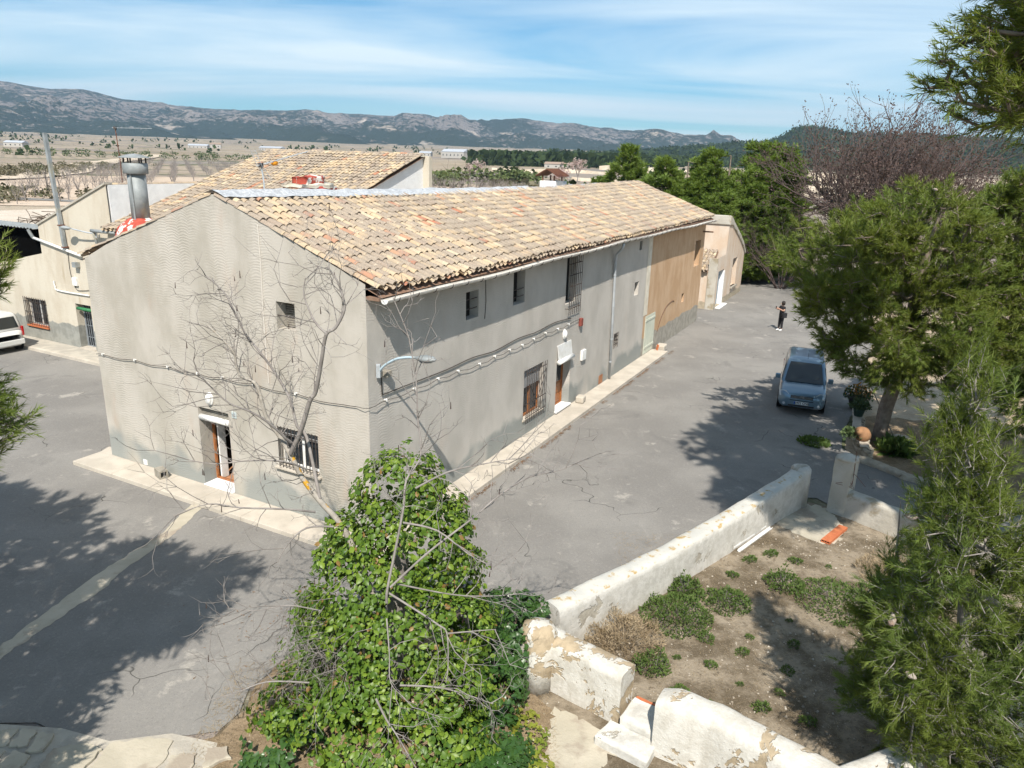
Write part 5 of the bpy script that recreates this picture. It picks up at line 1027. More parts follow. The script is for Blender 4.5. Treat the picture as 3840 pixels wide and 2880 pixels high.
m_ivy3 = leaf_mat('yellowing_ivy', (0.20, 0.25, 0.03), (0.30, 0.30, 0.05), (0.16, 0.22, 0.03), 0.3, 0.4, 0.4, 1.2)
m_bark = plain('pine_bark', (0.17, 0.135, 0.105), (0.24, 0.20, 0.165), 6, 0.95, bump=0.02, bsc=20)
m_greybark = plain('grey_twigs', (0.20, 0.18, 0.165), (0.28, 0.255, 0.235), 5, 0.9)
m_lichbark = plain('lichen_bark', (0.26, 0.235, 0.20), (0.36, 0.33, 0.285), 7, 0.93, bump=0.006, bsc=30, c3=(0.50, 0.27, 0.02), sc3=2.6, t3=(0.57, 0.63))
m_redtwig = plain('reddish_twigs', (0.09, 0.066, 0.06), (0.13, 0.098, 0.09), 0.5, 0.9); m_dktrunk = plain('dark_trunk', (0.06, 0.05, 0.045), (0.09, 0.075, 0.065), 4, 0.95)
m_orch = plain('almond_bark', (0.235, 0.205, 0.185), (0.31, 0.275, 0.25), 0.5, 0.95); m_pod = plain('dark_pods', (0.045, 0.025, 0.022), (0.07, 0.04, 0.03), 5, 0.7)
m_cone = plain('pine_cones', (0.36, 0.31, 0.27), (0.22, 0.15, 0.11), 7, 0.9); m_dry = leaf_mat('dry_grass', (0.33, 0.255, 0.165), (0.42, 0.34, 0.235), (0.27, 0.205, 0.13), 0.2, 0.8, 0.1, 2)
m_weed = leaf_mat('weed_leaves', (0.07, 0.12, 0.03), (0.13, 0.185, 0.05), (0.09, 0.14, 0.035), 0.3, 0.6, 0.2, 2); m_scrub = leaf_mat('grey_scrub', (0.13, 0.115, 0.075), (0.19, 0.17, 0.115), (0.105, 0.11, 0.06), 0.15, 0.9, 0.1, 0.1)
m_fartree = leaf_mat('far_trees', (0.030, 0.048, 0.018), (0.055, 0.078, 0.028), (0.04, 0.06, 0.022), 0.1, 0.9, 0.1, 0.02); m_blossom = leaf_mat('almond_blossom', (0.52, 0.40, 0.40), (0.62, 0.50, 0.50), (0.45, 0.34, 0.34), 0.3, 0.9, 0.1, 1)
def seg_mesh(S0, S1, R0, R1, n=4):
    S0, S1 = np.asarray(S0, float), np.asarray(S1, float); R0, R1 = np.asarray(R0, float), np.asarray(R1, float); N = len(S0)
    d = S1-S0; d /= np.maximum(np.linalg.norm(d, axis=1), 1e-6)[:, None]; ref = np.where(np.abs(d[:, 2:3]) < 0.9, np.array([[0, 0, 1.0]]), np.array([[1.0, 0, 0]]))
    a = np.cross(d, ref); a /= np.linalg.norm(a, axis=1)[:, None]; b = np.cross(a, d); t = np.arange(n)*2*np.pi/n
    off = a[:, None, :]*np.cos(t)[None, :, None]+b[:, None, :]*np.sin(t)[None, :, None]
    V = np.concatenate([S0[:, None]+off*R0[:, None, None], S1[:, None]+off*R1[:, None, None]], 1).reshape(-1, 3)
    k = np.arange(n); f = np.stack([k, (k+1) % n, n+(k+1) % n, n+k], -1); F = (f[None]+(np.arange(N)*2*n)[:, None, None]).reshape(-1, 4)
    return V, F
class Skel:
    def __init__(s, trunk, r0):           # trunk polyline
        s.p = [np.array(q, float) for q in trunk]; s.par = [-1]+list(range(len(trunk)-1)); s.nt = len(trunk); s.r0 = r0
    def grow(s, att, w=0.30, start=1, wob=0.12, step=0.9, seed=0):
        g = np.random.default_rng(seed); tips = []
        base = np.array(s.p[start:s.nt]); dist = np.min(np.linalg.norm(att[:, None]-base[None], axis=2), 1); att = att[np.argsort(dist)]
        depth = [0.0]*len(s.p); P = np.array(s.p); Dp = np.array(depth)
        for a in att:
            d = np.linalg.norm(P[start:]-a, axis=1); up = (P[start:, 2]-a[2]); c = d+w*Dp[start:]+0.45*np.maximum(up, 0)
            j = int(np.argmin(c))+start; L = d[j-start]; k = max(1, int(L/step)); last = j
            for i in range(1, k+1):
                f = i/k; q = P[j]*(1-f)+a*f
                if i < k: q = q+g.normal(size=3)*wob*L*0.3+np.array([0, 0, -0.06*L*math.sin(math.pi*f)])
                s.p.append(q); s.par.append(last); P = np.vstack([P, q]); Dp = np.append(Dp, Dp[last]+L/k); last = len(s.p)-1
            tips.append(last)
        return tips
    def segs(s, rtip=0.006, ex=0.42):
        n = len(s.p); cnt = np.ones(n)
        for i in range(n-1, 0, -1): cnt[s.par[i]] += cnt[i]*0.999
        r = np.clip(s.r0*(cnt/cnt[0])**ex, rtip, s.r0); P = np.array(s.p); i = np.arange(1, n); pa = np.array(s.par)[1:]
        r1 = r[i]; r0 = np.minimum(r[pa], r1*1.6); r0 = np.where(i < s.nt, r[pa], r0)
        return P[pa], P[i], r0, r1
def needles(P, A, L, K, nl, nw, seed, beta=(0.5, 1.0)):
    g = np.random.default_rng(seed); M_ = len(P); t = g.random((M_, K))**0.8; q = P[:, None]+A[:, None]*(t*L[:, None])[..., None]
    rv = g.normal(size=(M_, K, 3)); rv -= (rv*A[:, None]).sum(-1, keepdims=True)*A[:, None]; rv /= np.linalg.norm(rv, axis=2, keepdims=True)
    be = beta[0]+(beta[1]-beta[0])*g.random((M_, K)); be *= (1.15-0.55*t)
    d = A[:, None]*np.cos(be)[..., None]+rv*np.sin(be)[..., None]; ln = nl*(0.75+0.5*g.random((M_, K)))
    s = np.cross(d, g.normal(size=(M_, K, 3))); s /= np.linalg.norm(s, axis=2, keepdims=True); s *= nw/2
    tip = q+d*ln[..., None]; tip[..., 2] -= 0.08*ln
    V = np.stack([q-s, q+s, tip], 2).reshape(-1, 3); F = np.arange(len(V)).reshape(-1, 3); return V, F
def lobe_points(lobes, n, seed, thr=-0.12, nsc=0.55, inner=0.5):
    g = np.random.default_rng(seed); vol = np.array([l[1][0]*l[1][1]*l[1][2] for l in lobes])**0.75; vol /= vol.sum(); out = []
    while len(out) < n:
        i = g.choice(len(lobes), p=vol); d = g.normal(size=3); d /= np.linalg.norm(d); r = inner+(1-inner)*g.random()**0.6
        p = np.array(lobes[i][0])+d*r*np.array(lobes[i][1])
        if nzv(p*nsc+seed) < thr or p[2] < 0.15: continue
        out.append(p)
    return np.array(out)
def pine_mesh(base, trunk, r0, lobes, n, shoots, K, nl, nw, seed, up=0.55, sl=(0.22, 0.42), thr=-0.12, spread=0.9, twig=0.006, inner=0.5, wlim=0.3, cones=0):
    g = np.random.default_rng(seed); base = np.array(base, float)
    sk = Skel(trunk, r0); att = lobe_points(lobes, n, seed, thr, inner=inner); tips = sk.grow(att, w=wlim, seed=seed)
    P = np.array(sk.p); cen = np.average([l[0] for l in lobes], axis=0)
    tp = P[tips]; par = P[np.array(sk.par)[tips]]; dirn = tp-par; dirn /= np.maximum(np.linalg.norm(dirn, axis=1), 1e-6)[:, None]
    out = tp-cen; out /= np.linalg.norm(out, axis=1)[:, None]
    main = dirn*0.6+out*0.6+np.array([0, 0, up]); main /= np.linalg.norm(main, axis=1)[:, None]
    A = np.repeat(main, shoots, 0)+g.normal(size=(len(tp)*shoots, 3))*spread*0.5; A /= np.linalg.norm(A, axis=1)[:, None]
    L = sl[0]+(sl[1]-sl[0])*g.random(len(A)); back = g.random(len(A))*0.55
    Q = np.repeat(tp, shoots, 0)-np.repeat(dirn, shoots, 0)*back[:, None]+g.normal(size=(len(A), 3))*0.05
    NV, NF = needles(Q, A, L, K, nl, nw, seed+1)
    s0, s1, ra, rb = sk.segs(twig); s0 = np.concatenate([s0, Q]); s1 = np.concatenate([s1, Q+A*(L*0.8)[:, None]]); ra = np.concatenate([ra, np.full(len(Q), twig)]); rb = np.concatenate([rb, np.full(len(Q), twig*0.6)])
    nsk = len(s0)-len(Q); WV, WF = seg_mesh(s0[:nsk], s1[:nsk], ra[:nsk], rb[:nsk], 5); W2, F2 = seg_mesh(s0[nsk:], s1[nsk:], ra[nsk:], rb[nsk:], 3); WF = np.concatenate([WF, F2+len(WV)]); WV = np.concatenate([WV, W2])
    return (NV-base, NF, WV-base, WF, tp-base)
def pine(name, label, base, trunk, r0, lobes, n, shoots, K, nl, nw, seed, mat=m_needle, group=None, wood=m_bark, cones=0, **k):
    t = thing(name, label, 'pine tree', base, 0, group); NV, NF, WV, WF, tp = pine_mesh(base, trunk, r0, lobes, n, shoots, K, nl, nw, seed, **k)
    obj('trunk', mesh('trunk', WV, WF), wood, t, None, True); obj('crown', mesh('crown', NV, NF), mat, t)
    if cones:
        g = random.Random(seed); ce = [Vector(tp[g.randrange(len(tp))]) for _ in range(cones)]; pr = np.array(MB().lathe([(0.006, -0.05), (0.024, -0.025), (0.03, 0.0), (0.02, 0.035), (0.004, 0.055)], n=7).v); fc = [f for f in MB().lathe([(0.006, -0.05), (0.024, -0.025), (0.03, 0.0), (0.02, 0.035), (0.004, 0.055)], n=7).f if len(f) == 4]
        me = mesh('cone', pr, fc); me.materials.append(m_cone)
        for c in ce:
            o = obj('cone', me, None, t); o.location = c+Vector((g.gauss(0, .06), g.gauss(0, .06), 0.03)); o.rotation_euler = (g.uniform(0, 3), g.uniform(0, 3), g.uniform(0, 3)); o.scale = (1.5,)*3
    return t
# ---- near pines
pine('pine_tree', 'big pine with dense green crown and dark trunk beside the blue car', (12.75, 23.9, 0), [(12.75, 23.9, -0.1), (12.8, 23.9, 1.2), (12.9, 23.7, 2.6), (12.9, 23.5, 4.0), (12.8, 23.3, 5.4), (12.8, 23.2, 6.8)], 0.24,
     [((10.0, 22.4, 6.4), (2.35, 2.0, 1.75)), ((12.2, 23.0, 7.0), (2.7, 2.4, 1.7)), ((10.3, 22.5, 4.9), (1.5, 1.6, 1.1)), ((12.2, 21.8, 4.6), (2.3, 1.6, 1.4)), ((11.6, 22.4, 3.5), (1.9, 1.4, 0.8)), ((13.9, 22.6, 4.4), (2.2, 1.8, 1.5)), ((12.6, 22.1, 3.0), (1.7, 1.1, 0.6)), ((14.6, 21.9, 3.1), (1.6, 1.2, 0.7))], 1350, 6, 32, 0.17, 0.020, 31, cones=46, thr=-0.2)
pine('pine_tree', 'tall pine at the right edge behind the crown over the car', (16.2, 24.6, 0), [(16.2, 24.6, -0.1), (16.3, 24.6, 1.5), (16.3, 24.4, 3.4), (16.2, 24.2, 5.5), (16.1, 24.0, 8.0)], 0.2,
     [((15.9, 23.6, 7.2), (2.2, 2.0, 1.8)), ((17.4, 23.4, 6.0), (2.4, 2.0, 1.8)), ((15.2, 22.6, 5.2), (2.0, 1.6, 1.4)), ((16.4, 22.0, 4.0), (2.4, 1.6, 0.9)), ((18.5, 24, 7.0), (2, 2, 1.8)), ((16.6, 23.4, 8.2), (2.0, 1.8, 1.3))], 900, 6, 30, 0.17, 0.021, 33, cones=22, thr=-0.2)
pine('pine_tree', 'low pine bough drooping over the bare earth at the right', (18.6, 22.2, 0), [(18.6, 22.2, -0.1), (18.4, 22.0, 1.2), (18.0, 21.6, 2.4), (17.6, 21.2, 3.2)], 0.12,
     [((16.0, 20.6, 2.6), (2.0, 1.1, 0.55)), ((14.6, 20.3, 2.2), (1.3, 0.8, 0.45)), ((17.8, 21.2, 3.2), (1.4, 1.2, 0.8))], 260, 6, 46, 0.15, 0.013, 35, up=0.1, mat=m_needle2)
pine('pine_tree', 'dark tall pine overhanging the top right corner', (10.4, 10.2, 0), [(10.4, 10.2, -0.1), (10.3, 10.2, 2.5), (10.2, 10.3, 5.0), (10.1, 10.3, 7.5), (10.0, 10.3, 10), (9.6, 10.3, 13.0), (9.2, 10.2, 16.5)], 0.3,
     [((8.3, 10.6, 12.0), (2.0, 1.7, 1.9)), ((7.2, 10.3, 10.3), (1.9, 1.5, 0.95)), ((9.0, 11.2, 10.5), (2.0, 1.5, 1.2)), ((6.9, 10.2, 11.3), (1.3, 1.3, 0.9))], 950, 7, 30, 0.13, 0.014, 41, cones=10, thr=-0.6, inner=0.35)
pine('pine_tree', 'unseen very tall pine added to shade the corner pine and the road', (10.9, 9.4, 0), [(10.9, 9.4, -0.1), (10.7, 9.4, 4), (10.2, 9.4, 8), (9.6, 9.4, 12), (9.0, 9.6, 17)], 0.3,
     [((8.0, 8.6, 13.6), (2.4, 1.6, 1.5)), ((7.9, 10.2, 14.8), (2.5, 2.1, 1.9)), ((8.4, 10.3, 17.0), (2.1, 2.0, 1.9)), ((10.6, 9.6, 12.5), (1.8, 2.0, 2.2))], 850, 5, 11, 0.26, 0.09, 42, thr=-0.6)  # out-of-view crown, added to cast shade on the corner pine and road
pine('young_pine', 'young pine with long upright leader at the lower right', (6.3, 8.6, 0), [(6.3, 8.6, -0.1), (6.3, 8.5, 1.5), (6.1, 8.4, 3.0), (5.75, 8.3, 4.6), (5.45, 8.2, 5.9), (5.35, 8.2, 6.75)], 0.085,
     [((6.5, 8.4, 1.9), (1.15, 1.0, 1.2)), ((6.1, 8.3, 3.3), (1.15, 0.95, 1.1)), ((5.75, 8.2, 4.6), (0.75, 0.65, 0.9)), ((5.45, 8.2, 5.8), (0.34, 0.32, 0.85)), ((5.55, 8.2, 5.2), (0.5, 0.45, 0.6)), ((5.4, 8.2, 6.35), (0.26, 0.26, 0.55)), ((5.35, 8.2, 6.7), (0.2, 0.2, 0.4)), ((5.4, 8.1, 2.6), (0.5, 0.5, 0.55))], 600, 5, 44, 0.12, 0.0098, 51, mat=m_needle2, up=0.9, spread=0.7, sl=(0.25, 0.45), wood=m_greybark, cones=8)
pine('young_pine', 'small young pine in front of the low gate wall', (6.2, 9.8, 0), [(6.2, 9.8, -0.1), (6.15, 9.75, 1.2), (5.95, 9.7, 2.4), (5.7, 9.6, 3.6), (5.6, 9.6, 4.5)], 0.06,
     [((6.2, 9.7, 1.3), (0.8, 0.75, 0.9)), ((6.0, 9.65, 2.5), (0.6, 0.55, 0.8)), ((5.7, 9.6, 3.65), (0.28, 0.26, 0.75))], 220, 5, 58, 0.12, 0.0085, 53, mat=m_needle2, up=0.9, spread=0.7, sl=(0.25, 0.42), wood=m_greybark)
pine('young_pine', 'bushy young pine filling the lower right corner', (7.6, 7.8, 0), [(7.6, 7.8, -0.1), (7.5, 7.8, 1.5), (7.3, 7.7, 3.0), (7.2, 7.6, 4.4), (7.1, 7.6, 5.6)], 0.09,
     [((7.4, 7.4, 1.4), (1.4, 1.0, 1.3)), ((7.3, 7.6, 3.2), (1.15, 1.0, 1.2)), ((6.3, 7.5, 1.7), (0.55, 0.6, 0.8)), ((7.1, 7.6, 4.8), (0.65, 0.6, 1.0)), ((7.1, 7.2, 0.7), (1.0, 0.7, 0.6))], 560, 5, 48, 0.12, 0.0095, 55, mat=m_needle2, up=0.8, spread=0.8, sl=(0.25, 0.45), wood=m_greybark, cones=6)
pine('pine_tree', 'pine at the left edge shading the yard', (-8.7, 7.2, 0), [(-8.7, 7.2, -0.1), (-8.7, 7.2, 1.5), (-8.7, 7.3, 3.0), (-8.6, 7.3, 4.6), (-8.6, 7.3, 6.4)], 0.2,
     [((-8.7, 7.2, 6.7), (2.1, 2.7, 1.7)), ((-9.2, 6.6, 4.6), (2.4, 2.4, 1.1)), ((-8.3, 6.0, 3.4), (1.8, 1.6, 0.9))], 1000, 6, 14, 0.18, 0.04, 61, thr=-0.6)
pine('pine_tree', 'dark pine sprays entering at the left edge of the picture', (-7.4, 7.6, 0), [(-7.4, 7.6, -0.1), (-7.4, 7.6, 2.0), (-7.4, 7.7, 4.0), (-7.3, 7.8, 5.8), (-7.2, 7.9, 7.4)], 0.1,
     [((-7.0, 7.9, 5.85), (1.15, 1.3, 0.62)), ((-6.5, 7.9, 7.65), (0.85, 1.0, 0.5))], 330, 7, 40, 0.11, 0.011, 62, thr=-0.6, inner=0.3)
pine('pine_tree', 'second pine left of the frame shading the yard', (-13.0, 7.6, 0), [(-13, 7.6, -0.1), (-13, 7.6, 2.5), (-12.9, 7.7, 5), (-12.8, 7.8, 8)], 0.22,
     [((-12.6, 8.0, 8.2), (2.6, 2.6, 2.2)), ((-13.2, 7.4, 5.6), (2.8, 2.6, 1.6)), ((-14.6, 8.2, 9.6), (2.2, 2.2, 2.0))], 950, 5, 12, 0.26, 0.09, 63, thr=-0.6)
pine('pine_tree', 'unseen pine added right of the frame to shade the drive and planter', (14.2, 13.2, 0), [(14.2, 13.2, -0.1), (14.2, 13.2, 3), (14.2, 13.2, 6), (14.2, 13.2, 9)], 0.24, [((14.2, 13.2, 9.2), (3.0, 2.8, 2.2)), ((12.6, 13.0, 7.6), (1.6, 2.0, 1.4)), ((15.8, 13.4, 7.2), (2.2, 2.4, 1.6))], 950, 5, 12, 0.26, 0.09, 65, thr=-0.6)  # out-of-view tree, added for the shade it throws by the edging stones
# ---- pines behind the farmhouse (three shared shapes)
PV = []
for k, lob in enumerate(([((0, 0, 2.2), (2.2, 2.2, 1.9)), ((0, 0, 4.6), (1.9, 1.9, 1.9)), ((0.2, 0, 7.0), (1.2, 1.2, 1.8)), ((0.1, 0, 9.0), (0.45, 0.45, 1.1)), ((-1.6, 0.3, 4.4), (0.9, 0.9, 1.6))],
                         [((0.3, 0, 2.4), (2.4, 2.2, 2.0)), ((-0.9, 0, 5.2), (1.3, 1.3, 1.9)), ((1.1, 0.2, 5.8), (1.4, 1.4, 2.2)), ((1.2, 0.2, 8.4), (0.6, 0.6, 1.3)), ((-1.0, 0, 7.4), (0.45, 0.45, 1.0))],
                         [((0, 0, 2.6), (2.6, 2.6, 2.3)), ((0.3, 0, 5.2), (2.1, 2.0, 1.8)), ((-0.4, 0, 7.4), (1.5, 1.4, 1.4)), ((0.8, 0, 8.6), (0.8, 0.8, 1.2)), ((-0.7, 0, 9.0), (0.5, 0.5, 0.9))])):
    a = pine_mesh((0, 0, 0), [(0, 0, -0.1), (0.05, 0, 2.5), (0, 0.05, 5), (0.1, 0, 7.5), (0.1, 0, 9.4)], 0.14, lob, 760, 6, 16, 0.32, 0.065, 70+k, up=0.9, sl=(0.3, 0.5), thr=-0.4, spread=0.75, twig=0.012)
    wm, cm = mesh('trunk', a[2], a[3]), mesh('crown', a[0], a[1]); wm.materials.append(m_bark); cm.materials.append(m_needle3); PV.append((wm, cm))
for (x, y, h, v, lab) in ((10.6, 73, 10.5, 0, 'pointed pine standing clear above the farmhouse ridge'), (8.6, 78, 7.6, 2, 'rounded dark pine left of the pointed pine'), (11.9, 62.5, 9.4, 0, 'slim pine just beyond the end of the tiled roof'), (13.9, 63.5, 9.7, 1, 'double topped pine beyond the end of the roof'), (17.2, 62, 10.3, 1, 'tall open pine behind the end shed'), (21.3, 64, 10.9, 2, 'broad pine beside the reddish bare tree'),
                          (15.6, 58.5, 7.0, 2, 'low bushy pine directly behind the end shed'), (19.0, 60, 7.6, 0, 'small pine between the shed and the bare shrubs'), (12.2, 59.5, 6.4, 2, 'short pine tucked behind the roof end'), (16.0, 66, 8.2, 0, 'pine farther back between the tall pines'), (24.5, 68, 6.0, 2, 'dark pine half hidden behind the reddish tree'), (14.8, 61.5, 8.0, 2, 'mid height pine filling the gap behind the shed roof'), (18.6, 63.5, 8.6, 2, 'dense pine behind the low bushy pine'), (20.2, 61.0, 7.2, 1, 'forked pine just left of the brown shrub'), (13.0, 66, 8.4, 2, 'rounded pine behind the slim pine'), (22.8, 66, 9.0, 1, 'open topped pine next to the reddish bare tree')):
    t = thing('pine_tree', lab, 'pine tree', (x, y, 0), rnd.uniform(0, 6), 'pines behind the farmhouse'); s = h/9.9; t.scale = (s*1.5, s*1.5, s)
    for nm, me in zip(('trunk', 'crown'), PV[v]): obj(nm, me, None, t)
# ================================================================ bare trees
def twigs(g, p, d, L, r, lev, segs, tips, wig=0.22, nb=(2, 4), up=0.05, shrink=0.62, ang=0.65):
    k = max(2, int(L/0.22)) if lev > 0 else 2; k = min(k, 7); q = p.copy(); dd = d.copy(); pts = [(q, dd)]
    for i in range(k):
        dd = dd+g.normal(size=3)*wig/math.sqrt(k)+np.array([0, 0, up/k]); dd /= np.linalg.norm(dd); n_ = q+dd*L/k
        r0 = r*(1-0.55*i/k); r1 = r*(1-0.55*(i+1)/k); segs.append((q, n_, r0, r1)); q = n_; pts.append((q, dd))
    if lev == 0: tips.append((q, dd)); return
    m = g.integers(nb[0], nb[1]+1)
    for j in range(m):
        f = 0.35+0.65*(j+g.random())/m; i = min(int(f*k), k-1)+1 if f < 1 else k; b, bd = pts[min(i, k)]
        ax = g.normal(size=3); ax -= ax.dot(bd)*bd; ax /= np.linalg.norm(ax); a = ang*(0.6+0.8*g.random()); nd = bd*math.cos(a)+ax*math.sin(a)
        twigs(g, b, nd, L*shrink*(0.7+0.6*g.random()), max(r*0.56, 0.0036), lev-1, segs, tips, wig, nb, up, shrink, ang)
def segs_obj(segs, name, mat, parent, n=4, kind=None, origin=(0, 0, 0)):
    a = [np.array([s[i] for s in segs]) for i in range(4)]; o = np.array(origin); V, F = seg_mesh(a[0]-o, a[1]-o, a[2], a[3], n); return obj(name, mesh(name, V, F), mat, parent, kind, True)
# reddish bare tree beyond the car, many stems
def shrub_tree(name, label, base, stems, H, spread, lev, r0, seed, mat, bud=None, group=None, shrink=0.64, nb=(3, 4), cat='bare tree', budn=2, buds=0.09):
    g = np.random.default_rng(seed); t = thing(name, label, cat, base, 0, group); big = []; fine = []; tips = []
    for i in range(stems):
        a = 2*math.pi*i/stems+g.random(); sp = spread*(0.35+0.65*g.random()); d = np.array([math.cos(a)*sp, math.sin(a)*sp, 1.0]); d /= np.linalg.norm(d); segs = []
        twigs(g, np.array([math.cos(a)*0.3, math.sin(a)*0.3, 0.0]), d, H*0.48*(0.8+0.35*g.random()), r0*(0.7+0.5*g.random()), lev, segs, tips, 0.18, nb, 0.18, shrink, 0.55)
        for s in segs: (big if s[2] > r0*0.3 else fine).append(s)
    segs_obj(big, 'trunk', m_dktrunk if bud is not None else mat, t, 5); segs_obj(fine, 'crown', mat, t, 3)
    if bud is not None:
        P = np.array([p for p, d in tips]); A = np.array([d for p, d in tips]); P = np.repeat(P, budn, 0)+g.normal(size=(len(P)*budn, 3))*0.12; A = np.repeat(A, budn, 0)+g.normal(size=(len(P), 3))*0.7; A /= np.linalg.norm(A, axis=1)[:, None]
        s = np.cross(A, g.normal(size=A.shape)); s /= np.linalg.norm(s, axis=1)[:, None]; L = buds
        V = np.stack([P, P+A*L*.5+s*L*.3, P+A*L, P+A*L*.5-s*L*.3], 1).reshape(-1, 3); obj('seed_heads', mesh('seed_heads', V, np.arange(len(V)).reshape(-1, 4)), bud, t, 'stuff')
    return t
m_bud = leaf_mat('reddish_seed_heads', (0.085, 0.06, 0.054), (0.135, 0.092, 0.084), (0.105, 0.074, 0.066), 0.2, 0.9, 0.1, 0.3)
shrub_tree('bare_tree', 'tall reddish bare tree with many stems behind the pines', (25.9, 53, 0), 16, 13.0, 0.50, 4, 0.17, 81, m_redtwig, m_bud, nb=(3, 5), budn=3, buds=0.17)
shrub_tree('bare_tree', 'second reddish bare tree spreading toward the right edge', (31.0, 56, 0), 10, 11.0, 0.55, 4, 0.15, 83, m_redtwig, m_bud, nb=(3, 4), budn=3, buds=0.17)
shrub_tree('bare_shrub', 'brown leafless shrub beside the end shed', (20.6, 57.0, 0), 13, 6.0, 0.85, 4, 0.07, 85, m_redtwig, None, nb=(3, 4), cat='shrub')
shrub_tree('bare_shrub', 'grey brown leafless shrub between the shed and the pine', (24.0, 54.5, 0), 11, 5.4, 0.9, 4, 0.06, 87, m_redtwig, None, nb=(3, 4), cat='shrub')
shrub_tree('bare_shrub', 'dark leafless bush rising behind the farmhouse ridge', (-5.2, 80, 0), 12, 9.0, 0.55, 3, 0.07, 89, m_dktrunk, None, nb=(2, 4), cat='shrub')
# ---- foreground bare tree wrapped in ivy
def ray_at(x, y, Yw):
    d = CR*(x-1920)/FPX-CU*(y-1440)/FPX+CF; return CAM+d*(Yw/d[1])
LIMBS = [  # picture measurements of each limb: (x, y, depth)
    (0.058, [(1410, 2260, 10.9), (1340, 2090, 11.0), (1280, 1968, 11.1), (1203, 1882, 11.2), (1133, 1790, 11.3), (1100, 1725, 11.35), (1057, 1648, 11.4), (1027, 1607, 11.4), (997, 1560, 11.4), (980, 1499, 11.4), (958, 1438, 11.45), (906, 1412, 11.5), (886, 1369, 11.5), (871, 1312, 11.5), (776, 1217, 11.6)]),
    (0.042, [(1090, 1700, 11.3), (1131, 1607, 11.2), (1162, 1503, 11.1), (1184, 1468, 11.1), (1205, 1356, 11.0), (1223, 1256, 10.9), (1257, 1230, 10.9), (1288, 1173, 10.9), (1290, 1130, 10.9), (1266, 1056, 10.9), (1227, 1000, 10.9)]),
    (0.02, [(1223, 1250, 10.9), (1179, 1204, 11.0), (1140, 1108, 11.1), (1145, 1043, 11.1)]),
    (0.030, [(1200, 1870, 11.2), (1150, 1640, 11.6), (1114, 1599, 11.6), (1088, 1499, 11.7), (1032, 1399, 11.8), (975, 1321, 11.8), (915, 1243, 11.9), (867, 1143, 11.9), (836, 1091, 12.0), (767, 1030, 12.0)]),
    (0.022, [(1450, 2260, 10.6), (1453, 2207, 10.6), (1486, 2045, 10.7), (1513, 1904, 10.8), (1524, 1800, 10.9), (1578, 1708, 11.2), (1566, 1564, 11.3), (1561, 1434, 11.4), (1540, 1304, 11.5), (1526, 1243, 11.5), (1474, 1117, 11.6)]),
    (0.019, [(1464, 2202, 10.6), (1605, 2072, 10.7), (1768, 1947, 10.9), (1876, 1855, 11.1), (1985, 1790, 11.3), (2100, 1763, 11.4), (2180, 1725, 11.5)]),
    (0.018, [(1458, 2224, 10.6), (1562, 2289, 10.4), (1643, 2343, 10.2), (1676, 2376, 10.1), (1680, 2500, 10.0), (1672, 2560, 9.9)]),
    (0.013, [(1676, 2376, 10.1), (1760, 2368, 10.0), (1860, 2360, 9.9)]),
    (0.02, [(1182, 1920, 11.3), (1063, 1909, 11.0), (900, 1904, 10.8), (780, 1890, 10.7), (650, 1935, 10.6)]),
    (0.018, [(1250, 1975, 11.0), (1150, 1980, 10.8), (1080, 2040, 10.6), (1040, 2110, 10.5)]),
    (0.022, [(1090, 1660, 11.3), (1000, 1580, 11.0), (930, 1540, 10.9), (860, 1512, 10.8), (790, 1450, 10.7), (730, 1380, 10.7)]),
    (0.018, [(1150, 1760, 11.2), (1063, 1730, 10.9), (930, 1728, 10.8), (800, 1740, 10.7), (690, 1720, 10.6)]),
    (0.015, [(1500, 2570, 9.6), (1620, 2575, 9.5), (1720, 2595, 9.4), (1850, 2640, 9.3)]),
    (0.018, [(1410, 2620, 9.2), (1450, 2700, 9.1), (1490, 2760, 9.0), (1560, 2880, 8.9)]),
    (0.014, [(1490, 2190, 10.6), (1700, 2230, 10.9), (1850, 2235, 11.1), (1960, 2225, 11.2)]),
    (0.014, [(1160, 2560, 9.9), (1000, 2557, 9.7), (880, 2600, 9.6), (760, 2630, 9.5)]),
    (0.012, [(1450, 2320, 10.4), (1460, 2450, 10.0), (1465, 2560, 9.7), (1520, 2620, 9.5)]),
    (0.017, [(1560, 1830, 10.8), (1680, 1770, 10.6), (1810, 1740, 10.5), (1930, 1720, 10.5)]),
    (0.017, [(1513, 1960, 10.7), (1640, 1990, 10.5), (1760, 2080, 10.4), (1880, 2140, 10.4)]),
    (0.012, [(1200, 2290, 10.4), (1080, 2270, 10.2), (960, 2290, 10.1), (850, 2280, 10.0)]),
]
ft = thing('bare_tree', 'leafless ivy wrapped tree with lichen stained limbs before the gable', 'bare tree', (-1.9, 10.7, 0)); g = np.random.default_rng(97); org = np.array([-1.9, 10.7, 0]); fine = []; tips = []
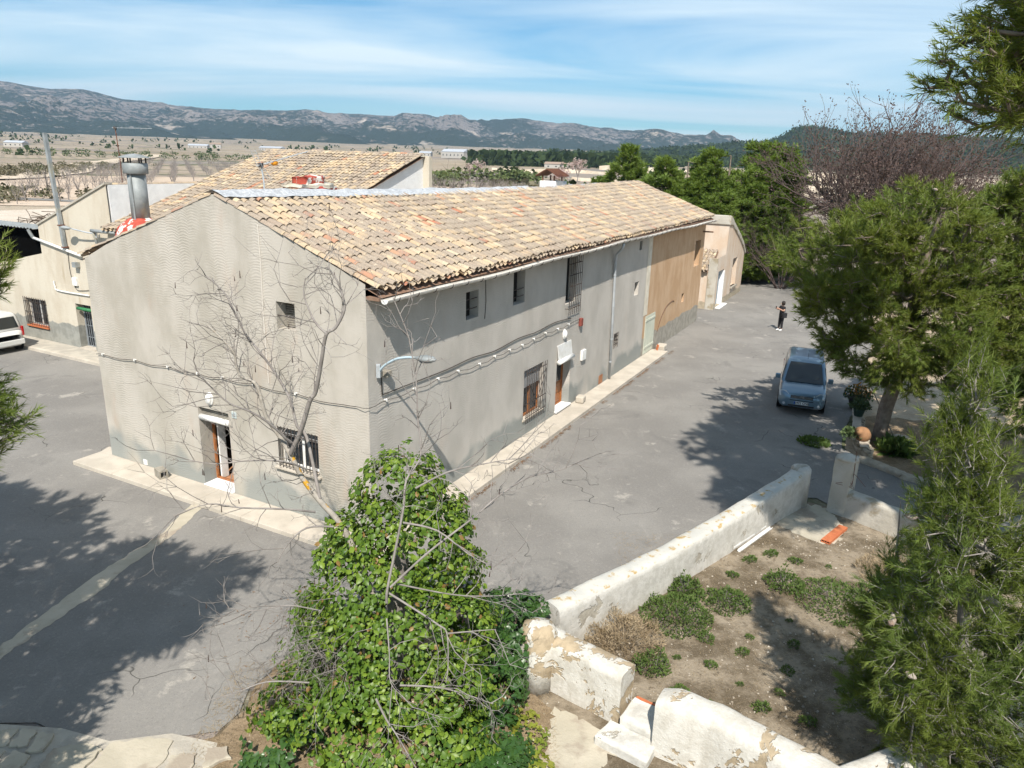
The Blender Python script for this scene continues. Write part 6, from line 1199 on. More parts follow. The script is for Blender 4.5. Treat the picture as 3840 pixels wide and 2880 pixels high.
for li, (r0, pts) in enumerate(LIMBS):
    sh_ = {4: 1.0, 5: 1.0, 6: 0.95, 7: 0.9, 12: 0.55, 13: 0.55, 14: 0.9, 15: 0.5, 16: 0.9, 17: 0.9, 18: 0.9, 19: 0.7, 9: 0.5, 8: 0.3}.get(li, 0.0); W_ = [Vector(ray_at(p[0], p[1], p[2]-sh_)) for p in pts]; cv = catmull(W_, 4); n = len(cv); segs = []
    for i in range(n-1): segs.append((np.array(cv[i]), np.array(cv[i+1]), r0*(1-0.72*i/n), r0*(1-0.72*(i+1)/n)))
    segs_obj(segs, 'limb', m_lichbark if li == 0 else m_greybark, ft, 8, None, org)
    Ltot = sum((cv[i+1]-cv[i]).length for i in range(n-1)); m = int(Ltot*(6.5 if li < 4 or li in (10, 11) else 5))
    for j in range(m):
        f = 0.22+0.78*(j+g.random())/m; i = min(int(f*(n-1)), n-2); b = np.array(cv[i].lerp(cv[i+1], g.random())); bd = np.array((cv[i+1]-cv[i]).normalized()); ax = g.normal(size=3); ax -= ax.dot(bd)*bd; ax /= np.linalg.norm(ax); a = 0.5+0.6*g.random(); nd = bd*math.cos(a)+ax*math.sin(a)
        twigs(g, b, nd, 0.25+0.6*g.random()**1.4, 0.0095, 2, fine, tips, 0.42, (2, 3), 0.1, 0.58, 0.7)
base_pts = [(-1.95, 10.75, -0.05), (-1.9, 10.8, 1.0), (-1.8, 10.8, 2.0), (-1.75, 10.75, 2.9)]
segs_obj([(np.array(a), np.array(b), 0.22-0.03*i, 0.19-0.03*i) for i, (a, b) in enumerate(zip(base_pts, base_pts[1:]))], 'trunk', m_greybark, ft, 9, None, org)
segs_obj(fine, 'twigs', m_greybark, ft, 3, 'stuff', org)
pods = []
for k in range(45):
    p, d = tips[g.integers(len(tips))]; s = g.normal(size=3)*0.006; pods.append((p, p+np.array([s[0], s[1], -0.07-0.05*g.random()]), 0.004, 0.009))
segs_obj(pods[:], 'seed_pods', m_pod, ft, 4, 'stuff', org)
dead = []; tt_ = []
for k in range(90):
    b = np.array([-2.75+g.normal()*0.35, 10.2+g.normal()*0.35, 1.1+abs(g.normal())*0.6]); d = np.array([-0.7+g.normal()*0.5, -0.3+g.normal()*0.5, -0.35+g.normal()*0.4]); d /= np.linalg.norm(d); twigs(g, b, d, 0.3+0.4*g.random(), 0.008, 2, dead, tt_, 0.5, (2, 3), -0.2, 0.6, 0.7)
segs_obj(dead, 'dead_twigs', m_greybark, ft, 3, 'stuff', org)
# ================================================================ ivy
def leaf_shape(ivy=False):
    if ivy: V = [(0, 0, 0), (-.48, .12, -.03), (-.34, .42, .02), (0, 1.0, -.06), (.34, .42, .02), (.48, .12, -.03), (0, .40, .06)]; F = [(0, 6, 1), (1, 6, 2), (2, 6, 3), (3, 6, 4), (4, 6, 5), (5, 6, 0)]
    else: V = [(0, 0, 0), (-.33, .30, -.05), (-.30, .62, -.06), (0, 1.0, -.10), (.30, .62, -.06), (.33, .30, -.05), (0, .5, .05)]; F = [(0, 6, 1), (1, 6, 2), (2, 6, 3), (3, 6, 4), (4, 6, 5), (5, 6, 0)]
    return np.array(V), np.array(F)
def ivy(name, label, ells, n, size, mat, seed, parts=300, shape=False, base=(0, 0, 0), layers=(0.78, 1.04), droop=0.5, cut=None):
    g = np.random.default_rng(seed); LV, LF = leaf_shape(shape); vol = np.array([(e[1][0]*e[1][1]+e[1][1]*e[1][2]+e[1][0]*e[1][2]) for e in ells]); vol /= vol.sum(); P = []; N = []
    while len(P) < n:
        i = g.choice(len(ells), p=vol); d = g.normal(size=3); d /= np.linalg.norm(d); c, r = np.array(ells[i][0]), np.array(ells[i][1]); k = layers[0]+(layers[1]-layers[0])*g.random()**0.6
        p = c+d*r*k*(1+0.26*nzv(d*2.4+seed+i)+0.16*nzv(d*5.5+seed))
        if p[2] < 0.02 or nzv(p*1.9+seed) < (-0.08 if p[0] < -2.5 else -0.24) or nzv(p*4.5) < -0.30 or (cut is not None and cut(p)): continue
        if any(np.sum(((p-np.array(e[0]))/np.array(e[1]))**2) < 0.5 for j, e in enumerate(ells) if j != i): continue
        nn = d/r; nn /= np.linalg.norm(nn); P.append(p); N.append(nn)
    P = np.array(P); N = np.array(N)+g.normal(size=(n, 3))*0.42+np.array([0, -0.1, 0.45]); N /= np.linalg.norm(N, axis=1)[:, None]
    T = np.array([0, -0.25, -droop])+g.normal(size=(n, 3))*0.55; T -= (T*N).sum(1)[:, None]*N; T /= np.linalg.norm(T, axis=1)[:, None]; Xa = np.cross(T, N); s = size*(0.5+1.0*g.random(n)**1.3)
    Mx = np.zeros((n, 4, 4)); Mx[:, :3, 0] = Xa*s[:, None]; Mx[:, :3, 1] = T*s[:, None]; Mx[:, :3, 2] = N*s[:, None]; Mx[:, :3, 3] = P-np.array(base); Mx[:, 3, 3] = 1
    t = thing(name, label, 'ivy', base); order = np.argsort(np.linalg.norm(P-CAM, axis=1)-0.6*N@np.array([0, -0.6, 0.8])); me = mesh('leaf', LV, LF); me.materials.append(mat)
    for k in order[:parts]:
        o = bpy.data.objects.new('leaf', me); COL.objects.link(o); o.parent = t; o.matrix_basis = Matrix([list(q) for q in Mx[k]])
    V, F = merge(LV, LF, Mx[order[parts:]]); obj('leaves', mesh('leaves', V, F), mat, t, 'stuff')
    return t
ivy('ivy', 'tall mass of glossy bright green ivy covering the bare tree', [((-1.72, 10.9, 3.7), (0.72, 0.7, 0.85)), ((-1.6, 10.9, 2.9), (1.05, 0.9, 0.95)), ((-1.1, 11.0, 2.3), (0.72, 0.7, 0.75)), ((-2.2, 10.7, 2.2), (0.95, 0.85, 0.9)), ((-1.7, 10.5, 1.4), (1.35, 1.0, 1.05)), ((-1.6, 9.9, 0.75), (1.45, 0.9, 0.8)), ((-1.7, 9.2, 0.45), (1.45, 0.85, 0.6)), ((-2.85, 10.9, 1.5), (0.62, 0.6, 0.6)), ((-3.1, 11.6, 2.35), (0.35, 0.35, 0.3)), ((-2.8, 11.3, 2.9), (0.32, 0.32, 0.28)), ((-3.3, 11.5, 0.9), (0.6, 0.65, 0.65)), ((-2.9, 10.7, 0.75), (0.85, 0.8, 0.75)), ((-3.2, 9.9, 0.4), (0.8, 0.75, 0.45)), ((-0.75, 10.6, 1.5), (0.6, 0.6, 0.7)), ((-1.0, 11.3, 3.05), (0.4, 0.4, 0.4))], 23000, 0.09, m_ivy, 111, base=(-1.9, 10.5, 0))
ivy('ivy', 'dark ivy climbing over the end of the garden wall', [((0.05, 11.9, 0.75), (0.62, 0.6, 0.55)), ((0.15, 11.3, 0.65), (0.42, 0.6, 0.75)), ((-0.15, 10.6, 0.35), (0.55, 0.7, 0.45)), ((0.55, 12.05, 0.95), (0.35, 0.25, 0.22))], 4200, 0.085, m_ivy2, 113, 300, True, (0.1, 11.3, 0))
ivy('ivy', 'creeping dark ivy on the ground at the bottom of the frame', [((-0.2, 9.4, 0.12), (0.75, 0.95, 0.26)), ((-0.2, 8.7, 0.12), (0.9, 0.7, 0.26)), ((-3.4, 9.4, 0.1), (0.6, 0.7, 0.2))], 3300, 0.09, m_ivy2, 115, 300, True, (-0.2, 9.2, 0), droop=0.2)
ivy('ivy', 'yellow green ivy runners at the edge of the ivy mass', [((0.45, 9.85, 0.06), (0.30, 0.55, 0.12)), ((-3.6, 9.9, 0.05), (0.55, 0.35, 0.10)), ((0.6, 8.9, 0.06), (0.25, 0.5, 0.1))], 620, 0.075, m_ivy3, 117, 200, True, (0.4, 9.6, 0), droop=0.1)
# ================================================================ weeds and small plants in the garden
def clump(name, label, cat, loc, rad, h, n, size, mat, seed, group=None, asp=0.25):
    t = thing(name, label, cat, loc, 0, group); g = np.random.default_rng(seed); p = np.zeros((n, 3)); a = g.random(n)*6.283; rr_ = np.sqrt(g.random(n))*rad; p[:, 0] = np.cos(a)*rr_; p[:, 1] = np.sin(a)*rr_; top = h*(1-(rr_/rad)**2*0.75)*(0.72+0.95*np.array([nzv((x*4, y*4, seed)) for x, y in p[:, :2]])); p[:, 2] = top*g.random(n)**0.6
    d = g.normal(size=(n, 3))*0.6+np.stack([np.cos(a)*0.5, np.sin(a)*0.5, np.full(n, 0.7)], 1); d /= np.linalg.norm(d, axis=1)[:, None]; s = np.cross(d, g.normal(size=(n, 3))); s /= np.linalg.norm(s, axis=1)[:, None]; L = size*(0.6+0.8*g.random(n))[:, None]
    V = np.stack([p, p+d*L*.5+s*L*asp, p+d*L, p+d*L*.5-s*L*asp], 1).reshape(-1, 3); obj('foliage', mesh('foliage', V, np.arange(n*4).reshape(-1, 4)), mat, t, 'stuff'); k = min(90, n//14)
    q = p[:k]; segs_obj([(np.array([x*0.5, y*0.5, 0]), np.array([x, y, z]), 0.006, 0.003) for x, y, z in q], 'stems', m_dry if mat is m_dry else m_greybark, t, 3, 'stuff'); return t
clump('green_bush', 'large green bush of fine leaves against the road wall', 'bush', (3.55, 13.2, 0), 0.74, 0.46, 3400, 0.055, m_weed, 131); clump('green_bush', 'smaller green bush close to the road wall', 'bush', (3.95, 14.15, 0), 0.38, 0.5, 1000, 0.07, m_weed, 132); clump('green_bush', 'low green bush with yellow flowers in the middle of the garden', 'bush', (4.75, 13.75, 0), 0.5, 0.42, 1300, 0.06, m_weed, 133)
clump('green_bush', 'sprawling dark green bush beside the young pines', 'bush', (7.2, 13.9, 0), 0.9, 0.36, 2300, 0.06, m_weed, 134); clump('green_bush', 'dark green bush at the left of the sprawling one', 'bush', (6.25, 14.55, 0), 0.42, 0.4, 900, 0.065, m_weed, 135); clump('green_bush', 'dark green bush in the shade of the young pine', 'bush', (7.75, 12.9, 0), 0.45, 0.4, 900, 0.065, m_weed, 136); clump('green_bush', 'green weed clump behind the thick garden wall', 'bush', (2.75, 11.6, 0), 0.35, 0.4, 800, 0.06, m_weed, 137)
clump('dry_bush', 'round dry brown bush behind the garden wall', 'bush', (2.35, 12.35, 0), 0.78, 0.55, 4200, 0.085, m_dry, 138, asp=0.07); clump('dry_bush', 'pale dry bush by the low gate wall', 'bush', (8.9, 15.1, 0), 0.75, 0.5, 2600, 0.10, m_dry, 139, asp=0.06); clump('dry_bush', 'small dry tuft at the foot of the road wall', 'bush', (0.85, 13.05, 0), 0.35, 0.25, 600, 0.08, m_dry, 140, asp=0.06)
w0 = clump('weed', 'small green weed on the bare garden soil', 'weed', (0, 0, 0), 0.16, 0.14, 170, 0.06, m_weed, 141, 'small weeds on the garden soil')
gw_ = random.Random(3); spots = [(3.2, 11.0), (3.9, 11.7), (4.3, 11.2), (4.0, 12.5), (4.9, 12.6), (5.3, 11.6), (5.7, 12.4), (3.3, 11.9), (4.5, 10.6), (5.2, 10.3), (5.9, 13.2), (4.6, 12.1), (6.6, 12.0), (3.0, 10.9), (5.8, 15.6), (6.4, 15.9), (5.2, 14.9), (6.9, 15.6), (7.6, 15.4), (4.95, 11.0), (3.6, 10.6), (6.1, 11.1), (6.9, 13.1), (8.1, 14.6)]
for i, (x, y) in enumerate(spots):
    o = w0 if i == 0 else copy_tree(w0); o.location = (x, y, 0); o.rotation_euler = (0, 0, gw_.uniform(0, 6)); s = gw_.uniform(0.4, 1.05); o.scale = (s, s, s)
tag(clump('grass_tuft', 'spiky green tuft beside the pine trunk', 'plant', (12.9, 22.9, 0), 0.35, 0.35, 420, 0.4, m_weed, 151), 'spiky green tuft beside the pine trunk', 'plant'); clump('grass_tuft', 'low grey green tuft at the road edge before the gate post', 'plant', (10.4, 23.6, 0), 0.5, 0.16, 500, 0.12, m_weed, 152)
# gravel, pebbles and dry litter as stuff
def pebbles(name, label, poly, n, smin, smax, mat, seed, z=0.0):
    g = np.random.default_rng(seed); xs = [p[0] for p in poly]; ys = [p[1] for p in poly]; P = []
    from mathutils.geometry import intersect_point_tri_2d
    def inside(x, y):
        c = False; j = len(poly)-1
        for i in range(len(poly)):
            if (poly[i][1] > y) != (poly[j][1] > y) and x < (poly[j][0]-poly[i][0])*(y-poly[i][1])/(poly[j][1]-poly[i][1])+poly[i][0]: c = not c
            j = i
        return c
    while len(P) < n:
        x, y = g.uniform(min(xs), max(xs)), g.uniform(min(ys), max(ys))
        if inside(x, y) and nzv((x*1.3, y*1.3, seed)) > -0.25*g.random()-0.05: P.append((x, y))
    base = np.array([(-.5, -.4, -.2), (.5, -.35, -.2), (.45, .4, -.2), (-.4, .45, -.2), (-.3, -.2, .35), (.3, -.25, .3), (.3, .25, .38), (-.25, .3, .3)]); Fb = np.array([(4, 5, 6, 7), (0, 1, 5, 4), (1, 2, 6, 5), (2, 3, 7, 6), (3, 0, 4, 7)])
    s = smin+(smax-smin)*g.random(n)**3; a = g.random(n)*6.28; Mx = np.zeros((n, 4, 4)); Mx[:, 0, 0] = np.cos(a)*s; Mx[:, 0, 1] = -np.sin(a)*s*0.8; Mx[:, 1, 0] = np.sin(a)*s; Mx[:, 1, 1] = np.cos(a)*s*0.8; Mx[:, 2, 2] = s*0.7; Mx[:, 3, 3] = 1; Mx[:, :2, 3] = np.array(P); Mx[:, 2, 3] = z+s*0.1
    V, F = merge(base, Fb, Mx); o = obj(name, mesh(name, V, F), mat, None, 'stuff'); o['label'] = label; o['category'] = 'gravel'; return o
m_peb = leaf_mat('pebbles', (0.34, 0.295, 0.235), (0.50, 0.455, 0.385), (0.28, 0.24, 0.19), 0.0, 0.95, 0.1, 2)
GP = [(2.4, 10.9), (1.5, 12.2), (5.4, 15.9), (8.2, 18.4), (9.0, 18.0), (10.4, 16.2), (12, 13.5), (9, 10.2), (5.0, 8.8)]
pebbles('gravel', 'small pale stones scattered over the garden soil', GP, 1700, 0.010, 0.055, m_peb, 161); pebbles('roadside_gravel', 'loose pale grit along the foot of the walls', [(-4.3, 9.3), (-3.5, 12), (0.4, 13.6), (1.2, 9.6), (1.5, 8.2), (-5, 8.2)], 900, 0.012, 0.06, m_peb, 163)
def straw(name, label, poly, n, L, mat, seed):
    g = np.random.default_rng(seed); xs = [p[0] for p in poly]; ys = [p[1] for p in poly]; P = np.stack([g.uniform(min(xs), max(xs), n), g.uniform(min(ys), max(ys), n), g.uniform(0.004, 0.03, n)], 1); a = g.random(n)*6.28; d = np.stack([np.cos(a), np.sin(a), g.normal(size=n)*0.15], 1)*L*(0.5+g.random(n))[:, None]; s = np.stack([-np.sin(a), np.cos(a), np.zeros(n)], 1)*0.003
    V = np.stack([P-s, P+s, P+d], 1).reshape(-1, 3); o = obj(name, mesh(name, V, np.arange(len(V)).reshape(-1, 3)), mat, None, 'stuff'); o['label'] = label; o['category'] = 'litter'
def kerb_litter(name, label, fn, n, mat, seed):
    g = np.random.default_rng(seed); P = np.array([fn(g) for _ in range(n)]); a = g.random(n)*6.28; d = np.stack([np.cos(a), np.sin(a), np.full(n, 0.2)], 1)*(0.03+0.05*g.random(n))[:, None]; s = np.stack([-np.sin(a), np.cos(a), np.zeros(n)], 1)*0.012
    V = np.stack([P-s, P+s, P+d], 1).reshape(-1, 3); o = obj(name, mesh(name, V, np.arange(len(V)).reshape(-1, 3)), mat, None, 'stuff'); o['label'] = label; o['category'] = 'litter'
m_brownleaf = leaf_mat('brown_leaf_litter', (0.20, 0.11, 0.06), (0.30, 0.19, 0.11), (0.16, 0.10, 0.06), 0.1, 0.9, 0.1, 3)
def _kl(g):
    while True:
        u_ = g.uniform(0, 23)
        if nzv((u_*0.9, 3, 1)) > -0.1: return tuple(B(u_, -0.86-abs(g.normal())*0.07, 0.012))
kerb_litter('kerb_litter', 'brown leaf litter gathered along the walkway kerb', _kl, 1500, m_brownleaf, 181)
kerb_litter('wall_litter', 'brown leaves along the road side of the low wall', lambda g: (lambda t: (0.55+t*7.2-abs(g.normal())*0.12, 12.35+t*6.75+abs(g.normal())*0.12, 0.012))(g.random()), 1500, m_brownleaf, 183)
kerb_litter('yard_litter', 'fallen leaves scattered on the asphalt around the ivy', lambda g: (-2.6+g.normal()*1.6, 12.4+g.normal()*0.9, 0.012), 420, m_brownleaf, 185)
straw('dry_litter', 'dry straw and needles littering the garden soil', [(2.6, 9.4), (9.5, 16.8)], 9000, 0.10, m_dry, 171); straw('needle_straw', 'fallen brown needles beside the ivy', [(-4.9, 8.4), (0.9, 11.4)], 9000, 0.09, m_dry, 173)
# ================================================================ middle distance
def strip(name, path, w, mat, z, kind='structure'):
    P = [Vector((p[0], p[1], 0)) for p in path]; cv = catmull(P, 6); V = []; F = []
    for i, p in enumerate(cv):
        d = (cv[min(i+1, len(cv)-1)]-cv[max(i-1, 0)]).normalized(); s = Vector((-d.y, d.x, 0))*w/2*(1+0.25*nzv((i*0.4, 1, 2))); zz_ = float(land_z(np.array(p.x), np.array(p.y)))
        V += [(p.x-s.x, p.y-s.y, zz_+z), (p.x+s.x, p.y+s.y, zz_+z)]
    for i in range(len(cv)-1): F.append((2*i, 2*i+2, 2*i+3, 2*i+1))
    return obj(name, mesh(name, V, F), mat, None, kind)
m_track = plain('pale_dirt_track', (0.56, 0.47, 0.36), (0.48, 0.39, 0.29), 0.15, 0.97)
m_palesoil = m_soil_f('pale_ploughed_soil', (0.44, 0.34, 0.255), (0.52, 0.42, 0.325), (0.40, 0.31, 0.23), (0.58, 0.49, 0.40), 0.1)
m_rubsoil = m_soil_f('stony_ground', (0.50, 0.43, 0.35), (0.56, 0.49, 0.41), (0.38, 0.31, 0.24), (0.64, 0.58, 0.50), 0.3)
sheet('orchard_soil', rough_edge([(-95, 108), (-60, 122), (-30, 100), (4, 78), (10, 110), (14, 190), (-40, 330), (-150, 420), (-215, 430), (-160, 260)], 12, 3, 31), 0.06, m_palesoil)
sheet('stony_ground', rough_edge([(-110, 60), (-62, 118), (-40, 112), (-28, 64), (-42, 48), (-70, 45)], 6, 1.5, 33), 0.05, m_rubsoil)
strip('dirt_track', [(-170, 150), (-140, 200), (-160, 270), (-190, 330), (-221, 419), (-262, 540), (-330, 700)], 15, m_track, 0.35)
strip('lane', [(-130, 136), (-100, 131), (-82, 128.5), (-67, 125), (-45, 116), (-20, 98)], 4.2, m_asphalt, 0.12)
# almond orchards: bare vase shaped trees
def vase(seed, lev=2, H=2.6):
    g = np.random.default_rng(seed); segs = [(np.array([0, 0, -0.1]), np.array([0.03, 0, 0.8]), 0.10, 0.085)]; tips = []
    for i in range(5):
        a = i*1.256+g.random()*0.5; d = np.array([math.cos(a)*0.55, math.sin(a)*0.55, 1.0]); d /= np.linalg.norm(d); twigs(g, np.array([0.03, 0, 0.78]), d, H*0.48, 0.055, lev, segs, tips, 0.2, (2, 3), 0.15, 0.62, 0.55)
    a = [np.array([s[i] for s in segs]) for i in range(4)]; a[2] = np.maximum(a[2], 0.016); a[3] = np.maximum(a[3], 0.011); return seg_mesh(a[0], a[1], a[2], a[3], 3)+(tips,)
VAR = [vase(200+i) for i in range(4)]; VME = []
for v in VAR: me = mesh('almond_tree', v[0], v[1]); me.materials.append(m_orch); VME.append(me)
pos = []; r = random.Random(77); ca, sa = math.cos(0.42), math.sin(0.42)
def in_poly(x, y, poly):
    c = False; j = len(poly)-1
    for i in range(len(poly)):
        if (poly[i][1] > y) != (poly[j][1] > y) and x < (poly[j][0]-poly[i][0])*(y-poly[i][1])/(poly[j][1]-poly[i][1])+poly[i][0]: c = not c
        j = i
    return c
OP = [(-88, 112), (-60, 126), (-30, 106), (2, 88), (9, 112), (12, 185), (-40, 325), (-150, 415), (-210, 425), (-155, 262)]
for i in range(-80, 80):
    for j in range(-10, 90):
        x = ca*i*5.6-sa*j*6.2+r.gauss(0, .3)-40; y = sa*i*5.6+ca*j*6.2+r.gauss(0, .3)+100
        if in_poly(x, y, OP) and r.random() > 0.05: pos.append((x, y))
def vis(p):
    d = Vector((p[0], p[1], 1.5))-Vector(CAM); zc = d.dot(Vector(CF)); px = 1920+FPX*d.dot(Vector(CR))/zc; py = 1440-FPX*d.dot(Vector(CU))/zc; return (0 <= px <= 3840), px, py
def hid(px, py): return (470 < px < 1600 and py > 700-(px-470)*0.14) or (1600 < px < 2400 and py > 720)
pos.sort(key=lambda p: math.hypot(*p)); seen = [p for p in pos if vis(p)[0] and not hid(*vis(p)[1:])]; near = set(seen[:300])
for i, p in enumerate(seen[:300]):
    o = bpy.data.objects.new('almond_tree', VME[i % 4]); COL.objects.link(o); o.location = (p[0], p[1], 0.05); o.rotation_euler = (0, 0, r.uniform(0, 6)); s = r.uniform(0.85, 1.25); o.scale = (s, s, s)
    tag(o, 'bare almond tree in the orchard rows beyond the farmhouse', 'almond tree', 'bare almond trees in the orchard')
rest = [p for p in pos if p not in near and vis(p)[0] and not hid(*vis(p)[1:]) and r.random() < 0.62]; allV = []; allF = []; off = 0
for k in range(4):
    ps = rest[k::4]
    if not ps: continue
    Mx = np.array([[[math.cos(a)*s, -math.sin(a)*s, 0, x], [math.sin(a)*s, math.cos(a)*s, 0, y], [0, 0, s, 0.05+float(land_z(np.array(x), np.array(y)))], [0, 0, 0, 1]] for (x, y), a, s in ((p, r.uniform(0, 6), r.uniform(0.85, 1.2)) for p in ps)])
    V, F = merge(VAR[k][0], VAR[k][1], Mx); allV.append(V); allF.append(F+off); off += len(V)
if allV:
    o = obj('orchard', mesh('orchard', np.concatenate(allV), np.concatenate(allF)), m_orch, None, 'stuff'); o['label'] = 'far rows of bare almond trees merging into grey haze'; o['category'] = 'orchard'
# blossoming almonds
def blossom(label, loc, h, seed):
    t = thing('almond_tree', label, 'almond tree', loc, 0); V, F, tips = VAR[seed % 4]; o = obj('trunk', VME[seed % 4], None, t); s = h/3.0; o.scale = (s, s, s); n = 900; g = np.random.default_rng(seed); T = np.array([q[0] for q in tips])*s; P = T[g.integers(len(T), size=n)]+g.normal(size=(n, 3))*0.45
    A = g.normal(size=(n, 3)); A /= np.linalg.norm(A, axis=1)[:, None]; B_ = np.cross(A, g.normal(size=(n, 3))); B_ /= np.linalg.norm(B_, axis=1)[:, None]; L = 0.16; V = np.stack([P-A*L-B_*L, P+A*L-B_*L, P+A*L+B_*L, P-A*L+B_*L], 1).reshape(-1, 3); obj('crown', mesh('crown', V, np.arange(4*n).reshape(-1, 4)), m_blossom, t)
blossom('pink blossoming almond right of the white chimney', (25.6, 330, 0.3), 9, 3); blossom('pale blossoming almond left of the white chimney', (-16.5, 300, 0.2), 7, 2); blossom('blossoming almond near the right end of the roof ridge', (14, 250, 0.0), 6, 1)
# far vegetation: clumps of foliage cards merged per stand
CLO = {0: leaf_cloud(16, (0, 0, 0.42), (0.5, 0.5, 0.5), 0.5, 5, up=None, asp=0.5), 1: leaf_cloud(70, (0, 0, 0.42), (0.5, 0.5, 0.5), 0.22, 6, up=None, asp=0.45)}
def stand(name, label, pts, hmin, hmax, mat, seed, cat='wood', wide=1.0, lod=1):
    g = np.random.default_rng(seed); n = len(pts); a = g.random(n)*6.28; h = hmin+(hmax-hmin)*g.random(n); Mx = np.zeros((n, 4, 4)); Mx[:, 0, 0] = np.cos(a)*h*wide; Mx[:, 0, 1] = -np.sin(a)*h*wide; Mx[:, 1, 0] = np.sin(a)*h*wide; Mx[:, 1, 1] = np.cos(a)*h*wide; Mx[:, 2, 2] = h; Mx[:, :3, 3] = pts; Mx[:, 3, 3] = 1
    V, F = merge(*CLO[lod], Mx); o = obj(name, mesh(name, V, F), mat, None, 'stuff'); o['label'] = label; o['category'] = cat; return o
def polar_pts(n, az0, az1, r0, r1, seed, dens=None):
    g = np.random.default_rng(seed); out = []
    while len(out) < n:
        a = math.radians(g.uniform(az0, az1)); r_ = math.exp(g.uniform(math.log(r0), math.log(r1))); x, y = r_*math.sin(a), r_*math.cos(a)
        if dens and nzv((x*dens[0], y*dens[0], seed)) < dens[1]: continue
        out.append((x, y, float(land_z(np.array(x), np.array(y)))-0.2))
    return np.array(out)
def hill_pts(obn, n, seed, amax=None):
    g = np.random.default_rng(seed); me = bpy.data.objects[obn].data; V = np.empty(len(me.vertices)*3, np.float32); me.vertices.foreach_get('co', V); V = V.reshape(-1, 3); nr_ = 40; na_ = len(V)//nr_; G_ = V.reshape(na_, nr_, 3)
    i = g.integers(0, na_-1, n); j = np.minimum((g.random(n)*28).astype(int), nr_-2); a, b = g.random((n, 1)), g.random((n, 1)); p = G_[i, j]*(1-a)*(1-b)+G_[i+1, j]*a*(1-b)+G_[i, j+1]*(1-a)*b+G_[i+1, j+1]*a*b; ang = np.degrees(np.arctan2(p[:, 0], p[:, 1])); keep = (ang > 2) & (ang < 40); return p[keep]-np.array([0, 0, 0.6])
stand('hill_wood', 'dark pine wood covering the hill at the right', hill_pts('wooded_hill', 7200, 301), 4.5, 8.5, m_fartree, 303, lod=0)
gp_ = np.concatenate([polar_pts(420, -3.4, 8.0, 640, 800, 305), polar_pts(260, -2.5, 12, 800, 980, 306, (0.01, -0.1))]); stand('pine_grove', 'dark green pine grove on the plain beyond the ridge', gp_, 7, 12, m_fartree, 307, lod=0)
stand('plain_trees', 'scattered dark trees across the plain', np.concatenate([polar_pts(80, -36, 36, 420, 2400, 309, (0.004, 0.12)), polar_pts(90, -36, 6, 1200, 2500, 310, (0.003, 0.15))]), 4, 8, m_fartree, 311, lod=0)
stand('hedge', 'long green hedge of olive trees beyond the dirt track', np.array([(-330+i*3.4+rnd.gauss(0, 2), 480+i*0.9+rnd.gauss(0, 5), 3.0) for i in range(70)]), 2.5, 5, plain('olive_green', (0.075, 0.10, 0.04), (0.10, 0.125, 0.055), 0.3, 0.9), 313)
stand('scrub', 'grey brown scrub along the dirt track', np.concatenate([np.array([(-150+rnd.gauss(0, 9)-k*0.27, 205+k*0.95+rnd.gauss(0, 5), 0.0) for k in range(190)]), np.array([(-62+rnd.gauss(0, 16), 135+rnd.gauss(0, 3.5), 0) for k in range(60)]), np.array([(-98+rnd.gauss(0, 10), 128+rnd.gauss(0, 8), 0) for k in range(50)])]), 1.0, 2.6, m_scrub, 315, 'scrub', 1.5)
stand('hillside_scrub', 'olive and grey scrub on the terraces at the right', np.concatenate([polar_pts(420, -2, 36, 110, 420, 317, (0.02, 0.02)), polar_pts(200, 0, 36, 420, 900, 318, (0.012, 0.02))]), 0.9, 2.6, m_scrub, 319, 'scrub', 1.6, lod=0)
stand('green_thicket', 'rounded green thicket left of the pointed pine', np.array([(13.5+rnd.gauss(0, 4.5), 150+rnd.gauss(0, 4), 0) for k in range(26)]), 3, 5.5, m_fartree, 321, 'thicket', 1.1)
stand('far_shrubs', 'green shrubs on the plain behind the ridge flashing', np.array([(-26+rnd.gauss(0, 3), 250+rnd.gauss(0, 5), 0) for k in range(10)]+[(-5+rnd.gauss(0, 9), 300+rnd.gauss(0, 6), 0) for k in range(26)]), 3, 6.5, plain('shrub_green', (0.085, 0.115, 0.035), (0.115, 0.14, 0.05), 0.4, 0.9), 323, 'shrubs', 1.3)
# rubble heap beyond the road end
r = random.Random(12); rb = thing('rubble_heap', 'heap of pale rubble stones at the road end', 'rubble', (20.6, 63.6, 0))
for i in range(150): stone(rb, (r.gauss(0, 1.5), r.gauss(0, 1.0), abs(r.gauss(0, 0.35))), (r.uniform(.25, .7),)*3, r.uniform(0, 6))
# terrace banks right of the house
m_bank = m_soil_f('terrace_bank', (0.46, 0.37, 0.27), (0.54, 0.46, 0.36), (0.36, 0.28, 0.2), (0.6, 0.53, 0.44), 0.2)
for i, (a0, a1, r_, h_) in enumerate(((-1, 20, 210, 1.6), (8, 36, 260, 2.2), (4, 34, 340, 2.6), (-2, 36, 460, 3.2), (6, 36, 600, 4.0))):
    V = []; F = []
    for k in range(60):
        a = math.radians(a0+(a1-a0)*k/59); rad = r_*(1+0.05*nzv((k*0.15, i, 3))); hh = h_*(0.75+0.5*nzv((k*0.2, i, 8))); z_ = float(land_z(np.array(rad), np.array(0.)))
        for dr_, dz_ in ((-3, -0.1), (0, hh), (9, hh*0.9), (16, -0.2)): V.append(((rad+dr_)*math.sin(a), (rad+dr_)*math.cos(a), z_+dz_))
    for k in range(59):
        for j in range(3): F.append((k*4+j, (k+1)*4+j, (k+1)*4+j+1, k*4+j+1))
    obj('terrace_bank', mesh('terrace_bank', V, F), m_bank, None, 'structure', False)
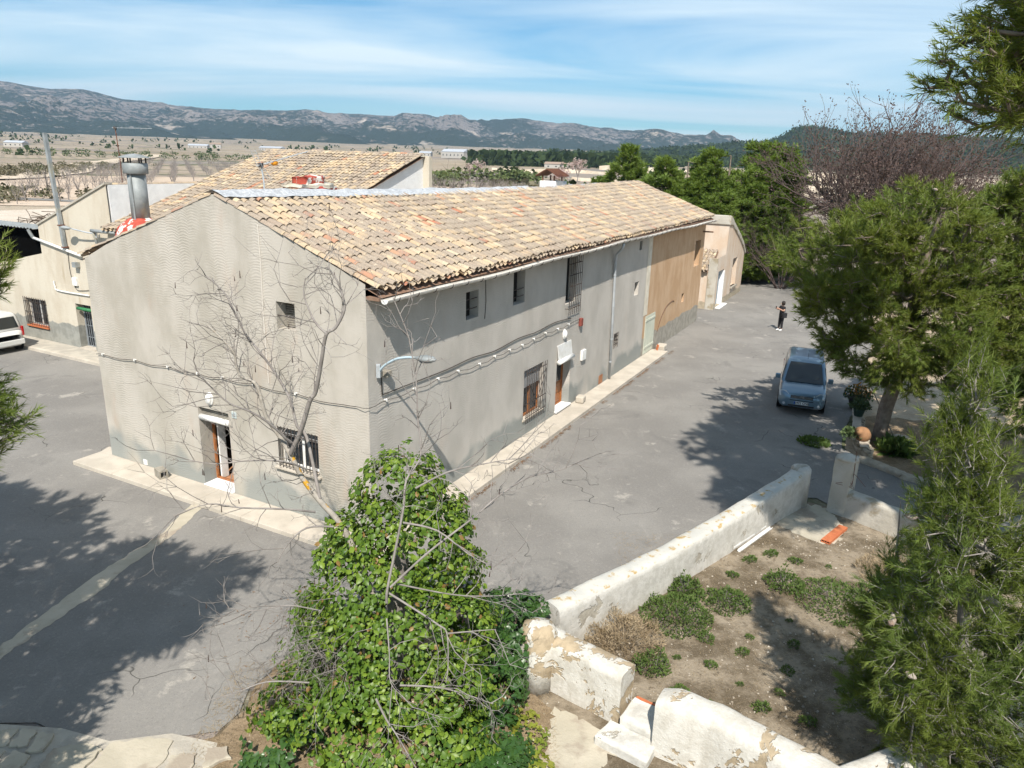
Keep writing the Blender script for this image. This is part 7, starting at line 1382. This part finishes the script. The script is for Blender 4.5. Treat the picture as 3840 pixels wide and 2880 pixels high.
# far buildings
m_farwhite = plain('far_white_wall', (0.42, 0.395, 0.36), None, rough=0.9); m_farroof = plain('far_pale_roof', (0.40, 0.42, 0.45), None, rough=0.6); m_farbrown = plain('far_brown_roof', (0.30, 0.22, 0.17), None, rough=0.9)
for i, (az_, r_, w_, d_, h_, rm_, lab) in enumerate(((-4.7, 1000, 34, 16, 8, m_farroof, 'white warehouse with pale roof on the far plain'), (-6.9, 1050, 16, 10, 5, m_farroof, 'small white building left of the far warehouse'), (-8.2, 1100, 12, 9, 5, m_farbrown, 'white cottage among far trees left of the warehouse'), (2.6, 620, 13, 8, 3.5, m_farbrown, 'low dark roofed farm shed right of the grove'), (3.9, 640, 14, 8, 3.5, m_farbrown, 'second low farm shed right of the grove'), (5.0, 680, 9, 7, 4, m_farroof, 'small pale farm hut right of the far sheds'), (-21.5, 1200, 14, 9, 6, m_farbrown, 'white farmhouse beyond the metal chimney'), (-22.6, 1150, 26, 10, 4, m_farroof, 'long pale barn beyond the metal chimney'), (-17.8, 1150, 40, 10, 4, m_farroof, 'long white greenhouse row on the left plain'), (-14.6, 1050, 18, 9, 4, m_farbrown, 'ochre farm building on the left plain'), (-33.2, 900, 20, 9, 4, m_farroof, 'pale shed at the far left edge of the plain'), (6.6, 900, 16, 10, 6, m_farroof, 'pale building at the right end of the grove'))):
    a = math.radians(az_); x, y = r_*math.sin(a), r_*math.cos(a); z_ = float(land_z(np.array(x), np.array(y)))-0.5; t = thing('far_building', lab, 'building', (x, y, z_), rnd.uniform(-0.5, 0.5))
    MB().box(-w_/2, w_/2, -d_/2, d_/2, 0, h_).build('wall', m_farwhite, t); MB().prism_axis([(-d_/2-.4, h_+.02), (d_/2+.4, h_+.02), (0, h_+d_*0.22)], -w_/2-.4, w_/2+.4, 0).build('roof', rm_, t)
    for k in range(max(2, int(w_/5))): xx_ = -w_/2+w_*(k+.5)/max(2, int(w_/5)); MB().box(xx_-.6, xx_+.6, -d_/2-.06, -d_/2-.002, h_*0.35, h_*0.65).build('window', m_glass, t)
# ================================================================ haze
hz = MB().box(-9000, 9000, -60, 9000, -3, 620).build('haze', None, None, 'stuff')
T = NT('haze_air'); T.t.links.new(T.n('ShaderNodeVolumePrincipled', {'Color': (0.52, 0.75, 1.0, 1), 'Density': 0.00009, 'Anisotropy': 0.2}).outputs[0], T.out.inputs['Volume']); hz.data.materials.append(T.m)
hz['label'] = 'thin pale blue air between the house and the mountains'; hz['category'] = 'haze'
